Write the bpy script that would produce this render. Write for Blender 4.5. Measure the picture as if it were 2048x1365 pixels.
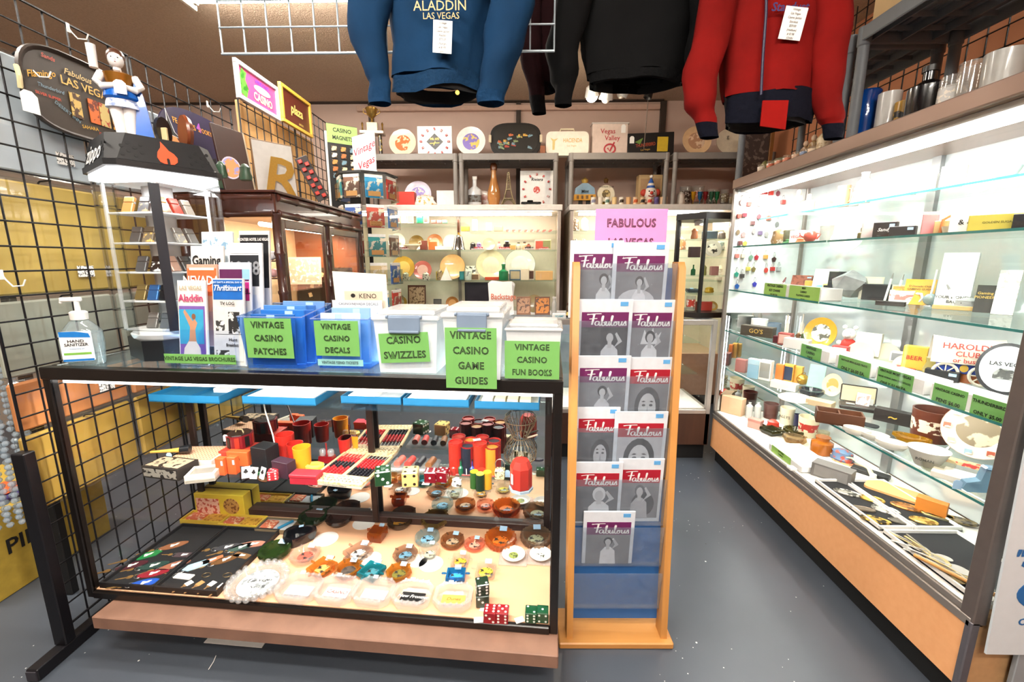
import bpy, bmesh, math, random
from mathutils import Vector, Matrix, Euler
for _o in list(bpy.data.objects): bpy.data.objects.remove(_o)
SC = bpy.context.scene
COL = SC.collection
PI = math.pi
R = math.radians
# ---------------------------------------------------------------- camera
FPX, CX, CY, EYE = 854.0, 1024.0, 682.5, 1.35
PITCH = math.atan(161.5/FPX); YAW = 0.0196
cam = bpy.data.objects.new('camera', bpy.data.cameras.new('camera')); COL.objects.link(cam)
cam.data.sensor_width = 36; cam.data.lens = FPX/2048*36; cam.data.clip_start = .02
cam.location = (0, 0, EYE); cam.rotation_euler = (PI/2-PITCH, 0, YAW)
SC.camera = cam
CM = Euler((PI/2-PITCH, 0, YAW)).to_matrix()
# ---------------------------------------------------------------- world, view
w = bpy.data.worlds.new('world'); SC.world = w; w.use_nodes = True
w.node_tree.nodes['Background'].inputs[0].default_value = (1, .86, .74, 1)
w.node_tree.nodes['Background'].inputs[1].default_value = .25
SC.view_settings.view_transform = 'Standard'; SC.view_settings.look = 'None'
SC.view_settings.gamma = 1; SC.view_settings.use_curve_mapping = False
SC.view_settings.exposure = EXPO = 0.0
cy = SC.cycles
cy.use_denoising = True; cy.max_bounces = 5; cy.diffuse_bounces = 3; cy.glossy_bounces = 3
cy.transparent_max_bounces = 24; cy.transmission_bounces = 2; cy.use_adaptive_sampling = True; cy.adaptive_threshold = .12; cy.light_sampling_threshold = .04; cy.caustics_reflective = False; cy.caustics_refractive = False
cy.sample_clamp_indirect = 6
# ceiling lamps of the shop: warm fluorescent light, one in view and the rest of the row behind the camera
LAMP_W = 1.0
def area(name, loc, sx, sy, power, col=(1, .93, .84), rot=(0, 0, 0), spread=PI):
    l = bpy.data.lights.new(name, 'AREA'); l.shape = 'RECTANGLE'; l.size = sx; l.size_y = sy
    l.energy = power*LAMP_W; l.color = col; l.spread = spread
    o = bpy.data.objects.new(name, l); COL.objects.link(o); o.location = loc; o.rotation_euler = rot
    return o
# ---------------------------------------------------------------- helpers
def ray(u, v):
    d = CM @ Vector(((u-CX)/FPX, -(v-CY)/FPX, -1.0)); return d
def at(u, v, z=None, x=None, y=None):
    d = ray(u, v)
    t = (z-EYE)/d.z if z is not None else (x/d.x if x is not None else y/d.y)
    return Vector((d.x*t, d.y*t, EYE+d.z*t))
def ppm(p):                                   # metres per pixel at a point
    f = CM @ Vector((0, 0, -1)); q = Vector(p)-Vector((0, 0, EYE)); return q.dot(f)/FPX
def lin(h):
    if not isinstance(h, str): return h
    h = h.lstrip('#'); c = [int(h[i:i+2], 16)/255 for i in (0, 2, 4)]
    return tuple(x/12.92 if x <= .04045 else ((x+.055)/1.055)**2.4 for x in c)
_m = {}
def mat(c, rough=.5, metal=0, nz=.08, sc=30, bump=0, emit=0, coat=0, alpha=1, kind='', c2=None, sub=0, spec=.5):
    key = (c, rough, metal, nz, sc, bump, emit, coat, alpha, kind, c2, sub, spec)
    if key in _m: return _m[key]
    kind2 = 'z' if kind == 'woodz' else 'x'; kind = 'wood' if kind.startswith('wood') else kind
    m = bpy.data.materials.new('paint_%03d' % len(_m)); m.use_nodes = True; _m[key] = m
    nt = m.node_tree; N = nt.nodes; L = nt.links; p = N['Principled BSDF']; col = lin(c)
    p.inputs['Roughness'].default_value = rough; p.inputs['Metallic'].default_value = metal
    p.inputs['Coat Weight'].default_value = coat; p.inputs['Alpha'].default_value = alpha
    p.inputs['Specular IOR Level'].default_value = spec
    if sub: p.inputs['Subsurface Weight'].default_value = sub
    tc = N.new('ShaderNodeTexCoord'); n = N.new('ShaderNodeTexNoise'); n.inputs['Scale'].default_value = sc
    n.inputs['Detail'].default_value = 4; L.new(tc.outputs['Object'], n.inputs['Vector'])
    mx = N.new('ShaderNodeMix'); mx.data_type = 'RGBA'
    d = lin(c2) if c2 else tuple(x*(1-2.5*nz) for x in col)
    mx.inputs[6].default_value = (*[min(1, x*(1+nz*.5)) for x in col], 1); mx.inputs[7].default_value = (*d, 1)
    if kind == 'wood':
        mp = N.new('ShaderNodeMapping'); mp.inputs['Scale'].default_value = (4, 4, .22) if kind2 == 'z' else (.22, 4, 4)
        n.inputs['Distortion'].default_value = .6; n.inputs['Detail'].default_value = 6
        L.new(tc.outputs['Object'], mp.inputs[0]); L.new(mp.outputs[0], n.inputs['Vector']); L.new(n.outputs['Fac'], mx.inputs[0])
    elif kind == 'spots':
        rp = N.new('ShaderNodeValToRGB'); rp.color_ramp.elements[0].position = .55; rp.color_ramp.elements[1].position = .6
        L.new(n.outputs['Fac'], rp.inputs[0]); L.new(rp.outputs[0], mx.inputs[0])
    elif kind == 'scribble':
        rp = N.new('ShaderNodeValToRGB'); rp.color_ramp.elements[0].position = .53; rp.color_ramp.elements[1].position = .57
        L.new(n.outputs['Fac'], rp.inputs[0]); L.new(rp.outputs[0], mx.inputs[0]); n.inputs['Detail'].default_value = 6
    else:
        L.new(n.outputs['Fac'], mx.inputs[0])
    L.new(mx.outputs[2], p.inputs['Base Color'])
    if bump:
        b = N.new('ShaderNodeBump'); b.inputs['Strength'].default_value = bump; b.inputs['Distance'].default_value = .01
        L.new(n.outputs['Fac'], b.inputs['Height']); L.new(b.outputs[0], p.inputs['Normal'])
    if emit:
        p.inputs['Emission Color'].default_value = (*col, 1); p.inputs['Emission Strength'].default_value = emit
        if emit < 30: m.cycles.emission_sampling = 'NONE'       # these lamps also carry an area light of their own
    return m
def glass(c='#ffffff', rough=.02, ior=1.45, k=1.0, edge=None, dens=1.0):
    """thin glass: tinted see-through with Fresnel reflections; dens < 1 lets some of the body colour show"""
    key = ('g', c, rough, ior, k, edge, dens)
    if key in _m: return _m[key]
    m = bpy.data.materials.new('glass_%03d' % len(_m)); m.use_nodes = True; _m[key] = m
    nt = m.node_tree; N = nt.nodes; L = nt.links; N.remove(N['Principled BSDF']); out = N['Material Output']
    t = N.new('ShaderNodeBsdfTransparent'); t.inputs[0].default_value = (*lin(c), 1)
    g = N.new('ShaderNodeBsdfGlossy'); g.inputs['Roughness'].default_value = rough
    fr = N.new('ShaderNodeLayerWeight'); fr.inputs[0].default_value = .5          # Schlick reflectance, the same from both sides
    pw = N.new('ShaderNodeMath'); pw.operation = 'POWER'; pw.inputs[1].default_value = 5; L.new(fr.outputs['Facing'], pw.inputs[0])
    ml = N.new('ShaderNodeMath'); ml.operation = 'MULTIPLY_ADD'; ml.inputs[1].default_value = .96*min(k, 1); ml.inputs[2].default_value = .04*k; L.new(pw.outputs[0], ml.inputs[0])
    mx = N.new('ShaderNodeMixShader'); L.new(ml.outputs[0], mx.inputs[0]); L.new(g.outputs[0], mx.inputs[2])
    if dens < 1:
        tc = N.new('ShaderNodeTexCoord'); n = N.new('ShaderNodeTexNoise'); n.inputs['Scale'].default_value = 40
        L.new(tc.outputs['Object'], n.inputs[0])
        df = N.new('ShaderNodeBsdfPrincipled'); df.inputs['Base Color'].default_value = (*lin(edge or c), 1); df.inputs['Roughness'].default_value = .15
        rp = N.new('ShaderNodeMath'); rp.operation = 'MULTIPLY_ADD'; rp.inputs[1].default_value = .1; rp.inputs[2].default_value = 1-dens-.05
        L.new(n.outputs['Fac'], rp.inputs[0]); m2 = N.new('ShaderNodeMixShader'); L.new(rp.outputs[0], m2.inputs[0])
        L.new(t.outputs[0], m2.inputs[1]); L.new(df.outputs[0], m2.inputs[2]); L.new(m2.outputs[0], mx.inputs[1])
    else:
        L.new(t.outputs[0], mx.inputs[1])
    L.new(mx.outputs[0], out.inputs[0]); return m
class B:
    def __init__(s): s.v = []; s.f = []
    def add(s, vs, fs):
        n = len(s.v); s.v += [tuple(q) for q in vs]; s.f += [tuple(i+n for i in f) for f in fs]; return s
    def box(s, x0, y0, z0, x1, y1, z1, b=0):
        X = (x0, x1); Y = (y0, y1); Z = (z0, z1)
        if b <= 0:
            return s.add([(X[i & 1], Y[i >> 1 & 1], Z[i >> 2]) for i in range(8)],
                         [(0, 2, 3, 1), (4, 5, 7, 6), (0, 1, 5, 4), (2, 6, 7, 3), (0, 4, 6, 2), (1, 3, 7, 5)])
        b = min(b, abs(x1-x0)*.49, abs(y1-y0)*.49, abs(z1-z0)*.49)
        vs = []; I = (b, -b)
        for i in range(8):
            a, c, d = i & 1, i >> 1 & 1, i >> 2
            vs += [(X[a], Y[c]+I[c], Z[d]+I[d]), (X[a]+I[a], Y[c], Z[d]+I[d]), (X[a]+I[a], Y[c]+I[c], Z[d])]
        fs = [tuple(3*i for i in q) for q in ((0, 4, 6, 2), (1, 3, 7, 5))]
        fs += [tuple(3*i+1 for i in q) for q in ((0, 1, 5, 4), (2, 6, 7, 3))]
        fs += [tuple(3*i+2 for i in q) for q in ((0, 2, 3, 1), (4, 5, 7, 6))]
        for i in range(8):
            fs.append((3*i, 3*i+1, 3*i+2))
            for ax, (p, q) in ((1, (1, 2)), (2, (0, 2)), (4, (0, 1))):
                if not i & ax:
                    j = i | ax; fs.append((3*i+p, 3*i+q, 3*j+q, 3*j+p))
        return s.add(vs, fs)
    def cb(s, cx, cy, z0, sx, sy, sz, b=0): return s.box(cx-sx/2, cy-sy/2, z0, cx+sx/2, cy+sy/2, z0+sz, b)
    def lathe(s, pr, n=20, c=(0, 0, 0), sx=1, sy=1, ph=0, wob=None):
        n0 = len(s.v); rows = []
        for (r, z) in pr:
            if abs(r) < 1e-6: s.v.append((c[0], c[1], c[2]+z)); rows.append([len(s.v)-1])
            else:
                row = []
                for k in range(n):
                    a = 2*PI*k/n+ph; q = r*(wob(a, z) if wob else 1)
                    s.v.append((c[0]+q*math.cos(a)*sx, c[1]+q*math.sin(a)*sy, c[2]+z)); row.append(len(s.v)-1)
                rows.append(row)
        for a, b in zip(rows, rows[1:]):
            if len(a) == 1 and len(b) == 1: continue
            for k in range(n):
                j = (k+1) % n
                if len(a) == 1: s.f.append((a[0], b[k], b[j]))
                elif len(b) == 1: s.f.append((a[k], a[j], b[0]))
                else: s.f.append((a[k], a[j], b[j], b[k]))
        if len(rows[0]) > 1 and len(rows) > 1 and pr[0] != pr[-1] and not getattr(s, 'open', 0): s.f.append(tuple(reversed(rows[0])))
        if len(rows[-1]) > 1 and pr[0] != pr[-1] and not getattr(s, 'open', 0): s.f.append(tuple(rows[-1]))
        return s
    def sph(s, c, r, n=12, k=7, sx=1, sy=1, sz=1):
        return s.lathe([(r*math.sin(PI*i/k), -r*sz*math.cos(PI*i/k)) for i in range(k+1)], n, c, sx, sy)
    def prism(s, out, t0, t1, plane='xy'):
        n = len(out); f = {'xy': lambda a, b, t: (a, b, t), 'xz': lambda a, b, t: (a, t, b), 'yz': lambda a, b, t: (t, a, b)}[plane]
        vs = [f(a, b, t0) for a, b in out]+[f(a, b, t1) for a, b in out]
        return s.add(vs, [tuple(range(n))[::-1], tuple(range(n, 2*n))]+[(i, (i+1) % n, n+(i+1) % n, n+i) for i in range(n)])
    def tube(s, pts, r, n=6, closed=False, sq=1):
        pts = [Vector(p) for p in pts]; m = len(pts); rings = []; up = None
        for i, p in enumerate(pts):
            if closed: t = pts[(i+1) % m]-pts[i-1]
            else: t = pts[min(i+1, m-1)]-pts[max(i-1, 0)]
            t.normalize()
            if up is None: up = Vector((0, 0, 1)) if abs(t.z) < .9 else Vector((0, 1, 0))
            a = t.cross(up); a.normalize(); b = a.cross(t); up = b
            rr = r[i] if isinstance(r, (list, tuple)) else r
            rings.append(len(s.v))
            for k in range(n):
                q = 2*PI*(k+.5)/n; s.v.append(tuple(p+a*rr*math.cos(q)+b*rr*sq*math.sin(q)))
        for i in range(m if closed else m-1):
            A, C = rings[i], rings[(i+1) % m]
            for k in range(n): s.f.append((A+k, A+(k+1) % n, C+(k+1) % n, C+k))
        if not closed: s.f += [tuple(range(rings[0], rings[0]+n))[::-1], tuple(range(rings[-1], rings[-1]+n))]
        return s
    def ribbon(s, pts, wd, y=0):                 # flat stroke in the XZ plane
        m = len(pts); n0 = len(s.v)
        for i in range(m):
            a = Vector(pts[max(i-1, 0)]); c = Vector(pts[min(i+1, m-1)]); t = c-a
            if t.length < 1e-9: t = Vector((1, 0))
            t.normalize(); p = pts[i]
            s.v += [(p[0]-t.y*wd/2, y, p[1]+t.x*wd/2), (p[0]+t.y*wd/2, y, p[1]-t.x*wd/2)]
        for i in range(m-1): s.f.append((n0+2*i, n0+2*i+1, n0+2*i+3, n0+2*i+2))
        return s
    def xf(s, M, k=0):
        s.v[k:] = [tuple(M @ Vector(q)) for q in s.v[k:]]; return s
    def mesh(s, smooth=35):
        me = bpy.data.meshes.new('mesh'); me.from_pydata(s.v, [], s.f)
        bm = bmesh.new(); bm.from_mesh(me); bmesh.ops.recalc_face_normals(bm, faces=bm.faces); bm.to_mesh(me); bm.free()
        if smooth:
            me.shade_smooth()
            me.set_sharp_from_angle(angle=R(smooth))
        me.materials.append(None); return me
def ell(rx, ry, n=24, cx=0, cy=0, a0=0, a1=2*PI):
    full = abs(a1-a0-2*PI) < 1e-6
    return [(cx+rx*math.cos(a0+(a1-a0)*i/(n if full else n-1)), cy+ry*math.sin(a0+(a1-a0)*i/(n if full else n-1))) for i in range(n)]
def rrect(w, h, r, n=4, cx=0, cy=0):
    o = []
    for sx, sy, a in ((1, 1, 0), (-1, 1, PI/2), (-1, -1, PI), (1, -1, 1.5*PI)):
        for i in range(n+1): o.append((cx+sx*(w/2-r)+r*math.cos(a+PI/2*i/n), cy+sy*(h/2-r)+r*math.sin(a+PI/2*i/n)))
    return o
def crom(pts, k=4):
    o = []; P = [pts[0]]+list(pts)+[pts[-1]]
    for i in range(1, len(P)-2):
        p0, p1, p2, p3 = [Vector(q) for q in P[i-1:i+3]]
        for j in range(k):
            t = j/k; o.append(tuple(.5*(2*p1+(p2-p0)*t+(2*p0-5*p1+4*p2-p3)*t*t+(3*p1-p0-3*p2+p3)*t**3)))
    o.append(tuple(pts[-1])); return o
def obj(name, b, m, par=None, loc=(0, 0, 0), rot=(0, 0, 0), smooth=35, scale=None):
    me = b.mesh(smooth) if isinstance(b, B) else b
    o = bpy.data.objects.new(name, me); COL.objects.link(o)
    o.location = loc; o.rotation_euler = rot if isinstance(rot, (tuple, list, Euler)) else (0, 0, rot)
    if scale: o.scale = scale if isinstance(scale, (tuple, list)) else (scale,)*3
    if me.materials:
        o.material_slots[0].link = 'OBJECT'; o.material_slots[0].material = m
    if par: o.parent = par
    return o
def tag(o, label, cat, group=None, kind=None):
    if label: o['label'] = label; o['category'] = cat
    if group: o['group'] = group
    if kind: o['kind'] = kind
    return o
def thing(name, label, cat, loc=(0, 0, 0), rz=0, group=None, rot=None):
    o = bpy.data.objects.new(name, None); COL.objects.link(o); o.empty_display_size = .02
    o.location = loc; o.rotation_euler = rot or (0, 0, rz); return tag(o, label, cat, group)
def struct(name, b, m, **k):
    o = obj(name, b, m, **k); o['kind'] = 'structure'; return o
_tx = {}
def txt(s, size, m, par=None, loc=(0, 0, 0), rot=(PI/2, 0, 0), name='lettering', bold=0, shear=0, align='CENTER', sx=1, ls=1.0, sp=1.0, res=2):
    key = (s, bold, shear, align, ls, sp, res)
    if key not in _tx:
        c = bpy.data.curves.new('t', 'FONT'); c.body = s; c.size = 1; c.align_x = align; c.align_y = 'CENTER'
        c.offset = bold; c.shear = shear; c.resolution_u = res; c.space_line = ls; c.space_character = sp; c.fill_mode = 'FRONT'
        t = bpy.data.objects.new('t', c); me = bpy.data.meshes.new_from_object(t)
        bpy.data.objects.remove(t); bpy.data.curves.remove(c); me.materials.clear(); me.materials.append(None); _tx[key] = me
    return obj(name, _tx[key], m, par, loc, rot, scale=(size*sx, size, size))
def kids(o): return [c for c in bpy.data.objects if c.parent == o]
def dup(o, loc=None, rz=None, par=None, label=None, group=None, mats=None):
    c = o.copy(); COL.objects.link(c); c.parent = par
    if loc is not None: c.location = loc
    if rz is not None: c.rotation_euler = (0, 0, rz)
    if label: c['label'] = label
    if group: c['group'] = group
    if mats and o.type == 'MESH' and o.name.split('.')[0] in mats:
        c.material_slots[0].link = 'OBJECT'; c.material_slots[0].material = mats[o.name.split('.')[0]]
    for k in o.children: dup(k, par=c, mats=mats)
    return c
def bx(sx, sy, sz, b=.0015): return B().cb(0, 0, 0, sx, sy, sz, b)
rnd = random.Random(7)
WHITE = mat('#f2efe9', .6); BLACK = mat('#0d0c0c', .5); PAPER = mat('#f4f1ec', .7, nz=.03); INK = mat('#161312', .6, nz=0)
TAGW = mat('#f6f4f0', .7, nz=.02); TAGB = mat('#a9cbe8', .7, nz=.03); STEEL = mat('#b9b7b4', .3, metal=.9); GOLD = mat('#c79a3c', .3, metal=.8)
PANE = glass('#ffffff', k=.5); SHELFG = glass('#f6fcfa', k=.45); CLEAR = glass('#fbfcfc', k=1.8, edge='#f4f6f6', dens=.84)
def tagcard(par, loc, w=.02, h=.03, m=None, rot=(PI/2, 0, 0), hang=True):
    o = [(-w/2, -h), (w/2, -h), (w/2, -h*.2), (w*.22, 0), (-w*.22, 0), (-w/2, -h*.2)]
    return obj('price_tag', B().prism(o, -.0004, .0004), m or TAGW, par, loc, rot)
def sticker(par, loc, w=.016, h=.012, rot=(0, 0, 0), m=None):
    return obj('price_sticker', B().box(-w/2, -h/2, 0, w/2, h/2, .0006), m or TAGB, par, loc, rot)
# ================================================================ the setting
CEIL = 2.86
def plane_box(x0, y0, z0, x1, y1, z1): return B().box(x0, y0, z0, x1, y1, z1)
def floor_mat():
    m = mat('#4c525a', .32, nz=.25, sc=1.6, c2='#363b43', spec=.45); nt = m.node_tree; N = nt.nodes; L = nt.links
    p = N['Principled BSDF']; src = p.inputs['Base Color'].links[0].from_socket
    tc = N.new('ShaderNodeTexCoord'); prev = src
    for sc_, thr, colr in ((17, .06, (.75, .74, .7, 1)), (12, .05, (.03, .03, .03, 1)), (34, .07, (.6, .6, .58, 1))):
        v = N.new('ShaderNodeTexVoronoi'); v.inputs['Scale'].default_value = sc_; L.new(tc.outputs['Object'], v.inputs['Vector'])
        n2 = N.new('ShaderNodeTexNoise'); n2.inputs['Scale'].default_value = sc_/9; L.new(tc.outputs['Object'], n2.inputs['Vector'])
        a = N.new('ShaderNodeMath'); a.operation = 'LESS_THAN'; a.inputs[1].default_value = thr; L.new(v.outputs['Distance'], a.inputs[0])
        b = N.new('ShaderNodeMath'); b.operation = 'GREATER_THAN'; b.inputs[1].default_value = .55; L.new(n2.outputs['Fac'], b.inputs[0])
        c = N.new('ShaderNodeMath'); c.operation = 'MULTIPLY'; L.new(a.outputs[0], c.inputs[0]); L.new(b.outputs[0], c.inputs[1])
        x = N.new('ShaderNodeMix'); x.data_type = 'RGBA'; x.inputs[7].default_value = colr
        L.new(c.outputs[0], x.inputs[0]); L.new(prev, x.inputs[6]); prev = x.outputs[2]
    L.new(prev, p.inputs['Base Color']); return m
struct('floor', plane_box(-4.4, -3.2, -.06, 2.3, 4.62, 0), floor_mat())
CEILM = mat('#c9b29c', .85, nz=.18, sc=90, bump=.9, c2='#ae9680')
struct('ceiling', plane_box(-4.4, -3.2, CEIL, 2.3, 4.62, CEIL+.08), CEILM)
WALLM = mat('#d6b9a9', .75, nz=.05, sc=6)
struct('wall_back', plane_box(-4.4, 4.5, 0, 2.3, 4.62, CEIL), WALLM)
struct('wall_right', plane_box(2.18, -3.2, 0, 2.3, 4.5, CEIL), mat('#cf8a63', .75, nz=.05, sc=6))
struct('wall_left', plane_box(-4.4, -3.2, 0, -4.28, 4.5, CEIL), mat('#a99a8c', .8))
struct('wall_front', plane_box(-4.28, -3.2, 0, 2.18, -3.08, CEIL), mat('#a99a8c', .8))
DKTRIM = mat('#3a2c22', .6)
yb = 4.5
p1 = at(600, 205, y=yb); zt = p1.z
struct('trim_1', B().box(-4.28, yb-.05, zt-.02, at(1325, 210, y=yb).x, yb, zt+.11, .004), DKTRIM)      # dark beam under the ceiling
struct('trim_2', B().box(-1.6, yb-.045, at(900, 224, y=yb).z, at(1318, 224, y=yb).x, yb, at(900, 213, y=yb).z, .006), mat('#dcb9a6', .6))
for k, (u, wpx) in enumerate(((744, 9), (1037, 9), (1324, 11))):
    a = at(u, 240, y=yb); hw = wpx/2*ppm(a)
    struct('trim_%d' % (k+3), B().box(a.x-hw, yb-.04, .2, a.x+hw, yb, zt-.02, .003), DKTRIM)
# one fluorescent fixture in view, the same row of fixtures behind the camera
def fixture(x, y, ln, label, power, along='x'):
    t = thing('ceiling_light', label, 'ceiling light', (x, y, CEIL-.001), 0 if along == 'x' else PI/2, 'fluorescent ceiling fixtures')
    b = B(); b.prism([(-.13, 0), (.13, 0), (.11, -.03), (-.11, -.03)], -ln/2, ln/2, 'yz'); obj('housing', b, mat('#efe9de', .5), t)
    for s in (-1, 1):
        obj('end_cap', B().box(s*ln/2-.012, -.13, -.075, s*ln/2+.012, .13, 0, .004), mat('#e9e1d2', .5), t)
        obj('lamp_tube', B().tube([(-ln/2+.03, s*.06, -.052), (ln/2-.03, s*.06, -.052)], .016, 10), mat((1, .95, .86), .5, emit=78), t)
        for e in (-1, 1): obj('lamp_socket', B().box(e*(ln/2-.05)-.012, s*.06-.014, -.075, e*(ln/2-.05)+.012, s*.06+.014, -.03, .003), mat('#f0ead8', .5), t)
    l = area('lamp_light', (0, 0, -.09), ln, .2, power); l.parent = t
    return t
fl = at(570, -12, z=CEIL-.06)
fixture(fl.x+.02, fl.y, 1.24, 'bare tube fluorescent fixture on the brown ceiling above the white wire grid', 30)
for k, (x, y, lb) in enumerate(((-.8, .25, 'fluorescent fixture overhead left of the camera'), (.75, -.7, 'fluorescent fixture overhead right of the camera'),
                 (-2.6, 1.3, 'fluorescent fixture beyond the black gridwall'), (-.1, -1.6, 'fluorescent fixture at the back of the shop behind the camera'))):
    fixture(x, y, 1.24, lb, 52)
# ================================================================ front display counter
CA = math.atan2(1.169-1.2916, 1.655); CFL = Vector((-1.533, 1.2916, 0)); CL, CD, CT = 1.66, .53, 1.015
def CW(x, y, z):                               # counter-local to world
    return Vector((CFL.x+x*math.cos(CA)-y*math.sin(CA), CFL.y+x*math.sin(CA)+y*math.cos(CA), z))
DARK = mat('#171210', .28, nz=.2); BRNW = mat('#8f6b58', .6, nz=.12, sc=12, c2='#6d4f40'); PEACH = mat('#eab48c', .5, nz=.04, sc=8)
MIRROR = mat('#d3d8d8', .02, metal=1, nz=0)
K = thing('display_counter', 'waist-high glass display counter with black frame on brown wooden base', 'display counter', CFL, CA)
obj('plinth', B().box(.2, .1, 0, CL-.1, CD-.04, .125), mat('#1b1a1c', .7), K)
obj('base', B().box(.1, -.075, .125, CL+.002, CD, .172, .003), BRNW, K)
for x in (0, CL-.026):
    for y in (0, CD-.026): obj('frame_post', B().box(x, y, .172, x+.026, y+.026, 1.0, .003), DARK, K)
for (z0, z1) in ((.172, .199), (.975, CT)):
    for y in (0, CD-.026): obj('frame_rail', B().box(0 if z0 > .5 else .026, y-.004, z0, CL if z0 > .5 else CL-.026, y+(.03 if y or z0 > .5 else .012), z1, .003), DARK, K)
    for x in (0, CL-.026): obj('frame_rail', B().box(x, .03, z0, x+.026, CD-.03, z1, .003), DARK, K)
obj('deck', B().box(.026, .012, .185, CL-.026, CD-.03, .2), PEACH, K)
obj('front_glass', B().box(.026, .003, .199, CL-.026, .009, .975), PANE, K)
for x in (.008, CL-.014): obj('side_glass', B().box(x, .026, .203, x+.006, CD-.026, .975), PANE, K)
obj('top_glass', B().box(.026, .026, CT-.006, CL-.026, CD-.026, CT), glass('#f0fafa', k=.6, rough=.06, edge='#eefafc', dens=.93), K)
for k in (0, 1):
    obj('mirror_door', B().box(.03+k*.8, CD-.02-.008*k, .232, .03+k*.8+.798, CD-.014-.008*k, .97), MIRROR, K)
obj('door_track', B().box(.026, CD-.05, .2, CL-.026, CD-.008, .232, .002), mat('#3a221b', .45), K)
for x in (.028, .85, CL-.055):
    b = B().box(x, CD-.06, .207, x+.027, CD-.045, .975, .002); obj('shelf_standard', b, mat('#2b1b16', .4, metal=.3), K)
LSH, USH = .52, .80
lx0 = (at(300, 957, z=LSH)-CFL).dot(Vector((math.cos(CA), math.sin(CA), 0)))
for nm, z, x0, y0 in (('lower', LSH, lx0, .25), ('upper', USH, lx0-.02, .30)):
    obj('glass_shelf', B().box(x0, y0, z-.007, CL-.03, CD-.062, z), SHELFG, K)
    for x in (.864, CL-.042): obj('shelf_bracket', B().prism([(y0+.03, z-.008), (CD-.06, z-.008), (CD-.06, z-.05), (y0+.03, z-.018)], x-.004, x+.004, 'yz'), mat('#2b1b16', .4, metal=.3), K)
led = obj('led_strip', B().box(.03, .034, .955, CL-.03, .05, .963), mat((1, .97, .92), .5, emit=6), K)
_l = area('counter_led', (CL/2, .06, .95), CL-.1, .03, 17, (1, .94, .86), (R(24), 0, 0)); _l.parent = K
_l = area('counter_led_up', (CL/2, .12, .96), CL-.2, .03, 5, (.86, .96, 1), (PI-R(20), 0, 0)); _l.parent = K
# white sheet of card and a loose cord on the floor under the counter
p = at(470, 1286, z=.004); tag(obj('floor_card', B().box(-.11, -.012, 0, .11, .03, .002), PAPER, None, p, CA), 'white card lying on the floor under the display counter base', 'card')
a = at(432, 1312, z=.003); c = at(417, 1340, z=.003)
tag(obj('loose_cord', B().tube([a, (a+c)/2+Vector((.004, 0, .002)), c], .0012, 5), WHITE), 'short white cord on grey floor beside the counter base', 'cord')
# ================================================================ wall showcase on the right
GX = -1.58
SX0, SX1, SY0, SY1, ST = 1.3, 1.76, 1.08, 2.76, 1.83
ALU = mat('#9a918a', .3, metal=.55, nz=.06, sc=5); TRIMB = mat('#a58a7c', .35, metal=.35, nz=.08, sc=5); ORNG = mat('#f0b27c', .5, nz=.04, sc=40, c2='#e5a06a')
W = thing('wall_showcase', 'tall lit glass wall showcase with orange base panel along right side', 'display case', (SX0, SY0, 0), 0)
D_, LN = SX1-SX0, SY1-SY0
obj('kick_plinth', B().box(.04, .0, 0, D_, LN, .105), mat('#070707', .7), W)
obj('base_panel', B().box(0, .012, .105, .018, LN, .31, .001), ORNG, W)
obj('base_body', B().box(.018, .012, .105, D_, LN, .345), mat('#c79a6c', .6), W)
obj('end_panel', B().box(.02, 0, .0, D_, .012, .345), mat('#b38a5e', .6, nz=.1, sc=50), W)
obj('base_corner_trim', B().box(-.006, -.006, .1, .02, .014, .33, .003), mat('#6f6b70', .4, metal=.5), W)
obj('bottom_rail', B().box(-.006, 0, .31, .035, LN, .34, .003).box(.0, .0, .34, .012, LN, .362, .002), ALU, W)
obj('display_deck', B().box(.012, .03, .345, D_-.02, LN-.02, .36), mat('#efe9df', .5), W)
obj('front_post', B().box(-.004, -.006, .32, .036, .034, 1.78, .003), mat('#6a605c', .35, metal=.4), W)
obj('front_post', B().box(-.004, LN-.02, .36, .018, LN, 1.78, .003), ALU, W)
obj('rear_post', B().box(D_-.03, -.004, .345, D_, .026, 1.78, .003), ALU, W)
obj('rear_post', B().box(D_-.03, LN-.026, .345, D_, LN, 1.78, .003), ALU, W)
obj('top_board', B().box(-.008, -.008, 1.775, D_, LN+.004, ST, .004), TRIMB, W)
obj('back_panel', B().box(D_-.012, .03, .36, D_, LN-.026, 1.775), mat('#dfe6e6', .12, metal=.55, nz=.03), W)
obj('end_board', B().box(.02, LN-.012, 1.02, D_-.03, LN-.002, 1.775), mat('#f4f4f2', .5), W)
obj('end_mirror', B().box(.02, LN-.012, .36, D_-.03, LN-.004, 1.02), MIRROR, W)
obj('end_glass', B().box(.036, .008, .36, D_-.03, .014, 1.775), PANE, W)
for k, (y0, y1) in enumerate(((.034, .86), (.83, LN-.02))):
    obj('sliding_glass', B().box(.006+k*.012, y0, .362, .012+k*.012, y1, 1.775), PANE, W)
obj('glass_guide', B().box(-.006, .835, .36, .026, .87, .372, .002), WHITE, W)
EDGE = mat('#3f8580', .15, nz=.1)
SHZ = (.654, .91, 1.17, 1.435, 1.60)
SHX = (.05, .02, .02, .02, .16)
for z, x in zip(SHZ, SHX):
    obj('glass_shelf', B().box(x, .036, z-.008, D_-.02, .83, z), SHELFG, W)
    obj('glass_shelf', B().box(x, .838, z-.008, D_-.02, LN-.02, z), SHELFG, W)
    for y0_, y1_ in ((.036, .83), (.838, LN-.02)): obj('polished_edge', B().box(x-.001, y0_, z-.008, x, y1_, z), EDGE, W)
obj('shelf_standard', B().box(D_-.03, .82, .36, D_-.012, .86, 1.775), mat('#8e8f8e', .35, metal=.6), W)
obj('lamp_reflector', B().box(.03, .04, 1.755, .12, LN-.03, 1.774), mat('#e9e6de', .4), W)
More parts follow.
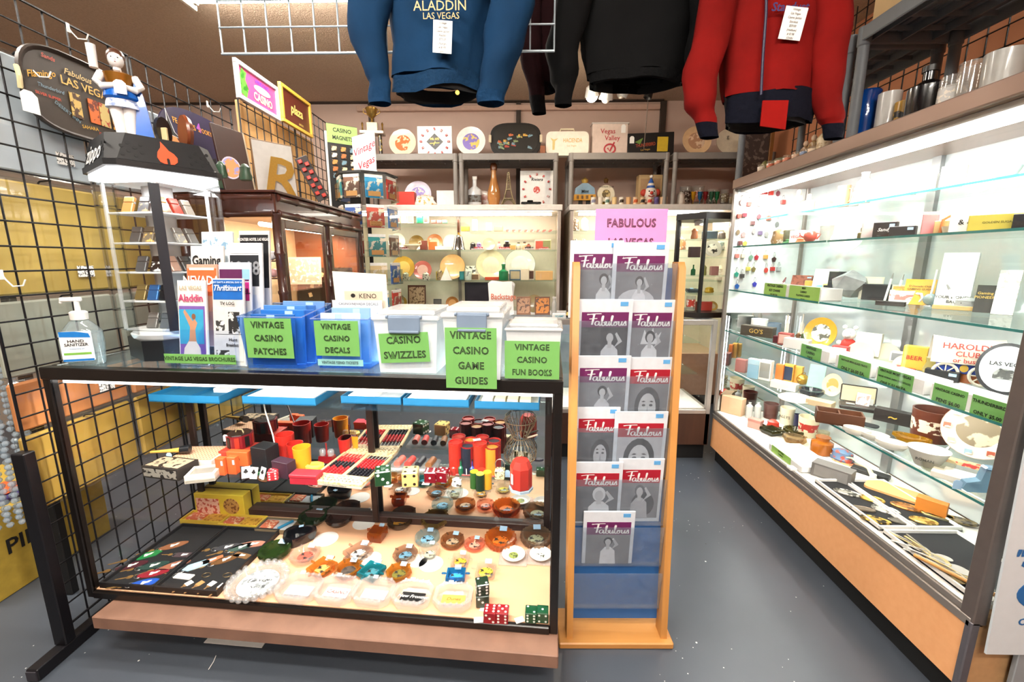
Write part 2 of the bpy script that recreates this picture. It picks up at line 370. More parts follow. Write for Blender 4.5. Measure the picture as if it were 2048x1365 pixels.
obj('lamp_tube', B().tube([(.085, .06, 1.742), (.085, LN-.06, 1.742)], .013, 10), mat((1, 1, .98), .5, emit=22), W)
_l = area('showcase_lamp', (.1, LN/2, 1.728), .05, LN-.15, 20, (1, .98, .94), (0, R(-18), 0)); _l.parent = W
for z, pw_ in ((SHZ[2], 5), (SHZ[1], 6), (SHZ[0], 6)):          # added glowing strips and lights under three shelves, brightening the lower levels
    obj('led_strip', B().box(.085, .05, z-.012, .089, LN-.05, z-.009), mat((1, 1, .97), .5, emit=1.2), W)
    _l = area('added_shelf_light', (.092, LN/2, z-.016), .012, LN-.15, pw_, (1, .96, .9), (0, R(-28), 0)); _l.parent = W
# two narrow LED strips up the far corner posts of the showcase
for x in (.03, D_-.05):
    obj('led_strip', B().box(x, LN-.03, .5, x+.006, LN-.025, 1.0), mat((1, 1, 1), .5, emit=2.5), W)
# ================================================================ aluminium wall cases against the back wall
def wallcase(x0, x1, label, shelves, lampw, back='#e9dcc6'):
    y0, y1 = 3.9, 4.42; L = x1-x0
    t = thing('wall_case', label, 'display case', (x0, y0, 0))
    fm = mat('#cbbfb4', .35, metal=.4, nz=.05)
    obj('plinth', B().box(.02, .04, 0, L-.02, y1-y0, .1), BLACK, t)
    obj('base_cabinet', B().box(0, .0, .1, L, y1-y0, .5, .003), mat('#c9a487', .6), t)
    for x in (0, L-.03): obj('frame_post', B().box(x, 0, .5, x+.03, .03, 1.78, .003), fm, t)
    obj('top_board', B().box(-.01, -.012, 1.78, L+.01, y1-y0, 1.83, .004), mat('#efe8e0', .4), t)
    obj('back_panel', B().box(.0, y1-y0-.015, .5, L, y1-y0, 1.78), mat(back, .45, nz=.04), t)
    for x in (.0, L-.008): obj('side_panel', B().box(x, .03, .5, x+.008, y1-y0-.015, 1.78), mat('#d8c8b2', .45), t)
    obj('shelf_standard', B().box(L*.48, y1-y0-.03, .5, L*.48+.03, y1-y0-.015, 1.78), mat('#9b9288', .4, metal=.5), t)
    for (xa, xb, z) in shelves:
        obj('glass_shelf', B().box(.01+xa*(L-.02), .06, z-.008, .01+xb*(L-.02), y1-y0-.016, z), SHELFG, t)
    obj('lamp_tube', B().tube([(.08, .06, 1.755), (L-.08, .06, 1.755)], .013, 8), mat((1, .95, .85), .5, emit=14), t)
    l = area('case_lamp', (L/2, .09, 1.745), L-.2, .05, lampw, (1, .9, .76), (R(20), 0, 0)); l.parent = t
    return t
bz = lambda v: at(900, v, y=4.0).z
BA0, BA1 = GX+.03, at(1121, 500, y=3.9).x
SB = (bz(446), bz(462), bz(500), bz(561))
BCA = wallcase(BA0, BA1, 'pale lit wall case of plates and dice against the back wall', [(0, .55, SB[0]), (.56, 1, SB[1]), (0, 1, SB[2]), (0, 1, SB[3]), (0, 1, bz(622))], 12)
BB0, BB1 = at(1139, 500, y=3.9).x, at(1462, 500, y=3.9).x
BCB = wallcase(BB0, BB1, 'pale lit wall case behind the black hexagonal tower and magazine rack', [(0, 1, SB[1]), (0, 1, SB[2]), (0, 1, SB[3]), (0, 1, bz(622))], 12)
# ================================================================ grey resin shelf units on top of the cases
RES = mat('#8c857f', .5, nz=.05); RESD = mat('#6c7075', .5, nz=.05)
def resin(x, y, z, label, rz=0, L=.9, Dp=.36, h=.43, m=None, slats=False):
    m = m or RES
    t = thing('shelf_unit', label, 'shelf', (x, y, z), rz, 'grey resin shelf units')
    for px in (.02, L-.02):
        for py in (.02, Dp-.02): obj('shelf_post', B().lathe([(.019, 0), (.02, .01), (.02, h-.07), (.024, h-.065), (.024, h)], 12, (px, py, 0)), m, t)
    hz = .055
    obj('shelf_rim', B().box(.01, 0, h-hz, L-.01, .012, h, .004).box(.01, Dp-.012, h-hz, L-.01, Dp, h, .004).box(0, .01, h-hz, .012, Dp-.01, h, .004).box(L-.012, .01, h-hz, L, Dp-.01, h, .004), m, t)
    for s in range(11):
        yy = .018+s*(Dp-.05)/10.5; obj('shelf_slat', B().box(.012, yy, h-.014, L-.012, yy+.02, h-.002), m, t)
    for s in range(3): obj('shelf_rib', B().box(.012, .05+s*.12, h-.045, L-.012, .056+s*.12, h-.014), m, t)
    for s in range(9): obj('shelf_rib', B().box(.06+s*(L-.12)/8, .012, h-.032, .064+s*(L-.12)/8, Dp-.012, h-.014), m, t)
    return t
RX = [at(u, 306, y=3.92).x for u in (716, 917, 1139, 1349)]
for x, lb in zip(RX, ('grey resin shelf unit holding trophy and red-die clock on back case', 'grey resin shelf unit above bowling pin bottle and tower figurine', 'grey resin shelf unit above the clown head bottle', 'grey resin shelf unit above small coloured glasses at right end')):
    resin(x, 3.92, 1.83, lb, L=.862)
for y0, lb in ((2.88, 'grey resin shelf unit at far end of the right showcase top'), (1.945, 'grey resin shelf unit over blue vase on the right showcase'), (1.02, 'grey resin shelf unit at near end of the right showcase top')):
    resin(1.35, y0, ST, lb, rz=-PI/2, L=.9, Dp=.4, m=RESD)
# ================================================================ far counter with LED lit glass
FC0, FC1, FY0, FY1, FZ = -.6, 1.27, 2.74, 3.25, .975
FCN = thing('far_counter', 'aluminium glass counter with LED strips at end of the aisle', 'display counter', (FC0, FY0, 0))
L = FC1-FC0; fm = mat('#b5aca4', .3, metal=.5)
obj('plinth', B().box(.0, .05, 0, L, .5, .12), BLACK, FCN)
obj('base_panel', B().box(0, 0, .12, L, .51, .34), mat('#4a2c1e', .5, kind='woodz', sc=9, c2='#2d1910'), FCN)
for x in (0, L-.03): obj('frame_post', B().box(x, 0, .12, x+.03, .03, FZ, .003), fm, FCN)
for z0, z1 in ((.34, .37), (FZ-.035, FZ)):
    obj('frame_rail', B().box(.03, -.004, z0, L-.03, .03, z1, .003), fm, FCN); obj('frame_rail', B().box(.03, .48, z0, L-.03, .51, z1, .003), fm, FCN)
    for x in (0, L-.03): obj('frame_rail', B().box(x, .03, z0, x+.03, .48, z1, .003), fm, FCN)
obj('deck', B().box(.03, .03, .36, L-.03, .48, .372), mat('#efe7dc', .5), FCN)
obj('top_glass', B().box(.03, .03, FZ-.008, L-.03, .48, FZ-.001), PANE, FCN)
obj('front_glass', B().box(.03, .01, .37, L-.03, .016, FZ-.035), PANE, FCN)
obj('back_panel', B().box(.03, .49, .37, L-.03, .5, FZ-.035), mat('#7d8286', .3, metal=.3), FCN)
for z in (.58, .80): obj('glass_shelf', B().box(.04, .15, z-.007, L-.04, .48, z), SHELFG, FCN)
for x in (L-.26, L-.06, .3): obj('led_strip', B().box(x, .47, .4, x+.008, .478, .92), mat((.95, 1, 1), .5, emit=9), FCN)
_l = area('far_counter_led', (L/2, .05, .925), L-.2, .03, 9, (.95, .98, 1), (R(25), 0, 0)); _l.parent = FCN
# ================================================================ black gridwall panels
WIRE = mat('#17161a', .35, metal=.3); GX = -1.58
_wm = {}
def wire(L, ax, r):
    k = (round(L, 4), ax, r)
    if k not in _wm:
        e = {'x': (L, 0, 0), 'y': (0, L, 0), 'z': (0, 0, L)}[ax]; _wm[k] = B().tube([(0, 0, 0), e], r, 6).mesh()
    return _wm[k]
def gridpanel(y0, z0, z1, label, n=8):
    t = thing('gridwall', label, 'gridwall', (GX, y0, z0), 0, 'black gridwall panels')
    q = .0762
    for i in range(n+1): obj('wire', wire(z1-z0, 'z', .0045 if i in (0, n) else .003), WIRE, t, (.0, i*q, 0))
    m = int((z1-z0)/q)
    for j in range(m+1): obj('wire', wire(n*q, 'y', .0045 if j in (0, m) else .003), WIRE, t, (.006, 0, (z1-z0)-j*q))
    return t
GW1 = gridpanel(1.247, .06, 2.155, 'black wire gridwall panel nearest the camera beside the counter')
gridpanel(1.872, .06, 2.155, 'black wire gridwall panel behind the lighter display')
gridpanel(2.56, .06, 2.44, 'taller black gridwall panel carrying the framed casino sign')
gridpanel(3.18, .06, 2.44, 'black gridwall panel between casino sign and magnet board')
gridpanel(3.80, .06, 2.44, 'black gridwall panel meeting the back wall')
f0 = at(85, 1330, z=0)
F_ = GW1
_fo = (0, f0.y-.06-1.247, -.06)
obj('foot_bar', B().box(-.02, -.0, 0, .02, .62, .045, .003), WIRE, F_, _fo); obj('upright_sleeve', B().box(-.022, .09, .045, .022, .125, .75, .003), WIRE, F_, _fo)
obj('foot_end_cap', B().box(-.016, -.004, .006, .016, .0, .039), mat('#333036', .4), F_, _fo)
# white wire grid hanging over the counter
WG = mat('#9fabb3', .35, metal=.2)
g0 = at(446, 110, y=1.5); g1 = at(1108, 110, y=1.5)
t = thing('hanging_grid', 'white wire grid hanging from ceiling behind the blue jacket', 'wire grid', (g0.x, 1.5, g0.z))
n = 14; q = (g1.x-g0.x)/n
for i in range(n+1): obj('wire', wire(.40, 'z', .0028), WG, t, (i*q, 0, 0))
for j in range(6): obj('wire', wire(n*q, 'x', .0042 if j == 0 else .0028), WG, t, (0, -.006, j*q))
for x in (.02, n*q-.02): obj('hanging_chain', wire(.48, 'z', .002), STEEL, t, (x, .01, .39))
# ================================================================ builders for the goods
def put(fn,name,label,cat,u,v,z=None,y=None,x=None,rz=0,group=None,w=None,h=None,d=None,dz=0,**k):
 """fn(t, ...) builds the parts of one thing whose base stands at pixel (u, v) on the given plane; w, h, d in pixels there"""
 p=at(u,v,z=z,y=y,x=x);q=ppm(p);p=p+Vector((0,0,dz))
 t=thing(name,label,cat,p,rz,group)
 for n_,s_ in(('w',w),('h',h),('d',d)):
  if s_ is not None:k[n_]=s_*q if s_>=1 else s_
 fn(t,**k)
 if len(t.children)==1 and not t.children[0].children:
  c=t.children[0];m=Matrix.LocRotScale(t.location,t.rotation_euler,None)@Matrix.LocRotScale(c.location,c.rotation_euler,c.scale)
  c.parent=None;l,r_,s_=m.decompose();c.location=l;c.rotation_euler=r_.to_euler();c.scale=s_
  bpy.data.objects.remove(t);c.name=name;tag(c,label,cat,group);return c
 return t
def cgl(c,dens=.72):return glass(tuple(x**.6 for x in lin(c)),rough=.03,k=.9,edge=c,dens=dens)
def disc(t,r,z,m,name='printed_disc',n=20,sx=1,sy=1,loc=(0,0)):
 return obj(name,B().lathe([(0,0),(r,0),(r,.0008),(0,.0008)],n,(0,0,0),sx,sy),m,t,(loc[0],loc[1],z))
def ash(t,w,c='#3a5a2a',n=24,hh=.26,cen=None,st=True,dens=.62,ph=0,sq=1,notch=4,flute=0):
 r=w/2;h=w*hh
 wob=(lambda a,z:1+.05*math.cos(flute*a))if flute else None
 b=B().lathe([(0,0),(r*.78,0),(r,h*.55),(r*.97,h),(r*.80,h),(r*.62,h*.28),(0,h*.22)],n,sx=1,sy=sq,ph=ph,wob=wob)
 dens=min(.9,dens+.17)
 obj('bowl',b,cgl(c,dens),t,smooth=35 if n>10 else 20)
 if notch:
  for i in range(notch):
   a=ph+2*PI*(i+.5)/notch
   obj('cigarette_rest',B().box(-.09*w,-.035*w,h*.72,.09*w,.035*w,h*1.06,.003),cgl(c,dens),t,(r*.88*math.cos(a),r*.88*sq*math.sin(a),0),(0,0,a))
 if cen:disc(t,r*.52,h*.3,mat(cen,.4,kind='scribble',sc=60/w*.1,c2='#2b2622'),sy=sq)
 if st:sticker(t,(r*.1,r*.72*sq,h*1.03),.24*w,.18*w,(R(20),0,0))
def ash_clear(t,w,lab='#f3efe6',ink='#333333',text=''):
 r=w/2;h=.032
 o=[(-r,-r*.45),(-r*.6,-r*.8),(r*.6,-r*.8),(r,-r*.45),(r,r*.45),(r*.6,r*.8),(-r*.6,r*.8),(-r,r*.45)]
 b=B();n=8
 rings=[[(x*s,y*s,z)for x,y in o]for s,z in((.88,0),(1,h*.7),(.98,h),(.78,h),(.66,.008))]
 vs=sum(rings,[]);fs=[tuple(range(8))[::-1],tuple(range(32,40))]
 for k in range(4):
  for i in range(8):fs.append((k*8+i,k*8+(i+1)%8,k*8+8+(i+1)%8,k*8+8+i))
 b.add(vs,fs);obj('bowl',b,CLEAR,t,smooth=15)
 for s in(-1,1):
  for i in range(5):obj('cigarette_rest',B().box(-.004,-.006,0,.004,.006,.006,.0015),CLEAR,t,(-.3*w+i*.15*w,s*r*.7,h*.95))
 obj('label',B().box(-.3*w,-.14*w,0,.3*w,.14*w,.001),mat(lab,.4),t,(0,0,.0085))
 if text:txt(text,.14*w,mat('#f4f2ee' if lab=='#151313' else ink,.5),t,(0,0,.0105),(0,0,0),shear=.3,bold=.01)
 sticker(t,(-r*.25,r*.75,h*1.05),.017,.012,(R(15),0,0),TAGW)
def die(t,w,c='#b01525',pip='#f5f3ee',glossy=True,faces=(3,5,6)):
 m=cgl(c,.35)if glossy else mat(c,.3,coat=.4)
 obj('cube',B().cb(0,0,0,w,w,w,w*.06),m,t)
 P={1:[(0,0)],2:[(-1,1),(1,-1)],3:[(-1,1),(0,0),(1,-1)],4:[(-1,1),(1,1),(-1,-1),(1,-1)],5:[(-1,1),(1,1),(-1,-1),(1,-1),(0,0)],6:[(-1,1),(-1,0),(-1,-1),(1,1),(1,0),(1,-1)]}
 b=B();r=w*.095;q=w*.28
 for(f,n)in zip(('f','t','s','r'),(*faces,faces[0])):
  for(i,j)in P[n]:
   k=len(b.v);b.lathe([(0,0),(r,0),(r,w*.008),(0,w*.008)],10,(i*q,j*q,0))
   M={'f':Matrix.Translation((0,-w/2,w/2))@Matrix.Rotation(PI/2,4,'X'),'t':Matrix.Translation((0,0,w)),'s':Matrix.Translation((w/2,0,w/2))@Matrix.Rotation(PI/2,4,'Y'),'r':Matrix.Translation((-w/2,0,w/2))@Matrix.Rotation(-PI/2,4,'Y')}[f]
   b.xf(M,k)
 obj('pips',b,mat(pip,.4),t)
def cup(t,w,h,c,tape=1.0,handle=False,inside=None,band=None,text=None,tc='#222222',rough=.35,gl=None):
 r=w/2;rb=r*tape;m=cgl(c,gl)if gl else mat(c,rough,coat=.2)
 b=B().lathe([(0,0),(rb,0),(r,h),(r*.92,h),(rb*.9,h*.06),(0,h*.06)],22);obj('body',b,m,t)
 if handle:obj('handle',B().tube([(r*.93,0,h*.82),(r*1.45,0,h*.8),(r*1.6,0,h*.5),(r*1.4,0,h*.22),(rb*.93,0,h*.2)],w*.055,8),m,t,rot=(0,0,-.5))
 if band:obj('printed_band',B().lathe([(rb+(r-rb)*.3+.0004,h*.3),(rb+(r-rb)*.7+.0004,h*.7),(rb+(r-rb)*.7-.0005,h*.7),(rb+(r-rb)*.3-.0005,h*.3),(rb+(r-rb)*.3+.0004,h*.3)],22),mat(band,.4,kind='scribble',sc=40,c2=c),t)
 if text:txt(text,h*.22,mat(tc,.5),t,(0,-(r+rb)/2-.0015,h*.5),bold=.01)
def goblet(t,w,h,c,gl=.6):
 r=w/2;obj('glass',B().lathe([(0,0),(r*.8,0),(r*.75,h*.03),(r*.15,h*.08),(r*.13,h*.3),(r*.7,h*.5),(r,h),(r*.92,h),(r*.6,h*.53),(0,h*.4)],16),cgl(c,gl),t)
def tumbler(t,w,h,c='#f4f4f0',gl=.9,prn=None,tape=.85):
 r=w/2;rb=r*tape
 obj('glass',B().lathe([(0,0),(rb,0),(r,h),(r*.93,h),(rb*.9,h*.08),(0,h*.08)],18),cgl(c,gl),t)
 if prn:obj('printed_band',B().lathe([(rb+.001,h*.25),(r*.97+.001,h*.75),(r*.97-.0005,h*.75),(rb-.0005,h*.25),(rb+.001,h*.25)],18),mat(prn,.5,kind='scribble',sc=60,c2='#efe6d8'),t)
def plate(t,w,c,rim=None,cen=None,tilt=72,n=28,h=None,sy=1,deep=.06,sc=30,c2=None,stand=False):
 r=w/2;rot=(R(tilt),0,0);z=r*sy*math.sin(R(tilt))
 b=B().lathe([(0,0),(r*.6,0),(r,w*deep),(r*.99,w*(deep+.014)),(r*.62,w*.018),(0,w*.018)],n,sy=sy);obj('dish',b,mat(c,.25,coat=.4),t,(0,0,z),rot)
 if rim:obj('rim_band',B().lathe([(r*.955,w*(deep+.008)),(r*1.004,w*(deep+.016)),(r*1.004,w*(deep+.010)),(r*.955,w*(deep+.002)),(r*.955,w*(deep+.008))],n,sy=sy),mat(rim,.3),t,(0,0,z),rot)
 if cen:obj('picture',B().lathe([(0,w*.02),(r*.58,w*.02),(r*.58,w*.022),(0,w*.022)],n,sy=sy),mat(cen,.35,kind='scribble' if c2 else '',sc=sc,c2=c2),t,(0,0,z),rot)
 if stand:
  for s in(-1,1):obj('plate_stand',B().tube([(s*r*.45,-.03,0),(s*r*.45,-.03,.035),(s*r*.45,-.012,.012),(s*r*.45,.06,.004),(s*r*.45,.05,r*.9)],.0025,6),mat('#cfc9c0',.3),t)
def bottle(t,w,h,c,neck=.3,nh=.35,cap=None,gl=.45,lab=None,opaque=False,n=16,sy=1):
 r=w/2;m=mat(c,.25,coat=.5)if opaque else cgl(c,gl)
 obj('body',B().lathe([(0,0),(r*.95,0),(r,h*.03),(r,h*(1-nh-.12)),(r*neck,h*(1-nh)),(r*neck,h*.96),(r*neck*1.15,h*.965),(r*neck*1.15,h),(0,h)],n,sy=sy),m,t)
 if cap:obj('cap',B().lathe([(0,h*.93),(r*neck*1.25,h*.93),(r*neck*1.25,h*1.03),(0,h*1.04)],14,sy=sy),mat(cap,.4),t)
 if lab:obj('label',B().lathe([(r*1.01,h*.15),(r*1.01,h*.4),(r*.99,h*.4),(r*.99,h*.15),(r*1.01,h*.15)],n,sy=sy),mat(lab,.6,kind='scribble',sc=40,c2='#4a3a2e'),t)
def prof(t,w,h,c,pts,gl=None,n=20,rough=.25,nm='body',parts=(),metal=0,sy=1,sc=30,c2=None):
 """turned shape: pts are (radius/half width, height) fractions; parts = (name, colour, pts)"""
 f=lambda P:[(a*w/2,b*h)for a,b in P]
 obj(nm,B().lathe(f(pts),n,sy=sy),cgl(c,gl)if gl else mat(c,rough,metal=metal,coat=.3,kind='scribble' if c2 else '',sc=sc,c2=c2),t)
 for(nn,cc,pp)in parts:obj(nn,B().lathe(f(pp),n,sy=sy),mat(cc,rough,metal=metal,coat=.3),t)
def carton(t,w,h,d,c,face=None,text=None,tc='#111111',ts=.3,lid=None,tilt=0,bv=.0015,stick=False,shear=0,side=None):
 rot=(R(-tilt),0,0)
 obj('box',B().cb(0,0,0,w,d,h,bv),mat(c,.5,nz=.06),t,rot=rot)
 if lid:obj('lid',B().cb(0,0,h*.72,w*1.02+.001,d*1.02+.001,h*.3,bv),mat(lid,.5),t,rot=rot)
 M=Euler(rot).to_matrix()
 if face:obj('label',B().box(-w*.42,-d/2-.0009,h*.12,w*.42,-d/2,h*.88),mat(face,.5,nz=.1),t,rot=rot)
 if text:txt(text,h*ts,mat(tc,.5),t,M@Vector((0,-d/2-.0018,h*.5)),(PI/2-R(tilt),0,0),bold=.012,shear=shear)
 if stick:obj('price_sticker',B().box(w*.2,-d/2-.0012,h*.6,w*.42,-d/2,h*.86),TAGB,t,rot=rot)
def card(t,w,h,c,tilt=12,face=None,c2=None,text=None,tc='#222222',ts=.16,th=.003,sc=40,shear=0,border=None,ty=.5,stick=None):
 rot=(R(-tilt),0,0);M=Euler(rot).to_matrix()
 obj('sheet',B().box(-w/2,0,0,w/2,th,h,.0005),mat(c,.5,kind='scribble' if(c2 and not face)else '',sc=sc,c2=None if face else c2),t,rot=rot)
 if face:obj('picture',B().box(-w*.43,-.0008,h*.08,w*.43,0,h*.92),mat(face,.45,kind='scribble' if c2 else '',sc=sc,c2=c2),t,rot=rot)
 if text:
  for i,ln in enumerate(text.split('\n')):txt(ln,h*ts,mat(tc,.5),t,M@Vector((0,-.0016,h*(ty-i*ts*1.15))),(PI/2-R(tilt),0,0),bold=.01,shear=shear)
 if stick:obj('price_sticker',B().box(w*.25,-.0012,h*.82,w*.45,-.0002,h*.9),mat(stick,.6),t,rot=rot)
def flat(t,w,d,c,th=.004,face=None,c2=None,rr=0,sc=50,bv=.0006,text=None,tc='#222222',ts=.25):
 o=rrect(w,d,rr or .001,4);obj('sheet',B().prism(o,0,th),mat(c,.5,kind='scribble' if(c2 and not face)else '',sc=sc,c2=c2 if not face else None),t)
 if face:obj('printed_face',B().box(-w*.4,-d*.4,th,w*.4,d*.4,th+.0007),mat(face,.45,kind='scribble' if c2 else '',sc=sc,c2=c2),t)
 if text:txt(text,d*ts,mat(tc,.5),t,(0,0,th+.0012),(0,0,0),bold=.01)
def oval(t,w,d,c,th=.004,c2=None,sc=60,metal=.6,rim=None,ring=False,text=None):
 obj('plate',B().lathe([(0,0),(w/2,0),(w/2,th*.6),(w/2*.93,th),(w/2*.88,th*.8),(0,th*.8)],24,sy=d/w),mat(c,.35,metal=metal,kind='scribble' if c2 else '',sc=sc,c2=c2),t)
 if rim:obj('rim_band',B().lathe([(w/2*.9,th*.8),(w/2,th*.6),(w/2*1.01,th*1.1),(w/2*.9,th*1.1),(w/2*.9,th*.8)],24,sy=d/w),mat(rim,.3,metal=metal),t)
 if text:txt(text,d*.25,INK,t,(0,0,th+.001),(0,0,0))
def tray(t,w,d,h,c,wall=.004,fill=None,fz=.25,rim=None):
 m=mat(c,.5)
 obj('bottom',B().cb(0,0,0,w,d,wall),m,t)
 for s in(-1,1):
  obj('side_wall',B().box(-w/2,s*(d/2)-(wall if s>0 else 0),0,w/2,s*(d/2)+(wall if s<0 else 0),h,.0008),m,t)
  obj('side_wall',B().box(s*(w/2)-(wall if s>0 else 0),-d/2+wall,0,s*(w/2)+(wall if s<0 else 0),d/2-wall,h,.0008),m,t)
 if fill:obj('lining',B().cb(0,0,wall,w-2*wall,d-2*wall,h*fz),mat(fill,.8),t)
def statue(t,w,h,c,base='#e9dcc0',head=None,hat=None,arms=True,gloss=.25):
 """small standing figure: base, robe-like body, head, arms"""
 m=mat(c,gloss,coat=.4);r=w/2
 obj('base',B().lathe([(0,0),(r,0),(r,h*.06),(r*.85,h*.09),(0,h*.09)],16),mat(base,.3,coat=.3),t)
 obj('body',B().lathe([(r*.62,h*.08),(r*.5,h*.3),(r*.42,h*.5),(r*.58,h*.64),(r*.5,h*.73),(r*.16,h*.78),(0,h*.79)],14,sy=.75),m,t)
 obj('head',B().sph((0,0,h*.87),h*.095,12,7,sz=1.25),mat(head or '#e8c8a8',.4),t)
 if arms:
  for s in(-1,1):obj('arm',B().tube([(s*r*.48,0,h*.7),(s*r*.72,-r*.1,h*.55),(s*r*.3,-r*.45,h*.48)],[h*.045,h*.038,h*.03],8),m,t)
 if hat:obj('hat',B().lathe([(0,h*.93),(h*.14,h*.93),(h*.075,h*.955),(h*.06,h*1.03),(0,h*1.04)],14),mat(hat,.4),t)
def lump(t,w,h,c,kind='',c2=None,sd=0,sy=.8,n=16,gloss=.4,sc=40):
 """small moulded novelty with an uneven outline"""
 rr=random.Random(sd+len(bpy.data.objects));ph=[rr.uniform(0,6.28)for _ in range(3)]
 wob=lambda a,z:1+.10*math.sin(2*a+ph[0])+.07*math.sin(3*a+ph[1]+z*90)+.04*math.sin(5*a+ph[2])
 r=w/2;obj('body',B().lathe([(0,0),(r*.9,0),(r,h*.2),(r*.8,h*.55),(r*.85,h*.75),(r*.4,h*.95),(0,h)],n,sy=sy,wob=wob),mat(c,gloss,coat=.3,kind=kind,c2=c2,sc=sc),t)
def keytag(t,w,c,shape='oval',rot=0,key='#b98d4a',ring=True,text=''):
 """hotel key fob lying flat, with split ring and key"""
 d=w*.42;th=.004
 o={'oval':[(w/2*math.cos(a)*(1 if abs(math.cos(a))<.9 else 1.08),d/2*math.sin(a))for a in[2*PI*i/20 for i in range(20)]],'rect':rrect(w,d*.9,.004,3),'hex':[(-w/2,0),(-w*.3,-d/2),(w*.3,-d/2),(w/2,0),(w*.3,d/2),(-w*.3,d/2)]}[shape]
 obj('fob',B().prism(o,0,th),mat(c,.35,coat=.3),t)
 obj('number_plate',B().box(-w*.12,-d*.2,th,w*.2,d*.22,th+.0006),mat('#e9e4da',.5,kind='scribble',sc=90,c2=c),t)
 if ring:obj('split_ring',B().tube([(-w/2+.0-.012*math.cos(2*PI*i/12)*w/.09,.012*w/.09*math.sin(2*PI*i/12),.003)for i in range(12)],.0011,5,closed=True),STEEL,t)
 if key:
  s=w/.09;b=B().prism(ell(.011*s,.009*s,14,-w/2-.028*s,.006*s),0,.002).prism([(-w/2-.036*s,.003*s),(-w/2-.036*s,.009*s),(-w/2-.07*s,.008*s),(-w/2-.074*s,.006*s),(-w/2-.066*s,.003*s),(-w/2-.06*s,.004*s),(-w/2-.052*s,.002*s)],0,.002)
  obj('key',b,mat(key,.35,metal=.7),t)
def keychain(t,c,h=.03,shape=0):
 """key ring hanging on a peg with a small charm"""
 obj('key_ring',B().tube([(.007*math.cos(2*PI*i/10),0,-.012+.012*math.sin(2*PI*i/10))for i in range(10)],.0009,5,closed=True),STEEL,t)
 b=B()
 if shape==0:b.cb(0,0,-.024-h*.8,h*.75,h*.5,h*.75,.001)
 elif shape==1:b.prism(ell(h*.38,h*.5,14,0,-.024-h*.5),-.0015,.0015,'xz')
 else:b.prism([(0,-.024),(h*.45,-.024-h*.35),(h*.25,-.024-h),(-h*.25,-.024-h),(-h*.45,-.024-h*.35)],-.0015,.0015,'xz')
 obj('charm',b,mat(c,.35,coat=.3),t)
def spoon(t,L,c='#b7ab93',bowl=.2):
 r=L*bowl/2;b=B().lathe([(0,0),(r*.8,.001),(r,.005),(r*.95,.006),(0,.0015)],16,(L/2-r,0,0),1.25,.85)
 obj('bowl',b,mat(c,.25,metal=.45),t);obj('handle',B().tube([(L/2-2*r,0,.006),(0,0,.008),(-L/2,0,.004)],[.0026,.0024,.0045],6,sq=.5),mat(c,.25,metal=.45),t)
FAB=None
def fabulous():
 global FAB
 if FAB is None:
  b=B()
  for s in([(0,.93),(.2,1.0),(.47,1.02)],[(.24,1.0),(.17,.1)],[(.08,.58),(.34,.63)]):b.ribbon(crom(s,3),.062)
  P=[(.40,.35),(.33,.40),(.27,.25),(.30,.05),(.38,.12),(.41,.38),(.41,.1),(.45,.03),(.50,.3),(.54,.75),(.52,.85),(.49,.6),(.50,.1),(.55,.02),(.60,.15),(.57,.3),(.55,.26),(.64,.38),(.63,.1),(.68,.03),(.73,.3),(.735,.38),(.73,.1),(.76,.04),(.81,.4),(.85,.8),(.82,.85),(.80,.5),(.81,.1),(.85,.03),(.90,.2),(.95,.38),(.90,.3),(.89,.1),(.94,.03),(.99,.2),(.95,.36),(1.02,.33),(1.05,.38),(1.05,.1),(1.1,.03),(1.15,.3),(1.155,.38),(1.15,.1),(1.18,.04),(1.22,.2),(1.27,.42),(1.28,.2),(1.29,.05),(1.21,.06)]
  b.ribbon(crom(P,3),.045);FAB=b.mesh(0)
 return FAB
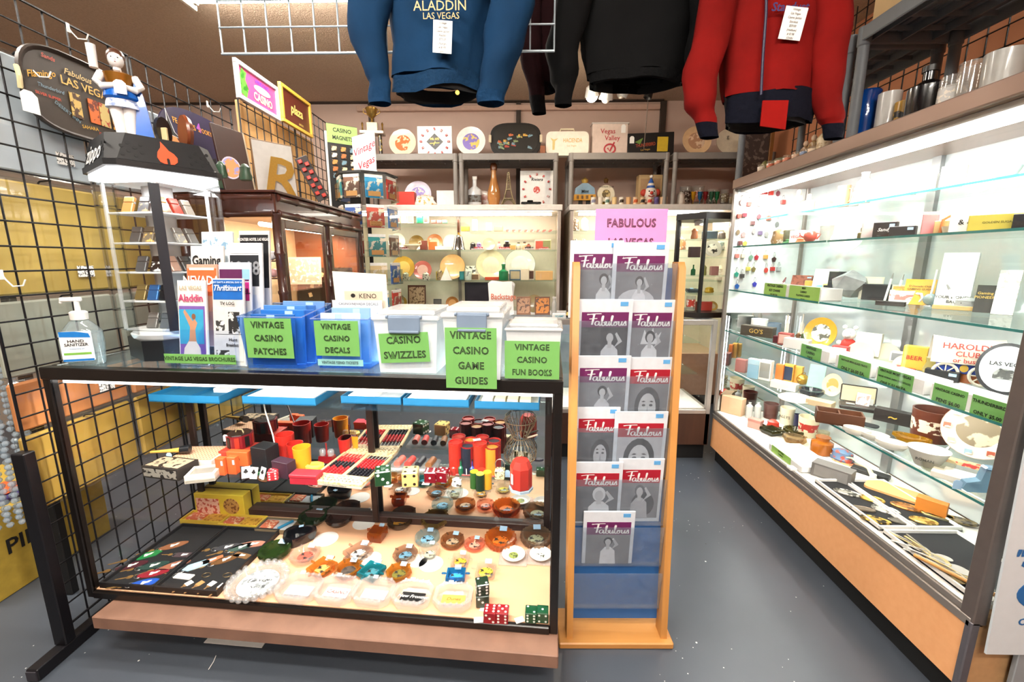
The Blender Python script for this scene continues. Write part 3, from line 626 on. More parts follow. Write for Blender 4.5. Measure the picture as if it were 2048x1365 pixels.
# ================================================================ goods on the deck of the front counter
DZ=.2006
def deck(fn,name,label,cat,u,v,**k):
 k.setdefault('rz',CA);return put(fn,name,label,cat,u,v,z=DZ,**k)
GA='glass ashtrays on the counter deck'
for(u,v,wd,lb,kw)in((627,1036,55,'dark green round glass ashtray touching the smoky brown one',dict(c='#24411f',dens=.5)),(679,1039,50,'smoky brown round ashtray with sticker near the counter mirror',dict(c='#4a2f22',dens=.5)),(800,1044,50,'dark amber round ashtray with grey rim at back of deck',dict(c='#5a3d1c',cen='#a8741e',dens=.5)),(756,1074,42,'small square amber ashtray cup standing alone mid deck',dict(c='#b8641a',n=4,ph=PI/4,hh=.5,dens=.55)),(551,1104,60,'green round ashtray with white tag beside black key tray',dict(c='#3c5a22',dens=.55)),(611,1111,57,'clear round ashtray with red printed centre',dict(c='#f3e6de',cen='#d85a48',dens=.88)),(717,1107,60,'smoky clear diamond-shaped ashtray in middle of deck',dict(c='#cdbdb0',n=4,ph=.3,cen='#f1e9dd',dens=.75)),(811,1110,50,'smoky octagonal ashtray with blue printed centre',dict(c='#bba590',n=8,ph=PI/8,cen='#5f8aa0',dens=.7)),(645,1138,60,'pale amber square ashtray behind the clear ridged ones',dict(c='#e0a048',n=4,ph=.5,cen='#e2a55c',dens=.65)),(697,1140,55,'amber ashtray with dark mirror centre left of the teal one',dict(c='#c98a2c',n=8,cen='#4a4038',dens=.6)),(744,1145,58,'teal square glass ashtray among amber ones',dict(c='#1f93a0',n=4,ph=.55,cen='#3f7f8a',dens=.5)),(798,1147,52,'amber ashtray with olive centre right of the teal one',dict(c='#c9902f',n=8,ph=.2,cen='#6f6a2a',dens=.6)),(868,1046,54,'pointed oval olive-amber ashtray by the counter mirror',dict(c='#8a6a22',n=6,sq=.75,dens=.5)),(855,1077,50,'pale blue notched round ashtray with blue printed centre',dict(c='#cfe2e6',cen='#7fb4cf',dens=.8)),(905,1083,48,'brown notched round ashtray beside the pale blue one',dict(c='#b98758',cen='#b59a7c',dens=.65)),(949,1090,42,'small pink glass ashtray left of the orange fluted bowl',dict(c='#f0b9a4',cen='#ee9f86',dens=.8)),(921,1123,48,'clear square ashtray with orange oval label behind blue one',dict(c='#f1ece2',n=4,ph=PI/4,cen='#e6a92c',dens=.88)),(912,1152,54,'bright blue rectangular glass ashtray near green dice',dict(c='#1f86c8',n=4,ph=PI/4,sq=.8,cen='#3aa0dc',dens=.5)),(972,1143,55,'clear square ashtray with yellow label behind green dice',dict(c='#f1ece2',n=4,ph=PI/4,cen='#dfc23a',dens=.88)),(1001,1081,62,'orange fluted glass bowl ashtray on the right of the deck',dict(c='#d9802a',flute=22,n=44,hh=.3,notch=0,cen='#e0701c',dens=.55)),(1072,1078,62,'smoky fluted glass bowl ashtray by the right counter post',dict(c='#a98a6c',flute=22,n=44,hh=.3,notch=0,cen='#a9ab8a',dens=.6)),(1068,1041,58,'clear fluted glass bowl ashtray in back right corner',dict(c='#f6ddcf',flute=22,n=44,hh=.3,notch=0,cen='#f2d3c4',dens=.9)),(860,1110,42,'tall clear ashtray standing on a white paper disc',dict(c='#eef0ea',cen='#c9cdb0',hh=.5,dens=.88))):
 kw['c']=kw.get('c');deck(ash,'ashtray',lb,'ashtray',u,v+wd*.12,w=wd,group=GA,rz=CA+rnd.uniform(-.1,.1),**kw)
def ash_black(t,w):
 r=w/2;o=[(r*(1+.12*math.cos(3*a))*math.cos(a),r*(1+.12*math.cos(3*a))*math.sin(a)*.8)for a in[2*PI*i/30 for i in range(30)]]
 b=B();rings=[]
 for s,z in((.85,0),(1,.03),(.97,.042),(.75,.042),(.6,.014)):rings+=[(x*s,y*s,z)for x,y in o]
 fs=[tuple(range(30))[::-1],tuple(range(120,150))]+[(k*30+i,k*30+(i+1)%30,k*30+30+(i+1)%30,k*30+30+i)for k in range(4)for i in range(30)]
 obj('bowl',b.add(rings,fs),mat('#0c0c10',.12,coat=.5),t);sticker(t,(.01,r*.55,.043),.018,.014)
deck(ash_black,'ashtray','glossy black three-lobed ashtray between green ashtrays and paper disc','ashtray',598,1082,w=62,group=GA,rz=.4)
for(u,v,wd,lb,tx,lc)in((599,1186,86,'clear ridged octagonal ashtray nearest the bubble-rim bowl','','#f6f2ec'),(674,1190,82,'clear ridged octagonal ashtray with faint red print, second in front row','CASINO','#f6f2ec'),(749,1194,82,'clear ridged octagonal ashtray with white label, third in front row','','#f8f4ec'),(826,1199,80,'clear octagonal ashtray with black script label','New Frontier','#151313'),(907,1204,78,'clear octagonal ashtray with yellow label by green dice','Dunes','#e9d458')):
 deck(ash_clear,'ashtray',lb,'ashtray',u,v,w=wd,lab=lc,ink='#a8402f',text=tx,group=GA,rz=CA+rnd.uniform(-.06,.06))
def bubble(t,w):
 r=w/2;obj('bowl',B().lathe([(0,0),(r*.7,0),(r*.86,.02),(r*.84,.03),(r*.7,.026),(r*.66,.01),(0,.008)],32),CLEAR,t)
 for i in range(24):
  a=2*PI*i/24;obj('glass_bead',B().sph((0,0,0),r*.115,10,6),CLEAR,t,(r*.88*math.cos(a),r*.88*math.sin(a),.024))
 disc(t,r*.64,.011,mat('#dfe6e6',.4,kind='scribble',sc=45,c2='#8a8f90'),n=28)
 txt('Las Vegas',.022,INK,t,(.0,.01,.014),(0,0,.2),shear=.3);txt('Nevada',.018,INK,t,(.01,-.02,.014),(0,0,.2),shear=.3)
deck(bubble,'souvenir_dish','big clear round dish with glass bubble rim in front row','dish',517,1172,w=118,rz=CA)
def paperdisc(t,w):disc(t,w/2,0,PAPER,'paper',24)
for k,(u,v,wd)in enumerate(((728,1047,44),(652,1079,47),(862,1128,48),(742,1118,40),(835,1122,40))):
 deck(paperdisc,'paper_disc',('white paper disc behind the small amber cup','white paper disc right of the black ashtray','white paper disc under the tall clear ashtray','white paper disc half under smoky diamond ashtray','white paper disc half under the smoky octagonal ashtray')[k],'paper disc',u,v,w=wd,group='paper discs on the counter deck')
def bagplate(t,w,cen):
 obj('plastic_bag',B().cb(0,0,.0,w,w*.85,.008,.002),glass('#f8f6f2',rough=.15,k=1.2,edge='#ffffff',dens=.8),t)
 obj('dish',B().lathe([(0,0),(w*.3,0),(w*.42,.012),(w*.41,.014),(w*.3,.003),(0,.003)],20,(0,0,.009)),mat('#f7f2ea',.3),t)
 disc(t,w*.17,.0125,mat(cen,.4,kind='scribble',sc=120,c2='#2f3a22'))
deck(bagplate,'bagged_dish','white dish with dark green emblem in clear plastic bag','dish',1027,1117,w=56,cen='#8e9a4e')
deck(bagplate,'bagged_dish','plain white dish in clear plastic bag by right post','dish',1081,1117,w=53,cen='#efe7db')
def crossstand(t,w,h):
 for a in(0,PI/2):obj('foot',B().box(-w/2,-w*.12,0,w/2,w*.12,h*.2,.004),CLEAR,t,rot=(0,0,a+.4))
 obj('tube',B().lathe([(w*.2,h*.2),(w*.13,h*.45),(w*.11,h),(w*.08,h),(w*.1,h*.45),(w*.12,h*.2)],14),CLEAR,t)
 obj('enclosed_die',B().cb(0,0,h*.72,.011,.011,.011,.001),mat('#f2eee6',.4,kind='spots',sc=160,c2='#1a1a1a'),t)
deck(crossstand,'bud_vase','clear plastic cross-footed stand with a die in its neck','vase',994,1050,w=50,h=52)
DG='dice at the front of the counter deck'
for(u,v,wd,c,lb,fc,dz)in((965,1207,26,'#12301c','dark green die at foot of the two-die tower',(3,6,5),0),(966,1206,25,'#12301c','dark green die on top of another green die',(6,2,4),None),(981,1239,25,'#a81226','left red transparent die of front pair',(3,6,4),0),(1005,1240,25,'#a81226','right red transparent die of front pair',(6,5,3),0),(1062,1239,23,'#0d5a34','left green transparent die by the right post',(6,2,4),0),(1085,1239,23,'#0d5a34','right green transparent die by the right post',(4,1,5),0)):
 p=at(965,1207,z=DZ);wdm=wd*ppm(p)
 if dz is None:put(die,'die',lb,'die',965,1207,z=DZ,w=wd,dz=26*ppm(p)+.0005,c=c,faces=fc,rz=.25,group=DG,glossy=False)
 else:deck(die,'die',lb,'die',u,v,w=wd,c=c,faces=fc,rz=CA+(.2 if dz==0 and u<970 else 0),group=DG,glossy=u>970)
for k,(u,v)in enumerate(((969,1219),(957,1241),(1039,1241))):
 deck(lambda t:flat(t,.03,.022,'#f4f1ea',.0012),'price_card',('small white price card before the green dice tower','small white price card left of the red dice','small white price card between red and green dice')[k],'card',u,v,rz=.3*k-.2)
def cloc(p):q=p-CFL;c,s=math.cos(-CA),math.sin(-CA);return Vector((q.x*c-q.y*s,q.x*s+q.y*c,p.z))
def keytray(x0,x1,y0,y1,label):
 t=thing('jewelry_tray',label,'tray',CW((x0+x1)/2,(y0+y1)/2,DZ),CA,'black key trays')
 tray(t,x1-x0,y1-y0,.022,'#131214',.006,'#08080a',.15);return t
q=[cloc(at(u,v,z=DZ+.022))for u,v in((188,1168),(303,1184),(425,1203),(455,1052),(560,1060))]
ty0,ty1=.016,q[3].y-.0
keytray(.034,q[1].x-.02,ty0,ty1,'black velvet tray of hotel key fobs in the left corner')
keytray(q[1].x-.017,q[2].x-.02,ty0,ty1,'black velvet tray of key fobs next to the bubble-rim dish')
KG='hotel key fobs in the black trays'
for(u,v,c,sh,rz,lb)in((264,1133,'#4a1f28','oval',.55,'maroon oval key fob at left of the first tray'),(296,1112,'#1f7a3f','hex',.6,'small bright green fob in the first tray'),(308,1133,'#25423c','oval',.45,'dark green oval key fob with brass key'),(307,1149,'#8e1f2e','oval',.4,'red oval key fob above the blue one'),(290,1168,'#1f55b8','oval',.35,'bright blue oval key fob at front of the first tray'),(348,1093,'#8a5a3c','oval',.6,'brown oval key fob near back of the first tray'),(368,1112,'#4b3d42','rect',.1,'dark rectangular key fob in the first tray'),(350,1132,'#96604a','oval',.6,'reddish brown fob beside the tray divider'),(394,1133,'#a9cfe0','hex',.7,'pale blue hexagonal fob in the second tray'),(425,1122,'#b0704a','rect',.7,'copper rectangular fob beside pale blue fob'),(456,1096,'#3c3d42','oval',.4,'charcoal oval fob at the back of the second tray'),(484,1096,'#3f564f','oval',.6,'grey green oval fob beside the charcoal one'),(452,1121,'#6d4a2a','oval',.7,'dark amber fob in centre of the second tray'),(508,1090,'#b27a66','oval',.2,'round copper fob in back corner of second tray'),(484,1113,'#7a5a3a','rect',-.2,'brown leather fob on right of the second tray'),(368,1155,'#f1ede4','rect',-.05,'white card fob with ring at left of second tray')):
 p=at(u,v,z=DZ+.0075);t=thing('key_fob',lb,'key fob',p,CA+rz,KG);keytag(t,.092 if sh!='rect' else .07,c,sh,key='#c59a5a' if u not in(394,425,508)else None)
for(u,v,lb)in((413,1152,'white square card holding a key ring, left one'),(455,1152,'white square card holding a key ring, right one')):
 t=thing('ring_card',lb,'card',at(u,v,z=DZ+.0075),CA+.1);obj('card',B().cb(0,0,0,.05,.042,.001),PAPER,t)
 obj('key_ring',B().tube([(.015*math.cos(2*PI*i/16),.011*math.sin(2*PI*i/16),.0025)for i in range(16)],.0014,6,closed=True),mat('#6d5a3a',.3,metal=.7),t)
for k,(u,v)in enumerate(((363,1176),(386,1177),(411,1178),(432,1183))):
 t=thing('brass_key',('brass key with white tag, leftmost in front row of second tray','brass key with brown tag, second in front row of tray','round-bowed brass key, third in front row of tray','brass key with white tag in front corner of second tray')[k],'key',at(u,v,z=DZ+.0075),CA+1.1+.1*k)
 obj('bow',B().prism(ell(.012,.010,14,.016),0,.002),mat('#c59a68',.35,metal=.6),t);obj('blade',B().prism([(.006,-.003),(-.026,-.003),(-.029,0),(-.026,.003),(.006,.003)],0,.002),mat('#c59a68',.35,metal=.6),t)
 obj('price_tag',B().box(.012,-.012,.002,.034,.010,.003),TAGW if k!=1 else mat('#b98a55',.6),t)
def yellowcase(t,w,h,d):
 obj('box',B().cb(0,0,0,w,d,h,.002),mat('#e2c33a',.45),t)
 obj('pink_label',B().box(-w*.46,-d/2-.001,h*.05,0,-d/2,h*.8),mat('#e8b9a4',.5,kind='scribble',sc=70,c2='#c0503c'),t)
 obj('round_emblem',B().lathe([(0,0),(h*.34,0),(h*.34,.002),(0,.002)],20),mat('#b98a4a',.4,c2='#7a4a20',kind='scribble',sc=80),t,(w*.25,-d/2-.001,h*.52),(PI/2,0,0))
deck(yellowcase,'gift_box','yellow upright gift box with round emblem behind the key trays','box',450,1028,w=104,h=48,d=22)
def opentray(t,w,d,c,ins,pen=None):
 tray(t,w,d,.02,c,.004,ins,.3);obj('card_pack',B().box(-w*.42,-d*.3,.008,-w*.05,d*.3,.018,.001),mat('#c9694a',.5,kind='scribble',sc=70,c2='#e8c9a8'),t)
 if pen:obj('pen',B().tube([(w*.12,-d*.3,.015),(w*.34,d*.35,.015)],.006,8),mat(pen,.3),t)
 else:obj('card_pack',B().box(w*.02,-d*.32,.008,w*.4,d*.32,.016,.001),mat('#d7a640',.4,kind='scribble',sc=60,c2='#b07a22'),t)
deck(opentray,'card_set','open yellow playing card set nearest left glass end','card set',415,1040,w=88,d=34,c='#e0c040',ins='#e6b84a')
deck(opentray,'card_set','open yellow playing card set beside the blue pen box','card set',487,1048,w=82,d=34,c='#e0c040',ins='#d8b45a')
deck(opentray,'pen_box','grey open box with a blue pen beside yellow card sets','box',556,1056,w=70,d=40,c='#7a6a50',ins='#b9bcc0',pen='#2b86b0')
deck(carton,'yellow_box','yellow carton lying under the lower glass shelf','box',497,1010,w=98,h=36,d=20,c='#e3ae1c')
deck(carton,'yellow_box','small yellow box beside the yellow carton under shelf','box',566,1011,w=36,h=16,d=14,c='#e0bd4a')
deck(carton,'brown_box','low brown wooden box under the shelf by the mirror','box',616,1014,w=52,h=16,d=18,c='#9a6a3c')
deck(card,'black_picture','black framed panel standing against mirror under right of the shelf','frame',998,1040,w=62,h=56,c='#0f0d0d',tilt=4,th=.012,face='#1c1716')
def sh(fn,name,label,cat,u,v,**k):
 k.setdefault('rz',CA);return put(fn,name,label,cat,u,v,z=LSH+.0008,**k)
def gavelbox(t,w,h,d):
 obj('box',B().cb(0,0,0,w,d,h,.001),mat('#2b2622',.5),t);obj('label',B().box(-w*.46,-d/2-.001,h*.15,w*.46,-d/2,h*.85),mat('#8a867c',.5,kind='scribble',sc=60,c2='#1f1c1a'),t)
 obj('top_print',B().box(-w*.45,-d*.4,h,w*.45,d*.4,h+.001),mat('#b9a58a',.5,kind='scribble',sc=40,c2='#2a2320'),t)
sh(gavelbox,'game_box','dark printed game box at left end of the lower shelf','box',344,948,w=84,h=24,d=46,rz=CA-.1)
def gavel(t,w):
 obj('stick',B().tube([(-w*.5,0,.012),(0,0,.013),(w*.28,0,.014)],[.005,.008,.011],10),mat('#d8ab4e',.4),t)
 obj('knob',B().tube([(w*.26,0,.016),(w*.5,.004,.016)],[.014,.017],12),mat('#16181c',.3),t);tagcard(t,(0,-.012,.01),.02,.032,TAGB)
pg=at(344,948,z=LSH);sh(gavel,'dice_stick','tan wooden stick with black knob lying on the dark game box','stick',345,930,w=70,dz=24*ppm(pg)+.001,rz=CA+.25)
def pegboard(t,w,d,h,c='#e8b894'):
 obj('board',B().cb(0,0,0,w,d,h,.002),mat('#e6ddcf',.5),t);obj('top_face',B().box(-w*.48,-d*.48,h,w*.48,d*.48,h+.0012),mat(c,.5),t)
 b=B()
 for i in range(14):
  for j in range(9):b.lathe([(0,0),(.0022,0),(.0022,.0006),(0,.0006)],6,(-w*.44+i*w*.88/13,-d*.42+j*d*.84/8,h+.0012))
 o=obj('peg_holes',b,mat('#8a4a30',.6),t);o['kind']='stuff'
sh(pegboard,'peg_board','peach peg board with rows of holes on the lower shelf','game board',402,924,w=88,d=66,h=18,rz=CA+.12)
def framebox(t,w,d,h):tray(t,w,d,h,'#dcd5c4',.012,'#8f8a80',.4)
sh(framebox,'white_box','open white frame box in front of the peach peg board','box',410,955,w=52,d=44,h=16,rz=CA+.35)
sh(carton,'red_box','bright red box under the black and red chip caddy','box',484,915,w=58,h=22,d=48,c='#c03a28')
def octcaddy(t,w,h,c='#7a1820',c2='#14100f'):
 r=w/2;obj('body',B().lathe([(r*.95,0),(r,h*.1),(r,h),(0,h)],8),mat(c,.3,coat=.3),t,smooth=15)
 for i in range(8):
  a=2*PI*(i+.5)/8;obj('chip_slot',B().cb(0,0,h*.1,r*.34,.004,h*.8),mat(c2 if i%2 else '#a83020',.4),t,(r*.93*math.cos(a),r*.93*math.sin(a),0),(0,0,a+PI/2))
 obj('top_plate',B().lathe([(0,h),(r*.9,h),(r*.86,h+.004),(0,h+.004)],8),mat('#241412',.3),t,smooth=15)
 obj('handle',B().tube([(-r*.35,0,h+.003),(-r*.25,0,h+.016),(r*.25,0,h+.016),(r*.35,0,h+.003)],.003,6),mat('#c9b58a',.3,metal=.5),t);tagcard(t,(-r*.7,-r*.7,h+.006),.022,.03)
pr=at(484,915,z=LSH);sh(octcaddy,'chip_caddy','dark red and black octagonal chip caddy on top of red box','chip caddy',485,912,w=48,h=26,dz=22*ppm(pr)+.001)
sh(carton,'orange_box','orange box with a black price number behind orange card decks','box',481,930,w=44,h=30,d=14,c='#d9632e',text='50',ts=.4,tc='#2a1610')
for u,v,lb in((446,949,'orange card deck box, left of the two'),(469,947,'orange card deck box, right of the two')):
 sh(carton,'card_deck',lb,'card deck',u,v,w=18,h=36,d=12,c='#dd5f2c',stick=True,group='orange card decks')
sh(carton,'black_box','glossy black bag-wrapped box between chip caddy and red cups','box',533,930,w=38,h=42,d=32,c='#17191c',rz=CA-.2)
for(u,v,wd,hh,c,tp,lb)in((573,912,35,46,'#c22a20',.95,'tall red plastic dice cup at back of lower shelf'),(593,922,31,38,'#c0281e',.85,'smaller red dice cup behind the orange cup'),(607,936,34,45,'#e89a22',.88,'orange yellow dice cup with blue sticker'),(690,905,24,30,'#b8241f',.8,'small red dice cup beyond the red glass candlestick'),(716,900,24,32,'#e08c1e',.92,'orange lidded cup beyond the abacus')):
 sh(cup,'dice_cup',lb,'cup',u,v,w=wd,h=hh,c=c,tape=tp,group='plastic dice cups')
def yring(t,w):obj('ring',B().tube([(w/2*math.cos(2*PI*i/8),w*.33*math.sin(2*PI*i/8),.012)for i in range(8)],.011,6,closed=True),mat('#e8c352',.4),t)
sh(yring,'yellow_ring','thick pale yellow octagonal ring beside the orange cup','ring',630,938,w=30)
sh(carton,'purple_box','dark purple box standing before the red dice cups','box',570,952,w=40,h=34,d=22,c='#3a2230',rz=CA-.25)
sh(die,'die','red block numbered die near the shelf edge','die',548,958,w=19,c='#cf2f38',glossy=False,pip='#f2e2dc',faces=(6,3,5),rz=.3)
def clubcards(t,w):
 for i,(x,r_)in enumerate(((-.35,.4),(0,0),(.35,-.4))):
  obj('card',B().box(-w*.17,0,0,w*.17,.002,w*.5,.0006),PAPER,t,(x*w,-.003*(i==1),0),(R(-20),0,r_))
  b=B().prism(ell(w*.05,w*.05,10,-w*.04,w*.28),-.002,-.001,'xz').prism(ell(w*.05,w*.05,10,w*.04,w*.28),-.002,-.001,'xz').prism(ell(w*.05,w*.05,10,0,w*.35),-.002,-.001,'xz').prism([(-w*.02,w*.2),(w*.02,w*.2),(0,w*.3)],-.002,-.001,'xz')
  obj('club_mark',b,INK,t,(x*w,-.003*(i==1),0),(R(-20),0,r_))
sh(clubcards,'card_stand','three white cards with black club marks at shelf edge','cards',507,958,w=46)
sh(carton,'red_box','flat crimson hinged box at front edge of the shelf','box',614,964,w=56,h=20,d=26,c='#a82232',lid='#b52c3a')
def candel(t,w,h):
 obj('base',B().prism([(-w/2,0),(w/2,0),(w*.4,h*.35),(-w*.4,h*.35)],-.015,.015,'xz'),cgl('#a01822',.4),t)
 obj('stem',B().tube([(0,0,h*.35),(0,0,h)],.003,6),mat('#8a1a1e',.3),t)
 for s in(-1,1):obj('glass_jar',B().lathe([(0,0),(w*.18,0),(w*.2,h*.22),(w*.14,h*.3),(0,h*.3)],12),CLEAR,t,(s*w*.25,0,h*.36))
sh(candel,'cruet_stand','red glass stand with two small clear jars left of abacus','cruet stand',655,924,w=34,h=40)
def abacus(t,w,d):
 h=.018
 obj('tray',B().cb(0,0,0,w,d,h*.5,.001),mat('#c9c3b0',.5),t)
 for s in(-1,1):
  obj('score_panel',B().box(-w/2,s*d*.5-(.0 if s<0 else d*.2),h*.5,w/2,s*d*.5+(d*.2 if s<0 else 0),h,.001),mat('#e0c79a',.5,kind='scribble',sc=90,c2='#c2a070'),t)
  obj('side_rail',B().box(s*w/2-.006,-d*.3,h*.5,s*w/2+.006,d*.3,h,.001),mat('#d8bd8c',.5),t)
  b=B()
  for i in range(12):b.lathe([(0,0),(.0025,0),(.0025,.0006),(0,.0006)],6,(-w*.42+i*w*.84/11,s*d*.4,h)).lathe([(0,0),(.0025,0),(.0025,.0006),(0,.0006)],6,(-w*.4+i*w*.8/11,s*d*.45,h))
  o=obj('peg_holes',b,INK,t);o['kind']='stuff'
 obj('divider',B().box(-.008,-d*.3,h*.5,.008,d*.3,h,.001),mat('#d8bd8c',.5),t)
 red,blk=mat('#c8282c',.35),mat('#15141a',.35)
 bead=B().sph((0,0,0),.0062,8,5).mesh()
 for side in(-1,1):
  obj('felt',B().box(side*w*.26-w*.22,-d*.3,h*.5,side*w*.26+w*.22,d*.3,h*.55),mat('#b8402e' if side<0 else '#20161a',.7),t)
  for i in range(6):
   x=side*w*.26-w*.18+i*w*.072
   obj('rod',B().tube([(x,-d*.3,h*.9),(x,d*.3,h*.9)],.001,4),mat('#e8e2d6',.3),t)
   nb=11
   for j in range(nb):
    blkq=(j in range(4+i%2,8))if side<0 else(j<5)
    obj('bead',bead,blk if blkq else red,t,(x,-d*.28+j*.0128,h*.9))
 txt('THE SLIDE ABACUS CRIBBAGE',.008,INK,t,(0,-d/2-.001,h*.35),sx=.9)
sh(abacus,'abacus_game','wooden abacus game with red and black beads on the lower shelf','game',714,936,w=106,d=150,rz=CA-.1)
def vegasbag(t,w,h):
 obj('panel',B().box(-w/2,0,0,w/2,.012,h,.002),mat('#0b0b0c',.25,coat=.5),t,rot=(R(-12),0,0))
 M=Euler((R(-12),0,0)).to_matrix();P_=lambda x,z:M@Vector((x,-.0014,z))
 wm=mat('#e9e9e6',.4)
 txt('Las Vegas',w*.17,wm,t,P_(w*.12,h*.56),(PI/2-R(12),-.12,0),shear=.4);txt('NEVADA',w*.075,wm,t,P_(w*.1,h*.45),(PI/2-R(12),0,0))
 b=B();rr=random.Random(3)
 for k in range(26):
  x0,z0=rr.uniform(-.42,.42)*w,rr.choice((.08,.16,.26,.72,.82,.9))*h;b.ribbon([(x0,z0),(x0+rr.uniform(-.06,.06)*w,z0+rr.uniform(.02,.09)*h)],.0022,-.0012);b.ribbon([(x0-.02*w,z0),(x0+.05*w,z0+.004)],.002,-.0012)
 obj('skyline_print',b,wm,t,rot=(R(-12),0,0),smooth=0)
 obj('hang_tag',B().box(-w*.32,-.003,h*.78,-w*.22,-.001,h*.98),TAGW,t,rot=(R(-12),0,0));obj('blue_ribbon',B().tube([(w*.08,-.004,h*1.0),(w*.12,-.004,h*.8),(w*.1,-.004,h*.72)],.003,5),mat('#4a9ac8',.5),t)
sh(vegasbag,'souvenir_bag','glossy black souvenir panel with white Las Vegas script on shelf','souvenir',838,902,w=100,h=84)
def chipbag(t,w,d):
 obj('plastic_bag',B().cb(0,0,0,w,d,.018,.006),glass('#f0efec',rough=.12,k=1.3,edge='#ffffff',dens=.88),t)
 for i,c in enumerate(('#d06a5a','#c8423a','#22242a','#8a5a34')):obj('chip_roll',B().tube([(-w*.33+i*w*.22,-d*.28,.024),(-w*.3+i*w*.22,d*.28,.024)],.014,12),mat(c,.4),t)
sh(chipbag,'chip_bag','clear plastic bag of chip rolls before the black souvenir panel','bag',830,935,w=96,d=50)
for(u,v,wd,c,pp,lb,fc,rz,gl)in((767,966,31,'#16401f','#f2f0ea','large dark green die at front of the lower shelf',(3,4,6),.35,False),(822,968,31,'#ecc97a','#26180e','large ivory die with tag on the lower shelf',(4,4,5),.2,False),(862,962,23,'#8f1022','#f2e6e2','crimson die, left of the touching pair on shelf',(1,6,5),.1,True),(886,961,23,'#8f1022','#f2e6e2','crimson die, right of the touching pair on shelf',(1,5,3),-.1,True)):
 t=sh(die,'large_die',lb,'die',u,v,w=wd,c=c,pip=pp,faces=fc,rz=CA+rz,glossy=gl,group='large dice on the lower shelf')
def chiprack(t,w,h):
 m=mat('#b8261e',.35,coat=.2)
 for i,x in enumerate((-.36,-.12,.12,.36)):
  for j,yy in enumerate((-.14,.14)):
   hh=h*(1-.1*(i%2));c=('#b02a1c','#1c2230','#a8321e','#c98a2c')[(i+j*2)%4]
   obj('chip_column',B().lathe([(0,0),(w*.13,0),(w*.13,hh*.96),(0,hh*.96)],14),mat(c,.4),t,(x*w,yy*w,0))
   obj('column_shell',B().lathe([(w*.14,0),(w*.14,hh),(w*.125,hh),(w*.125,0),(w*.14,0)],10,ph=.3),m if i%2==j else mat('#8c1c1c',.35),t,(x*w+.002,yy*w+.004,0))
 obj('base',B().cb(0,0,0,w,w*.55,.006,.002),m,t);sticker(t,(w*.05,-.0,h*1.0),.03,.02,(0,0,.4),TAGW)
sh(chiprack,'chip_rack','large red poker chip rack with yellow and dark chips','chip rack',950,940,w=100,h=64)
for i,(u,c)in enumerate(((908,'#c03a30'),(922,'#1d6a4a'),(934,'#f2f0ea'),(944,'#2a48a8'))):
 sh(bottle,'small_bottle',('small red bottle with dark stopper before the chip rack','small green bottle with dark stopper before the chip rack','small white bottle before the chip rack','small blue bottle before the chip rack')[i],'bottle',u,950,w=11,h=32,c=c,opaque=True,neck=.35,nh=.4,cap='#2a2420',group='small bottles before the chip rack')
def greencaddy(t,w,h):
 for i,(x,y,c)in enumerate(((-.3,0,'#2e5a22'),(0,-.18,'#15301c'),(.3,0,'#d8a028'),(0,.2,'#2e5a22'))):
  obj('chip_column',B().lathe([(0,0),(w*.2,0),(w*.2,h),(0,h)],12),mat(c,.4),t,(x*w,y*w,0))
  obj('top_chip',B().lathe([(0,h),(w*.19,h),(w*.19,h+.002),(0,h+.002)],12),mat(('#d8b02c','#d8cf4a','#e0a828','#b8321e')[i],.4),t,(x*w,y*w,0))
sh(greencaddy,'chip_caddy','small green and yellow chip caddy at front shelf edge','chip caddy',962,976,w=44,h=34)
def ringdie(t,w):
 obj('cube',B().cb(0,0,0,w,w,w,w*.08),mat('#e9d9a8',.35,kind='spots',sc=120,c2='#2a1c12'),t);obj('wire_loop',B().tube([(w*.5*math.cos(2*PI*i/14),0,w*1.5+w*.6*math.sin(2*PI*i/14))for i in range(14)],.0016,6,closed=True),STEEL,t);tagcard(t,(w*.8,0,w*.9),.02,.03,TAGB)
sh(ringdie,'die_key_ring','ivory die on a metal ring beside the red octagonal box','key ring',1000,956,w=19)
def octbox(t,w,h):
 r=w/2;obj('foot',B().lathe([(r*1.1,0),(r*1.1,h*.08),(0,h*.08)],8),mat('#a9c4d8',.4),t,smooth=15);obj('body',B().lathe([(r*.9,h*.08),(r,h*.1),(r,h*.78),(r*.7,h),(0,h)],8),mat('#b8342a',.35),t,smooth=15);sticker(t,(-r*.75,-r*.7,h*.45),.012,.04,(PI/2,0,-.8),TAGW)
sh(octbox,'octagonal_box','red octagonal tin box with pale blue foot on shelf','box',1042,978,w=44,h=62)
def cage(t,w,h):
 r=w/2;zs=[(r*.6,0),(r*.95,h*.12),(r,h*.25),(r*.75,h*.42),(r*.42,h*.52),(r*.55,h*.62),(r*.85,h*.8),(r*.95,h*.9),(r*.6,h)]
 one=B().tube([(a,0,b)for a,b in zs],.0013,4).mesh();m=mat('#b9a488',.3,metal=.8)
 for i in range(22):obj('cage_wire',one,m,t,(0,0,0),(0,0,2*PI*i/22))
 for a,b in(zs[1],zs[4],zs[7]):obj('cage_hoop',B().tube([(a*math.cos(2*PI*i/20),a*math.sin(2*PI*i/20),b)for i in range(20)],.0022,5,closed=True),m,t)
 obj('base_ring',B().lathe([(r*.7,0),(r*.75,.004),(0,.004)],18),mat('#c9b89a',.4),t);obj('handle',B().tube([(r*.4,0,h*.52),(r*1.05,0,h*.6)],.004,6),mat('#d8c8b0',.4),t)
 for i,(x,y)in enumerate(((-.3,-.2),(.3,-.1),(0,.3))):obj('caged_die',B().cb(0,0,.006,.016,.016,.016,.002),mat('#e9d9a8',.35,kind='spots',sc=160,c2='#2a1c12'),t,(x*r,y*r,0),(0,0,i))
sh(cage,'dice_cage','hourglass wire dice cage near the right counter post','dice cage',1040,925,w=66,h=100)
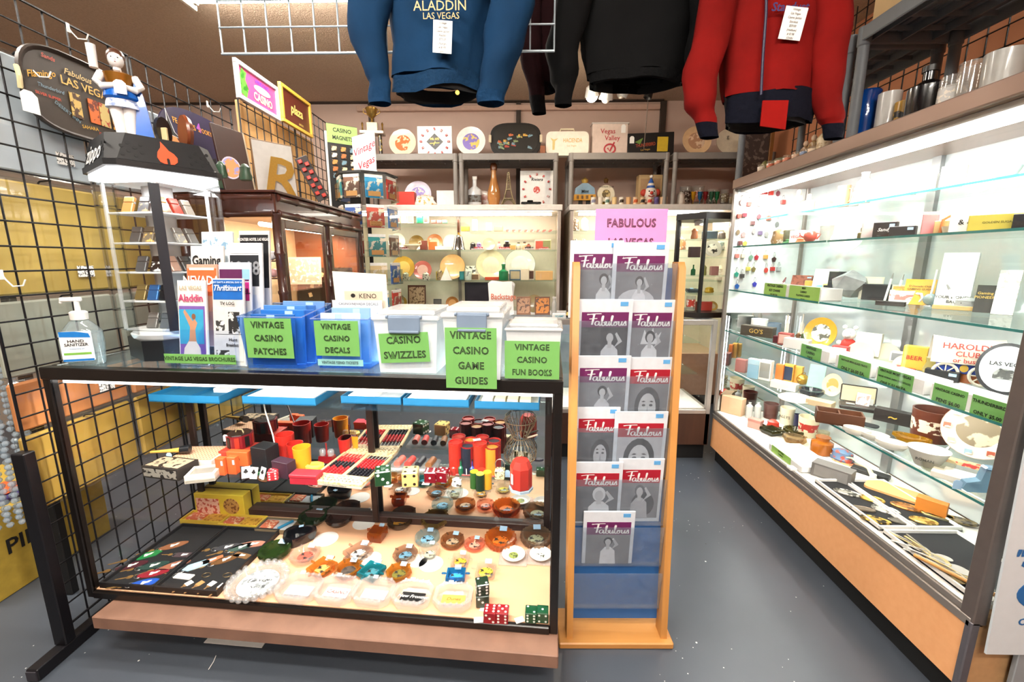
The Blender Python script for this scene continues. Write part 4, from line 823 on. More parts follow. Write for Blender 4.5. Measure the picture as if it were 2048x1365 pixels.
sh(lambda t,w,h:(obj('tube',B().lathe([(w/2,0),(w/2,h),(0,h*1.01)],14),mat('#cf2a22',.35),t),obj('foot',B().lathe([(w*1.2,0),(w*1.2,.008),(0,.008)],14),mat('#2a2a3a',.4),t)),'red_tube','tall bright red tube on dark foot beside the wire cage','tube',1076,917,w=13,h=84)
sh(lump,'skull_figure','small white skull novelty at front of shelf','figurine',914,972,w=20,h=18,c='#f1ece2',c2='#3a342c',kind='spots',sc=90)
t=sh(lambda t:flat(t,.028,.022,'#f4f1ea',.0012),'price_card','white card at shelf edge left of the green die','card',777,972);t=sh(lambda t:flat(t,.028,.02,'#f4f1ea',.0012),'price_card','white card at shelf edge under the crimson dice','card',852,968)
cc=[CW(.42,.44,USH-.01),CW(.425,.44,.72),CW(.45,.435,.62),CW(.46,.43,.56)]
t=thing('power_cord','white power cord with plug hanging inside the counter on the left','cord',cc[-1]);b=B().tube([q_-cc[-1]for q_ in cc],.003,6);obj('cord',b,WHITE,t);obj('plug',B().cb(0,0,-.012,.03,.018,.016,.004),WHITE,t)
for i,(u,v,wd,fillc)in enumerate(((372,806,152,'#0f6f9a'),(562,810,155,'#fbfcfc'),(746,809,124,'#eef4f6'),(876,814,134,'#fbfcfc'),(1018,820,130,'#f4efe0'))):
 p=at(u,v,z=USH+.001);wm=wd*ppm(p);dl=.235
 t=thing('blue_tray',('blue plastic tray leftmost on the upper glass shelf','blue tray filled with white paper, second from left','narrow blue tray in the middle of the upper shelf','blue tray with white card, fourth from left','blue tray of cream boxes nearest the right post')[i],'tray',p+Vector((-.0,dl/2,0)),CA,'blue trays on the upper shelf')
 tray(t,wm,dl,.03,'#0e6590',.004,fillc,.3)
 if i in(1,3):obj('paper_stack',B().cb(0,0,.012,wm*.9,dl*.9,.016,.001),PAPER,t)
 if i==0:
  obj('divider',B().cb(wm*.05,0,.004,.004,dl*.95,.022),mat('#0e6590',.5),t);obj('paper_bundle',B().cb(wm*.28,.03,.01,.08,.1,.02,.003),PAPER,t)
 if i==2:obj('paper_stack',B().cb(-wm*.2,0,.012,wm*.45,dl*.8,.014,.001),PAPER,t);obj('dark_bundle',B().cb(wm*.1,.02,.01,.03,.05,.02,.004),mat('#2c3038',.5),t)
 if i==4:
  for k in range(4):obj('small_box',B().cb(-wm*.32+k*wm*.2,.0,.012,wm*.17,dl*.8,.02,.001),mat('#efe4c2' if k else '#f6f6f4',.5),t)
# ================================================================ things standing on the counter top
TZ=CT+.0006
def top(fn,name,label,cat,u,v,**k):
 k.setdefault('rz',CA);return put(fn,name,label,cat,u,v,z=TZ,**k)
GREEN=mat('#6fab59',.7,nz=.03);DECO=mat('#15180f',.6,nz=0)
def deco(t,s,size,x,y,z,bg,ink=DECO,ang=0,sx=1,tilt=0):
 """bold inline poster lettering"""
 txt(s,size,ink,t,(x,y,z),(PI/2-tilt,ang,0),bold=.028,sx=sx,sp=1.06)
 txt(s,size,bg,t,(x,y-.0006,z),(PI/2-tilt,ang,0),name='lettering_inline',bold=-.037,sx=sx,sp=1.06)
def sanitizer(t,w,h):
 r=w/2
 obj('bottle',B().lathe([(0,0),(r*.82,0),(r*.88,h*.02),(r,h*.3),(r*.97,h*.48),(r*.55,h*.6),(r*.36,h*.64),(r*.34,h*.66),(0,h*.66)],22,sy=.62),glass('#eef3f4',k=1.1,edge='#e8f2f6',dens=.85),t)
 obj('liquid',B().lathe([(0,h*.03),(r*.8,h*.03),(r*.93,h*.3),(r*.9,h*.47),(0,h*.47)],22,sy=.58),glass('#e8f4f6',k=.4,edge='#f4fbfc',dens=.85),t)
 y=-r*.62-.001
 obj('label',B().prism(rrect(w*.74,h*.42,.006,4,-w*.02,h*.28),y-.001,y+.004,'xz'),mat('#f2f5f6',.5),t)
 obj('label_band',B().prism([(-w*.38,h*.42),(w*.34,h*.40),(w*.30,h*.46),(w*.0,h*.49),(-w*.38,h*.49)],y-.0016,y-.001,'xz'),mat('#1878c8',.5),t)
 obj('label_band',B().box(-w*.38,y-.0016,h*.075,w*.34,y-.001,h*.105),mat('#1878c8',.5),t);obj('label_stripe',B().box(-w*.34,y-.0016,h*.165,w*.30,y-.001,h*.195),mat('#7ab648',.5),t)
 txt('HAND',h*.055,INK,t,(-w*.02,y-.002,h*.355),bold=.02,sx=1.15);txt('SANITIZER',h*.055,INK,t,(-w*.02,y-.002,h*.305),bold=.02,sx=1.0);txt('moisturizing gel',h*.026,mat('#3a8ac0',.5),t,(-w*.02,y-.002,h*.25))
 obj('collar',B().lathe([(r*.4,h*.64),(r*.42,h*.74),(r*.3,h*.76),(0,h*.76)],18),WHITE,t);obj('pump_stem',B().lathe([(r*.14,h*.75),(r*.12,h*.9),(0,h*.9)],12),WHITE,t)
 obj('pump_head',B().box(-r*.75,-r*.13,h*.89,r*.25,r*.13,h*.95,.003).box(-r*.78,-r*.09,h*.865,-r*.66,r*.09,h*.9,.002),WHITE,t)
top(sanitizer,'hand_sanitizer','clear pump bottle of hand sanitizer at the counter corner','bottle',176,728,w=66,h=140,rz=.35)
LC=Vector((-1.255,1.52,TZ));LD=thing('lighter_display','revolving lit display tower of pocket lighters with black top','display tower',LC,R(55))
BLKP=mat('#0e0e11',.5,nz=.1);hs=.157;CB=.615
def octo(a,c):return[(-a,-a+c),(-a+c,-a),(a-c,-a),(a,-a+c),(a,a-c),(a-c,a),(-a+c,a),(-a,a-c)]
b=B();o0,o1,o2=octo(hs,.025),octo(hs*.97,.025),octo(hs*.86,.04)
rings=[(x,y,CB+z)for o,z in((o0,0),(o0,.018),(o1,.02),(o2,.10))for x,y in o]
b.add(rings,[tuple(range(8))[::-1],tuple(range(24,32))]+[(k*8+i,k*8+(i+1)%8,k*8+8+(i+1)%8,k*8+8+i)for k in range(3)for i in range(8)]);CAP=obj('top_cap',b,BLKP,LD,smooth=15)
hole=B().lathe([(0,0),(.0055,0),(.0055,.001),(0,.001)],8).mesh()
cp=lambda x,z,face:((x,-hs*.97+.0+(z-.02)*.21,CB+z),(PI/2-.21,0,0))if face==0 else((-hs*.97+(z-.02)*.21,-x,CB+z),(PI/2-.21,0,-PI/2))
for f in(0,1):
 for sx in(-1,1):
  for(i,j)in((0,0),(1,.5),(2,0),(3,.5),(0,1),(1,1.5),(2,1),(3,1.5)):
   l_,r_=cp(sx*.088+(i-1.5)*.016,.035+j*.024,f);obj('vent_hole',hole,mat('#050506',.6),CAP,l_,r_)
fl=[(-.022,0),(-.012,-.004),(-.004,-.004),(-.004,.012),(0,.016),(.004,.012),(.004,-.004),(.014,-.003),(.024,.006),(.026,.02),(.018,.032),(.006,.040),(-.002,.052),(-.012,.066),(-.014,.048),(-.024,.032),(-.028,.014)]
l_,r_=cp(0,.03,0);l_=(l_[0],l_[1]-.001,CB+.026)
obj('flame_emblem',B().prism([(x,z)for x,z in fl],-.002,.001,'xz'),mat('#e2532c',.5),LD,l_,(-.21,0,0))
l_,r_=cp(-.005,.05,1);txt('zippo',.075,mat('#f2f2f0',.5),LD,(l_[0]-.002,l_[1],l_[2]),r_,bold=.02,shear=.25,sx=1.1)
obj('lit_underside',B().prism(octo(hs*.94,.03),CB-.02,CB-.001),mat((1,1,1),.5,emit=3.2),LD)
_l=area('tower_lamp',(0,0,CB-.03),.26,.26,5,(1,1,1));_l.parent=LD
obj('cover_panel',B().box(-hs*.9,-hs*.9,.1,hs*.9,-hs*.9+.003,CB-.02),glass('#fbfcfc',k=.8),LD);obj('cover_panel',B().box(-hs*.9,-hs*.9,.1,-hs*.9+.003,hs*.9,CB-.02),glass('#fbfcfc',k=.8),LD)
obj('cover_panel',B().box(hs*.9-.003,-hs*.9,.1,hs*.9,hs*.9,CB-.02),glass('#fbfcfc',k=.8),LD)
obj('base',B().prism(octo(.125,.045),0,.07),mat('#15181c',.3),LD,smooth=15);obj('turntable',B().lathe([(0,.07),(.125,.07),(.13,.085),(.12,.095),(0,.095)],28),mat('#e8edf0',.3),LD)
ICR=R(82)-R(55);IW=.098
car=thing('inner_carousel',None,None,(0,0,.1),ICR);car.parent=LD;car.rotation_euler=(0,0,ICR)
WP=mat('#eceff0',.4);NT=5;TH=(CB-.13)/NT
obj('core',B().box(-.02,-.02,0,.02,.02,CB-.13),WP,car)
for k in range(NT+1):obj('carousel_shelf',B().box(-IW,-IW,k*TH-.004,IW,IW,k*TH+.002,.001),WP,car)
for sx in(-1,1):
 for sy in(-1,1):obj('corner_post',B().box(sx*IW-.005,sy*IW-.005,0,sx*IW+.005,sy*IW+.005,CB-.13,.002),WP if(sx,sy)!=(-1,-1)else WP,car)
obj('dark_corner_strip',B().box(-.014,-.003,0,.014,.0,CB-.14),mat('#20242c',.3),car,(-IW-.008,-IW-.008,.0),(0,0,-PI/4))
for q_ in range(4):obj('back_slope',B().prism([(-.02,0),(-.02,CB-.13),(-.03,CB-.13),(-.03,0)],-.03,.03,'yz'),WP,car,rot=(0,0,PI/2*q_))
def lighter(t,w,h,c,d=.012,c2=None):
 obj('case',B().cb(0,0,0,w,d,h*.62,.002),mat(c,.3,metal=.4 if c2 is None else 0,kind='scribble' if c2 else '',sc=80,c2=c2),t,rot=(R(-22),0,0));obj('lid',B().cb(0,0,h*.63,w,d,h*.37,.002),mat(c,.3,metal=.4),t,rot=(R(-22),0,0))
 obj('hinge',B().box(w/2-.001,-.003,h*.57,w/2+.002,.003,h*.68),STEEL,t,rot=(R(-22),0,0))
LIGHT=[((0,4,-.5,'#c58a4a',None),(0,4,.25,'#4a4a4c','#8a7a60'),(0,3,-.35,'#5a5a58',None),(0,3,.25,'#6a6050','#d0a860'),(0,2,-.3,'#5f666a',None),(0,2,.4,'#141416','#e8e8e8'),(0,1,.05,'#1f6fb8',None),(0,1,.6,'#1a1e24',None),(0,1,-.55,'#8a7a4a',None),(0,0,-.2,'#8a8a88',None),(0,0,.45,'#7a828a',None),(1,4,-.6,'#b88a50','#6a4a2a'),(1,4,-.05,'#b83a2c',None),(1,4,.5,'#8a8074',None),(1,3,-.05,'#a8a8a4','#e0d8b8'),(1,3,.5,'#8a8a88',None),(1,2,-.5,'#e0b8a8',None),(1,2,.05,'#5a5a5c',None),(1,2,.55,'#7a7a7c',None),(1,1,.3,'#8a7a6a',None),(1,0,-.1,'#c8b090','#b06a4a'))][0]
LN_={'#c58a4a':'tan','#4a4a4c':'dark grey','#5a5a58':'smoke grey','#6a6050':'olive pictured','#5f666a':'slate grey','#141416':'black with white figures','#1f6fb8':'bright blue','#1a1e24':'navy black','#8a7a4a':'brass','#8a8a88':'silver','#7a828a':'brushed steel','#b88a50':'copper patterned','#b83a2c':'red','#8a8074':'warm grey','#a8a8a4':'pale pictured','#e0b8a8':'pink','#5a5a5c':'charcoal','#7a7a7c':'pewter','#8a7a6a':'taupe','#c8b090':'beige'}
tn=('lowest','fourth','middle','second','top')
Mcar=Matrix.Translation(LC)@Matrix.Rotation(R(55),4,'Z')@Matrix.Translation((0,0,.1))@Matrix.Rotation(ICR,4,'Z')
for(fc,tr,xx,c,c2)in LIGHT:
 lp=Vector((xx*IW*.85,-IW+.02,tr*TH+.0025))if fc==1 else Vector((-IW+.02,-xx*IW*.85,tr*TH+.0025))
 wp=Mcar@lp;rr=R(55)+ICR+(0 if fc==1 else-PI/2)
 t=thing('pocket_lighter','%s pocket lighter on the %s tier, %s face of the tower'%(LN_[c],tn[tr],('left','right')[fc]),'lighter',wp,rr+.1,'lighters in the display tower');lighter(t,.036,.055,c,c2=c2)
ACR=glass('#f4f8ff',k=.5,rough=.04)
BH=at(405,735,z=TZ);bq=ppm(BH)
H_=thing('brochure_holder','clear acrylic stepped brochure holder on the counter','brochure holder',BH,CA);bw=150*bq
for k in range(4):
 y0,z0=.0+k*.045,k*.052
 obj('pocket_front',B().box(-bw/2+k*.012,y0,z0,bw/2+k*.012,y0+.003,z0+.12),ACR,H_)
obj('back_plate',B().box(-bw/2+.03,.185,0,bw/2+.04,.188,.37),ACR,H_);obj('bottom_plate',B().box(-bw/2,0,0,bw/2+.04,.19,.003),ACR,H_)
for x in(-bw/2,0,bw/2):obj('divider',B().prism([(0,.003),(.185,.003),(.185,.33),(.14,.28),(.09,.21),(.045,.15),(0,.1)],x-.0015,x+.0015,'yz'),ACR,H_)
obj('name_strip',B().box(-bw/2-.006,-.002,.012,bw/2-.002,-.0005,.042),GREEN,H_);deco(H_,'VINTAGE LAS VEGAS BROCHURES',.0175,-.004,-.003,.027,GREEN,sx=.86)
def brochure(t,w,h,parts,base='#e9e7e3'):
 tl=R(-7);obj('sleeve',B().box(-w/2,0,0,w/2,.008,h,.001),mat(base,.35,coat=.4),t,rot=(tl,0,0));M=Euler((tl,0,0)).to_matrix()
 for p_ in parts:
  if p_[0]=='r':obj('cover_print',B().box(p_[1]*w,-.0006-.0002*len(t.children),p_[2]*h,p_[3]*w,0,p_[4]*h),mat(p_[5],.45,kind='scribble' if len(p_)>6 else '',sc=55,c2=p_[6]if len(p_)>6 else None),t,rot=(tl,0,0))
  elif p_[0]=='p':obj('cover_print',B().prism([(a*w,c*h)for a,c in p_[1]],-.0006-.0002*len(t.children),0,'xz'),mat(p_[2],.45),t,rot=(tl,0,0))
  else:txt(p_[1],p_[4]*h,mat(p_[5],.5),t,M@Vector((p_[2]*w,-.0045,p_[3]*h)),(PI/2+tl,0,0),bold=.02,sx=p_[6]if len(p_)>6 else 1,shear=p_[7]if len(p_)>7 else 0)
def bro(u,vt,wd,k,label,parts,base='#e9e7e3'):
 n_=Vector((-math.sin(CA),math.cos(CA),0));P0=BH+n_*(.012+k*.045);C0=Vector((0,0,EYE))
 hit=lambda v:C0+ray(u,v)*((P0-C0).dot(n_)/ray(u,v).dot(n_))
 p=hit(650);zb=BH.z+.004+k*.052;h=hit(vt).z-zb
 t=thing('brochure',label,'brochure',(p.x,p.y,zb),CA,'brochures in the clear holder');brochure(t,wd*ppm(p),h,parts,base)
R_=lambda*a:('r',*a);T_=lambda*a:('t',*a)
bro(377,561,62,0,'brochure with dancer in blue dress and pink lettering, front left pocket',[R_(-.48,.03,.48,.97,'#efe9e2'),T_('LAS VEGAS',0,.91,.065,'#b9a98c',.9),T_('Aladdin',0,.79,.12,'#c0386a',.85),R_(-.45,.03,.45,.7,'#7a5aa8'),R_(-.45,.25,.4,.66,'#3aa0c8'),('p',[(-.2,.05),(.22,.05),(.2,.2),(.12,.3),(.1,.42),(.18,.5),(.08,.55),(.02,.52),(-.25,.66),(-.3,.63),(-.08,.45),(-.12,.3),(-.3,.2)],'#c59070'),('p',[(-.36,.04),(.3,.04),(.26,.2),(.12,.28),(-.14,.28),(-.3,.2)],'#e6ddd4'),('p',ell(.07,.035,12,.06,.575),'#8a5a40')])
bro(450,557,68,0,'television log brochure with blue masthead, front right pocket',[R_(-.46,.76,.46,.985,'#1d63b4'),T_('Thriftimart',0,.89,.09,'#eef2f6',.85,.35),T_("EVERY DAY'S A SPECIAL DAY AT",0,.955,.028,'#cfe0f0'),T_('TV LOG',0,.715,.05,'#1a1a1a'),R_(-.45,.05,.45,.66,'#d9d8d4'),R_(.0,.37,.36,.62,'#2a2a2a','#cfcfcc'),R_(-.42,.36,.42,.365,'#222222'),R_(-.4,.4,-.12,.52,'#3a3a3a','#d9d8d4'),T_('Hunt',.15,.3,.05,'#1a1a1a'),T_('Breakfast',.12,.24,.05,'#1a1a1a',.8),R_(-.4,.07,.0,.18,'#2f2f2f','#d9d8d4')],'#dcdad6')
bro(403,528,66,1,'orange brochure lettered NEVADA in second row',[R_(-.47,.62,.47,.95,'#e06a3a'),T_('NEVADA',0,.8,.15,'#f4efe6',.8),R_(-.4,.93,.4,.96,'#f2ece2')],'#d9a08a')
bro(468,524,68,1,'plum and pink brochure in second row of holder',[R_(-.47,.78,.45,.92,'#5a2350'),R_(-.47,.55,.45,.77,'#b0287a'),T_('HOTEL',.15,.66,.09,'#2c1030'),R_(.25,.8,.47,.92,'#8fc0e8')],'#dfe6ee')
bro(418,490,70,2,'white gaming guide brochure with bold black title',[R_(-.47,.5,.47,.97,'#e6e4e0'),T_('Gaming',0,.82,.16,'#1a1a1a',.75),T_('GUIDE',.15,.68,.12,'#1a1a1a',.75)],'#e6e4e0')
bro(493,484,72,2,'black and white brochure with big numerals in third row',[R_(-.44,.5,.4,.86,'#23262c'),T_('NEV',0,.7,.09,'#eceae6'),T_('18',.24,.7,.22,'#8a8d92',.8),T_('19',-.26,.7,.22,'#8a8d92',.8),R_(-.4,.88,.4,.95,'#e9e9e9')],'#dfe2e6')
bro(442,461,66,3,'pale blue brochure at back left of the holder',[R_(-.46,.78,.46,.93,'#bcd6e4','#7a9ab4')],'#d8e2e6')
bro(515,459,64,3,'black hotel brochure with white title at back right',[R_(-.46,.3,.46,.95,'#17181c'),T_('FRONTIER HOTEL LAS VEGAS',0,.89,.05,'#e9e7e3',.62),T_('The Fabulous Hotel',0,.84,.03,'#b9b7b3',.7)],'#d8d2ce')
BLU=glass('#b9d6f4',k=.9,rough=.05,edge='#4a94e4',dens=.86)
def tbin(u,v,wd,ht,dp,label,lines,name='plastic_bin',fill='#1d6ad0',card=None,ang=0,gm=None):
 p=at(u,v,z=TZ);q_=ppm(p);w0,h0=wd*q_,ht*q_;t=thing(name,label,'bin',p,CA,'clear bins along the counter');m=gm or BLU;s=1.12
 def q4(a,b_,c_,d_):return B().add([a,b_,c_,d_],[(0,1,2,3)])
 bw_,tw=w0/2,w0/2*s;f,bk=0,dp
 obj('front_wall',q4((-bw_,f,0),(bw_,f,0),(tw,-.012,h0),(-tw,-.012,h0)),m,t,smooth=0);obj('back_wall',q4((-bw_,bk,0),(bw_,bk,0),(tw,bk+.012,h0*1.15),(-tw,bk+.012,h0*1.15)),m,t,smooth=0)
 for sg in(-1,1):obj('side_wall',q4((sg*bw_,f,0),(sg*bw_,bk,0),(sg*tw,bk+.012,h0*1.15),(sg*tw,-.012,h0)),m,t,smooth=0)
 obj('floor_plate',B().box(-bw_,f,0,bw_,bk,.003),m,t);obj('rim',B().tube([(-tw,-.012,h0),(tw,-.012,h0),(tw,bk+.012,h0*1.15),(-tw,bk+.012,h0*1.15)],.0022,6,closed=True),glass('#dfe8f8',k=1.2,edge='#cfe0fa',dens=.8),t)
 cw,ch,cx,cz=card;y=-.014
 obj('sign_card',B().box(cx*w0-cw*w0/2,y-.001,cz*h0-ch*h0/2,cx*w0+cw*w0/2,y,cz*h0+ch*h0/2),GREEN,t,rot=(.0,ang,0))
 n=len(lines)
 for i,s_ in enumerate(lines):deco(t,s_,ch*h0/(n*1.55),cx*w0,y-.003,cz*h0+ch*h0*(.5-(i+.5)/n),GREEN,ang=0,sx=.92 if len(s_)<10 else .78)
 return t,w0,h0,q_
t,w0,h0,q_=tbin(553,737,118,104,.16,'blue-tinted bin labelled vintage casino patches',('VINTAGE','CASINO','PATCHES'),card=(.82,.76,-.02,.6))
PTZ=TZ+.004
def stuffed(t0,n,w0,h0,dp,cols,nm,lab,grp,stick=True):
 M=Matrix.Translation(t0.location)@Matrix.Rotation(CA,4,'Z')
 for i in range(n):
  c=cols[i%len(cols)];o=thing(nm,lab,'packet',M@Vector(((-.02+.02*(i%3))*1,.02+i*(dp-.03)/n,.004)),CA,grp)
  hh=h0*(1.0+.18*(i/n)+.04*(i%2));obj('packet',B().box(-w0*.4,0,0,w0*.4,.006,hh,.002),mat(c,.35,coat=.3),o,rot=(R(-5),0,0))
  obj('price_sticker',B().box(-w0*.1+w0*.15*(i%2),-.0012,hh*.88,w0*.04+w0*.15*(i%2),-.0002,hh*.98),TAGB,o,rot=(R(-5),0,0))
stuffed(t,6,w0,h0,.16,('#1f5fae','#2a72c8','#2f62b4','#4a86cc','#3a6ab0','#6f9bd8'),'patch_packet','blue packet filed in the bin of casino patches','packets in the patches bin')
t,w0,h0,q_=tbin(689,737,104,100,.16,'clear blue bin labelled vintage casino decals',('VINTAGE','CASINO','DECALS'),card=(.86,.7,-.06,.62))
obj('lower_strip',B().box(-w0*.5,-.008,h0*.06,w0*.4,-.006,h0*.19),mat('#8fc4c4',.6),t);deco(t,'VINTAGE KENO TICKETS',h0*.075,-w0*.05,-.010,h0*.125,mat('#8fc4c4',.6),sx=.85)
stuffed(t,4,w0,h0*1.06,.16,('#e9ecf2','#8fb4e0','#eef0f4','#b9cfe8'),'decal_packet','pale sleeve filed in the bin of casino decals','packets in the decals bin')
def sleeve(t,w,h):card(t,w,h,'#f4f1e9',tilt=10,text='CASINO/NEVADA DECALS',ts=.11,ty=.12,tc='#3a3a3e')
pB=CW(.99,.2,TZ+.004)
p=at(702,640,y=CW(.99,.2,0).y);q_=ppm(p);t=thing('decal_sheet','large cream sheet rising out of the decals bin','sheet',CW(.985,.192,TZ),CA-.03);
obj('sheet',B().prism([(-.075,0),(.1,0),(.085,.29),(-.105,.30)],0,.003,'xz'),mat('#f6efdc',.6),t,rot=(R(-6),0,0))
t=thing('decal_card','beige card reading KENO in the decals bin','card',CW(1.0,.183,TZ),CA);obj('card',B().box(-.06,0,0,.07,.002,.235,.0006),mat('#d9c6ae',.6),t);txt('KENO',.022,INK,t,(.02,-.001,.218));obj('emblem',B().prism(ell(.008,.007,10,-.03,.22),-.001,0,'xz'),INK,t)
t=thing('decal_card','white divider lettered with decals in the decals bin','card',CW(.99,.175,TZ),CA);obj('card',B().box(-.09,0,0,.08,.002,.205,.0006),mat('#eef0f2',.6),t);txt('CASINO/NEVADA DECALS',.0115,mat('#3a3e48',.5),t,(.0,-.001,.193))
FRO=glass('#f6f8fa',k=.6,rough=.25,edge='#fbfcfd',dens=.45);LATCH=mat('#76879c',.45,nz=.06)
def lidbox(u,v,wd,ht,dp,label,lines,crd,lidh=.03,latch=True,ang=0,drop=0):
 p=at(u,v,z=TZ);q_=ppm(p);w0,h0=wd*q_,ht*q_;t=thing('latch_box',label,'box',p,CA,'clear bins along the counter')
 def ring(s,y0,y1,z):return[(-w0/2*s,y0,z),(w0/2*s,y0,z),(w0/2*s,y1,z),(-w0/2*s,y1,z)]
 r0,r1=ring(.9,.006,dp-.006,0),ring(1,0,dp,h0)
 obj('tub',B().add(r0+r1,[(0,1,2,3),(0,1,5,4),(1,2,6,5),(2,3,7,6),(3,0,4,7)]),FRO,t,smooth=0)
 obj('lid',B().box(-w0*.53,-.008,h0,w0*.53,dp+.008,h0+lidh*.5,.004).box(-w0*.45,.008,h0+lidh*.5,w0*.45,dp-.008,h0+lidh,.004),FRO,t)
 if latch:
  lw=w0*.5
  for yy,s in((0,1),(dp,-1)):
   l=obj('latch',B().box(-lw/2,yy-.014*s,h0-.03,lw/2,yy-.008*s,h0+.012,.002).box(-lw/2*.94,yy-.018*s,h0-.036,lw/2*.94,yy-.006*s,h0-.028,.002).box(-lw/2,yy-.012*s,h0+.008,lw/2,yy+.004*s,h0+.016,.002),LATCH,t)
   for e in(-1,1):obj('latch_hinge',B().tube([(e*lw/2,yy-.01*s,h0+.012),(e*(lw/2+.006),yy-.01*s,h0+.012)],.005,8),LATCH,l)
 if crd:
  cw,ch,cx,cz=crd;y=-.006+drop;n=len(lines)
  c_=obj('sign_card',B().box(-cw*w0/2,-.0012,-ch*h0/2,cw*w0/2,0,ch*h0/2),GREEN,t,(cx*w0,y,cz*h0),(0,ang,0))
  for i,s_ in enumerate(lines):deco(c_,s_,ch*h0/(n*1.5),0,-.002,ch*h0*(.5-(i+.5)/n),GREEN,sx=.92 if len(s_)<9 else .8)
 return t,w0,h0
t,w0,h0=lidbox(815,747,128,106,.2,'clear latch box labelled casino swizzles',('CASINO','SWIZZLES'),(.78,.56,-.02,.5),ang=R(-3))
M=Matrix.Translation(t.location)@Matrix.Rotation(CA,4,'Z')
for i in range(14):
 c=('#e8c0b0','#f0f0ee','#a8c4e0','#e0e4e8')[i%4];o=obj('swizzle_stick',B().tube([(-w0*.35+i*w0*.05,.04,.008),(-w0*.33+i*w0*.05,.05+.01*(i%3),h0*.85)],.0022,5).sph((-w0*.33+i*w0*.05,.05+.01*(i%3),h0*.87),.006,8,5),mat(c,.4),None,t.location,(0,0,CA));tag(o,'%s swizzle stick inside the frosted swizzles box'%('pink','white','pale blue','silver')[i%4],'swizzle stick','swizzle sticks in the box')
t,w0,h0=lidbox(947,760,118,124,.2,'clear latch box labelled vintage casino game guides',('VINTAGE','CASINO','GAME','GUIDES'),(.86,.98,-.02,.37),drop=-.008)
t,w0,h0=lidbox(1066,760,108,98,.17,'small clear box labelled vintage casino fun books',('VINTAGE','CASINO','FUN BOOKS'),(1.0,.78,-.02,.42),latch=False,lidh=.02)
OAK=mat('#c9904e',.45,kind='woodz',sc=9,c2='#ad7436');OAKX=mat('#c9904e',.45,kind='wood',sc=9,c2='#ad7436');RB=at(1118,1298,z=0);RB2=at(1348,1302,z=0)
RK=thing('magazine_rack','oak floor rack with clear pockets of magazines beside the counter','magazine rack',((RB.x+RB2.x)/2,RB.y,0),R(1));rw=(RB2.x-RB.x)
obj('base_board',B().box(-rw/2,0,0,rw/2,.16,.024,.004),OAKX,RK)
pw=.335;RY0,RY1,RZ1=.055,.10,1.345
xr=at(1133,1200,y=RB.y+.06).x-RK.location.x+.01;xr2=xr+pw
for x in(xr,xr2):obj('side_post',B().prism([(.02,.024),(.075,.024),(.16,RZ1-.01),(.155,RZ1),(.11,RZ1),(.095,RZ1-.02)],x-.011,x+.011,'yz'),OAK,RK)
obj('back_panel',B().prism([(.072,.06),(.078,.06),(.158,RZ1-.02),(.152,RZ1-.02)],xr+.011,xr2-.011,'yz'),mat('#2b5f9a',.4),RK)
LIPS=((527,640),(642,750),(753,855),(857,960),(960,1058),(1056,1140),(1148,1226));RACR=glass('#f4f7fa',k=1.2,rough=.05,edge='#d4dde8',dens=.93)
ypan=lambda z:.03+.075*z/1.345
def rackpt(u,v):
 Y=RB.y+.06
 for _ in range(4):p=at(u,v,y=Y);Y=RB.y+ypan(p.z)
 return p
for a,c in LIPS:
 p,q_=rackpt(1240,a),rackpt(1240,c);z1,z0=p.z,q_.z
 obj('clear_pocket',B().prism([(ypan(z1)-.002,z1),(ypan(z1)+.0005,z1),(ypan(z0)+.0225,z0),(ypan(z0)+.055,z0),(ypan(z0)+.055,z0-.003),(ypan(z0)+.020,z0-.003)],xr+.012,xr2-.012,'yz'),RACR,RK)
MG='digest magazines in the oak rack';PLUM,CRIM='#6a1f58','#a8172c'
WHT=mat('#f2f0ee',.5,nz=.02)
def magazine(label,u,vt,vb,wd,band,scene,tier,zoff=0):
 p=rackpt(u,vt);q_=ppm(p);w=wd*q_;h=.232
 zb=rackpt(1240,LIPS[tier][1]).z;zt=p.z;h=zt-zb-.002
 t=thing('magazine',label,'magazine',(p.x,RB.y+ypan(zb)+.029+zoff,zb+.001),R(1),MG);tl=.07
 obj('clear_sleeve',B().box(-w/2,0,0,w/2,.006,h,.001),mat('#dfe5ec',.3,coat=.4),t,rot=(tl,0,0))
 def flatp(n_,b_,m_):return obj(n_,b_,m_,t,rot=(tl,0,0))
 hb=.19 if h>.19 else h*.82;cw=w*.43;zt_=h-.042
 flatp('title_band',B().box(-cw,-.0012,zt_-.05,cw,0,zt_),mat(band,.5));ph=flatp('cover_photo',B().box(-cw,-.0011,max(.001,zt_-.19),cw,0,zt_-.05),mat('#8d8d90',.5,nz=.25,sc=12,c2='#55565a'))
 fo=obj('title_script',fabulous(),WHT,t,(-cw*.78,-.0035,zt_-.0465),(tl,0,0),scale=(w*.56,1,.040));fo.location.y=-.0018-(zt_-.05)*math.sin(-tl)*-1*0
 fo.location=Vector((-cw*.78,0,0))+Euler((tl,0,0)).to_matrix()@Vector((0,-.0022,zt_-.0455))
 if band==PLUM:txt('las vegas',.008,WHT,t,Euler((tl,0,0)).to_matrix()@Vector((-cw*.6,-.0026,zt_-.006)),(PI/2+tl,0,0),shear=.3)
 flatp('price_sticker',B().box(cw*.62,-.0012,h-.022,cw*.95,-.0001,h-.008),mat('#5fa8e0',.6))
 k=0;pz0=max(.001,zt_-.19)
 for sh_ in scene:
  pts,c=sh_;k+=1
  flatp('photo_figure',B().prism([(max(-cw,min(cw,a*cw*2)),pz0+b_*(zt_-.05-pz0))for a,b_ in pts],-.0014-.0003*k,-.0011,'xz'),mat(c,.5,nz=.1))
 return t
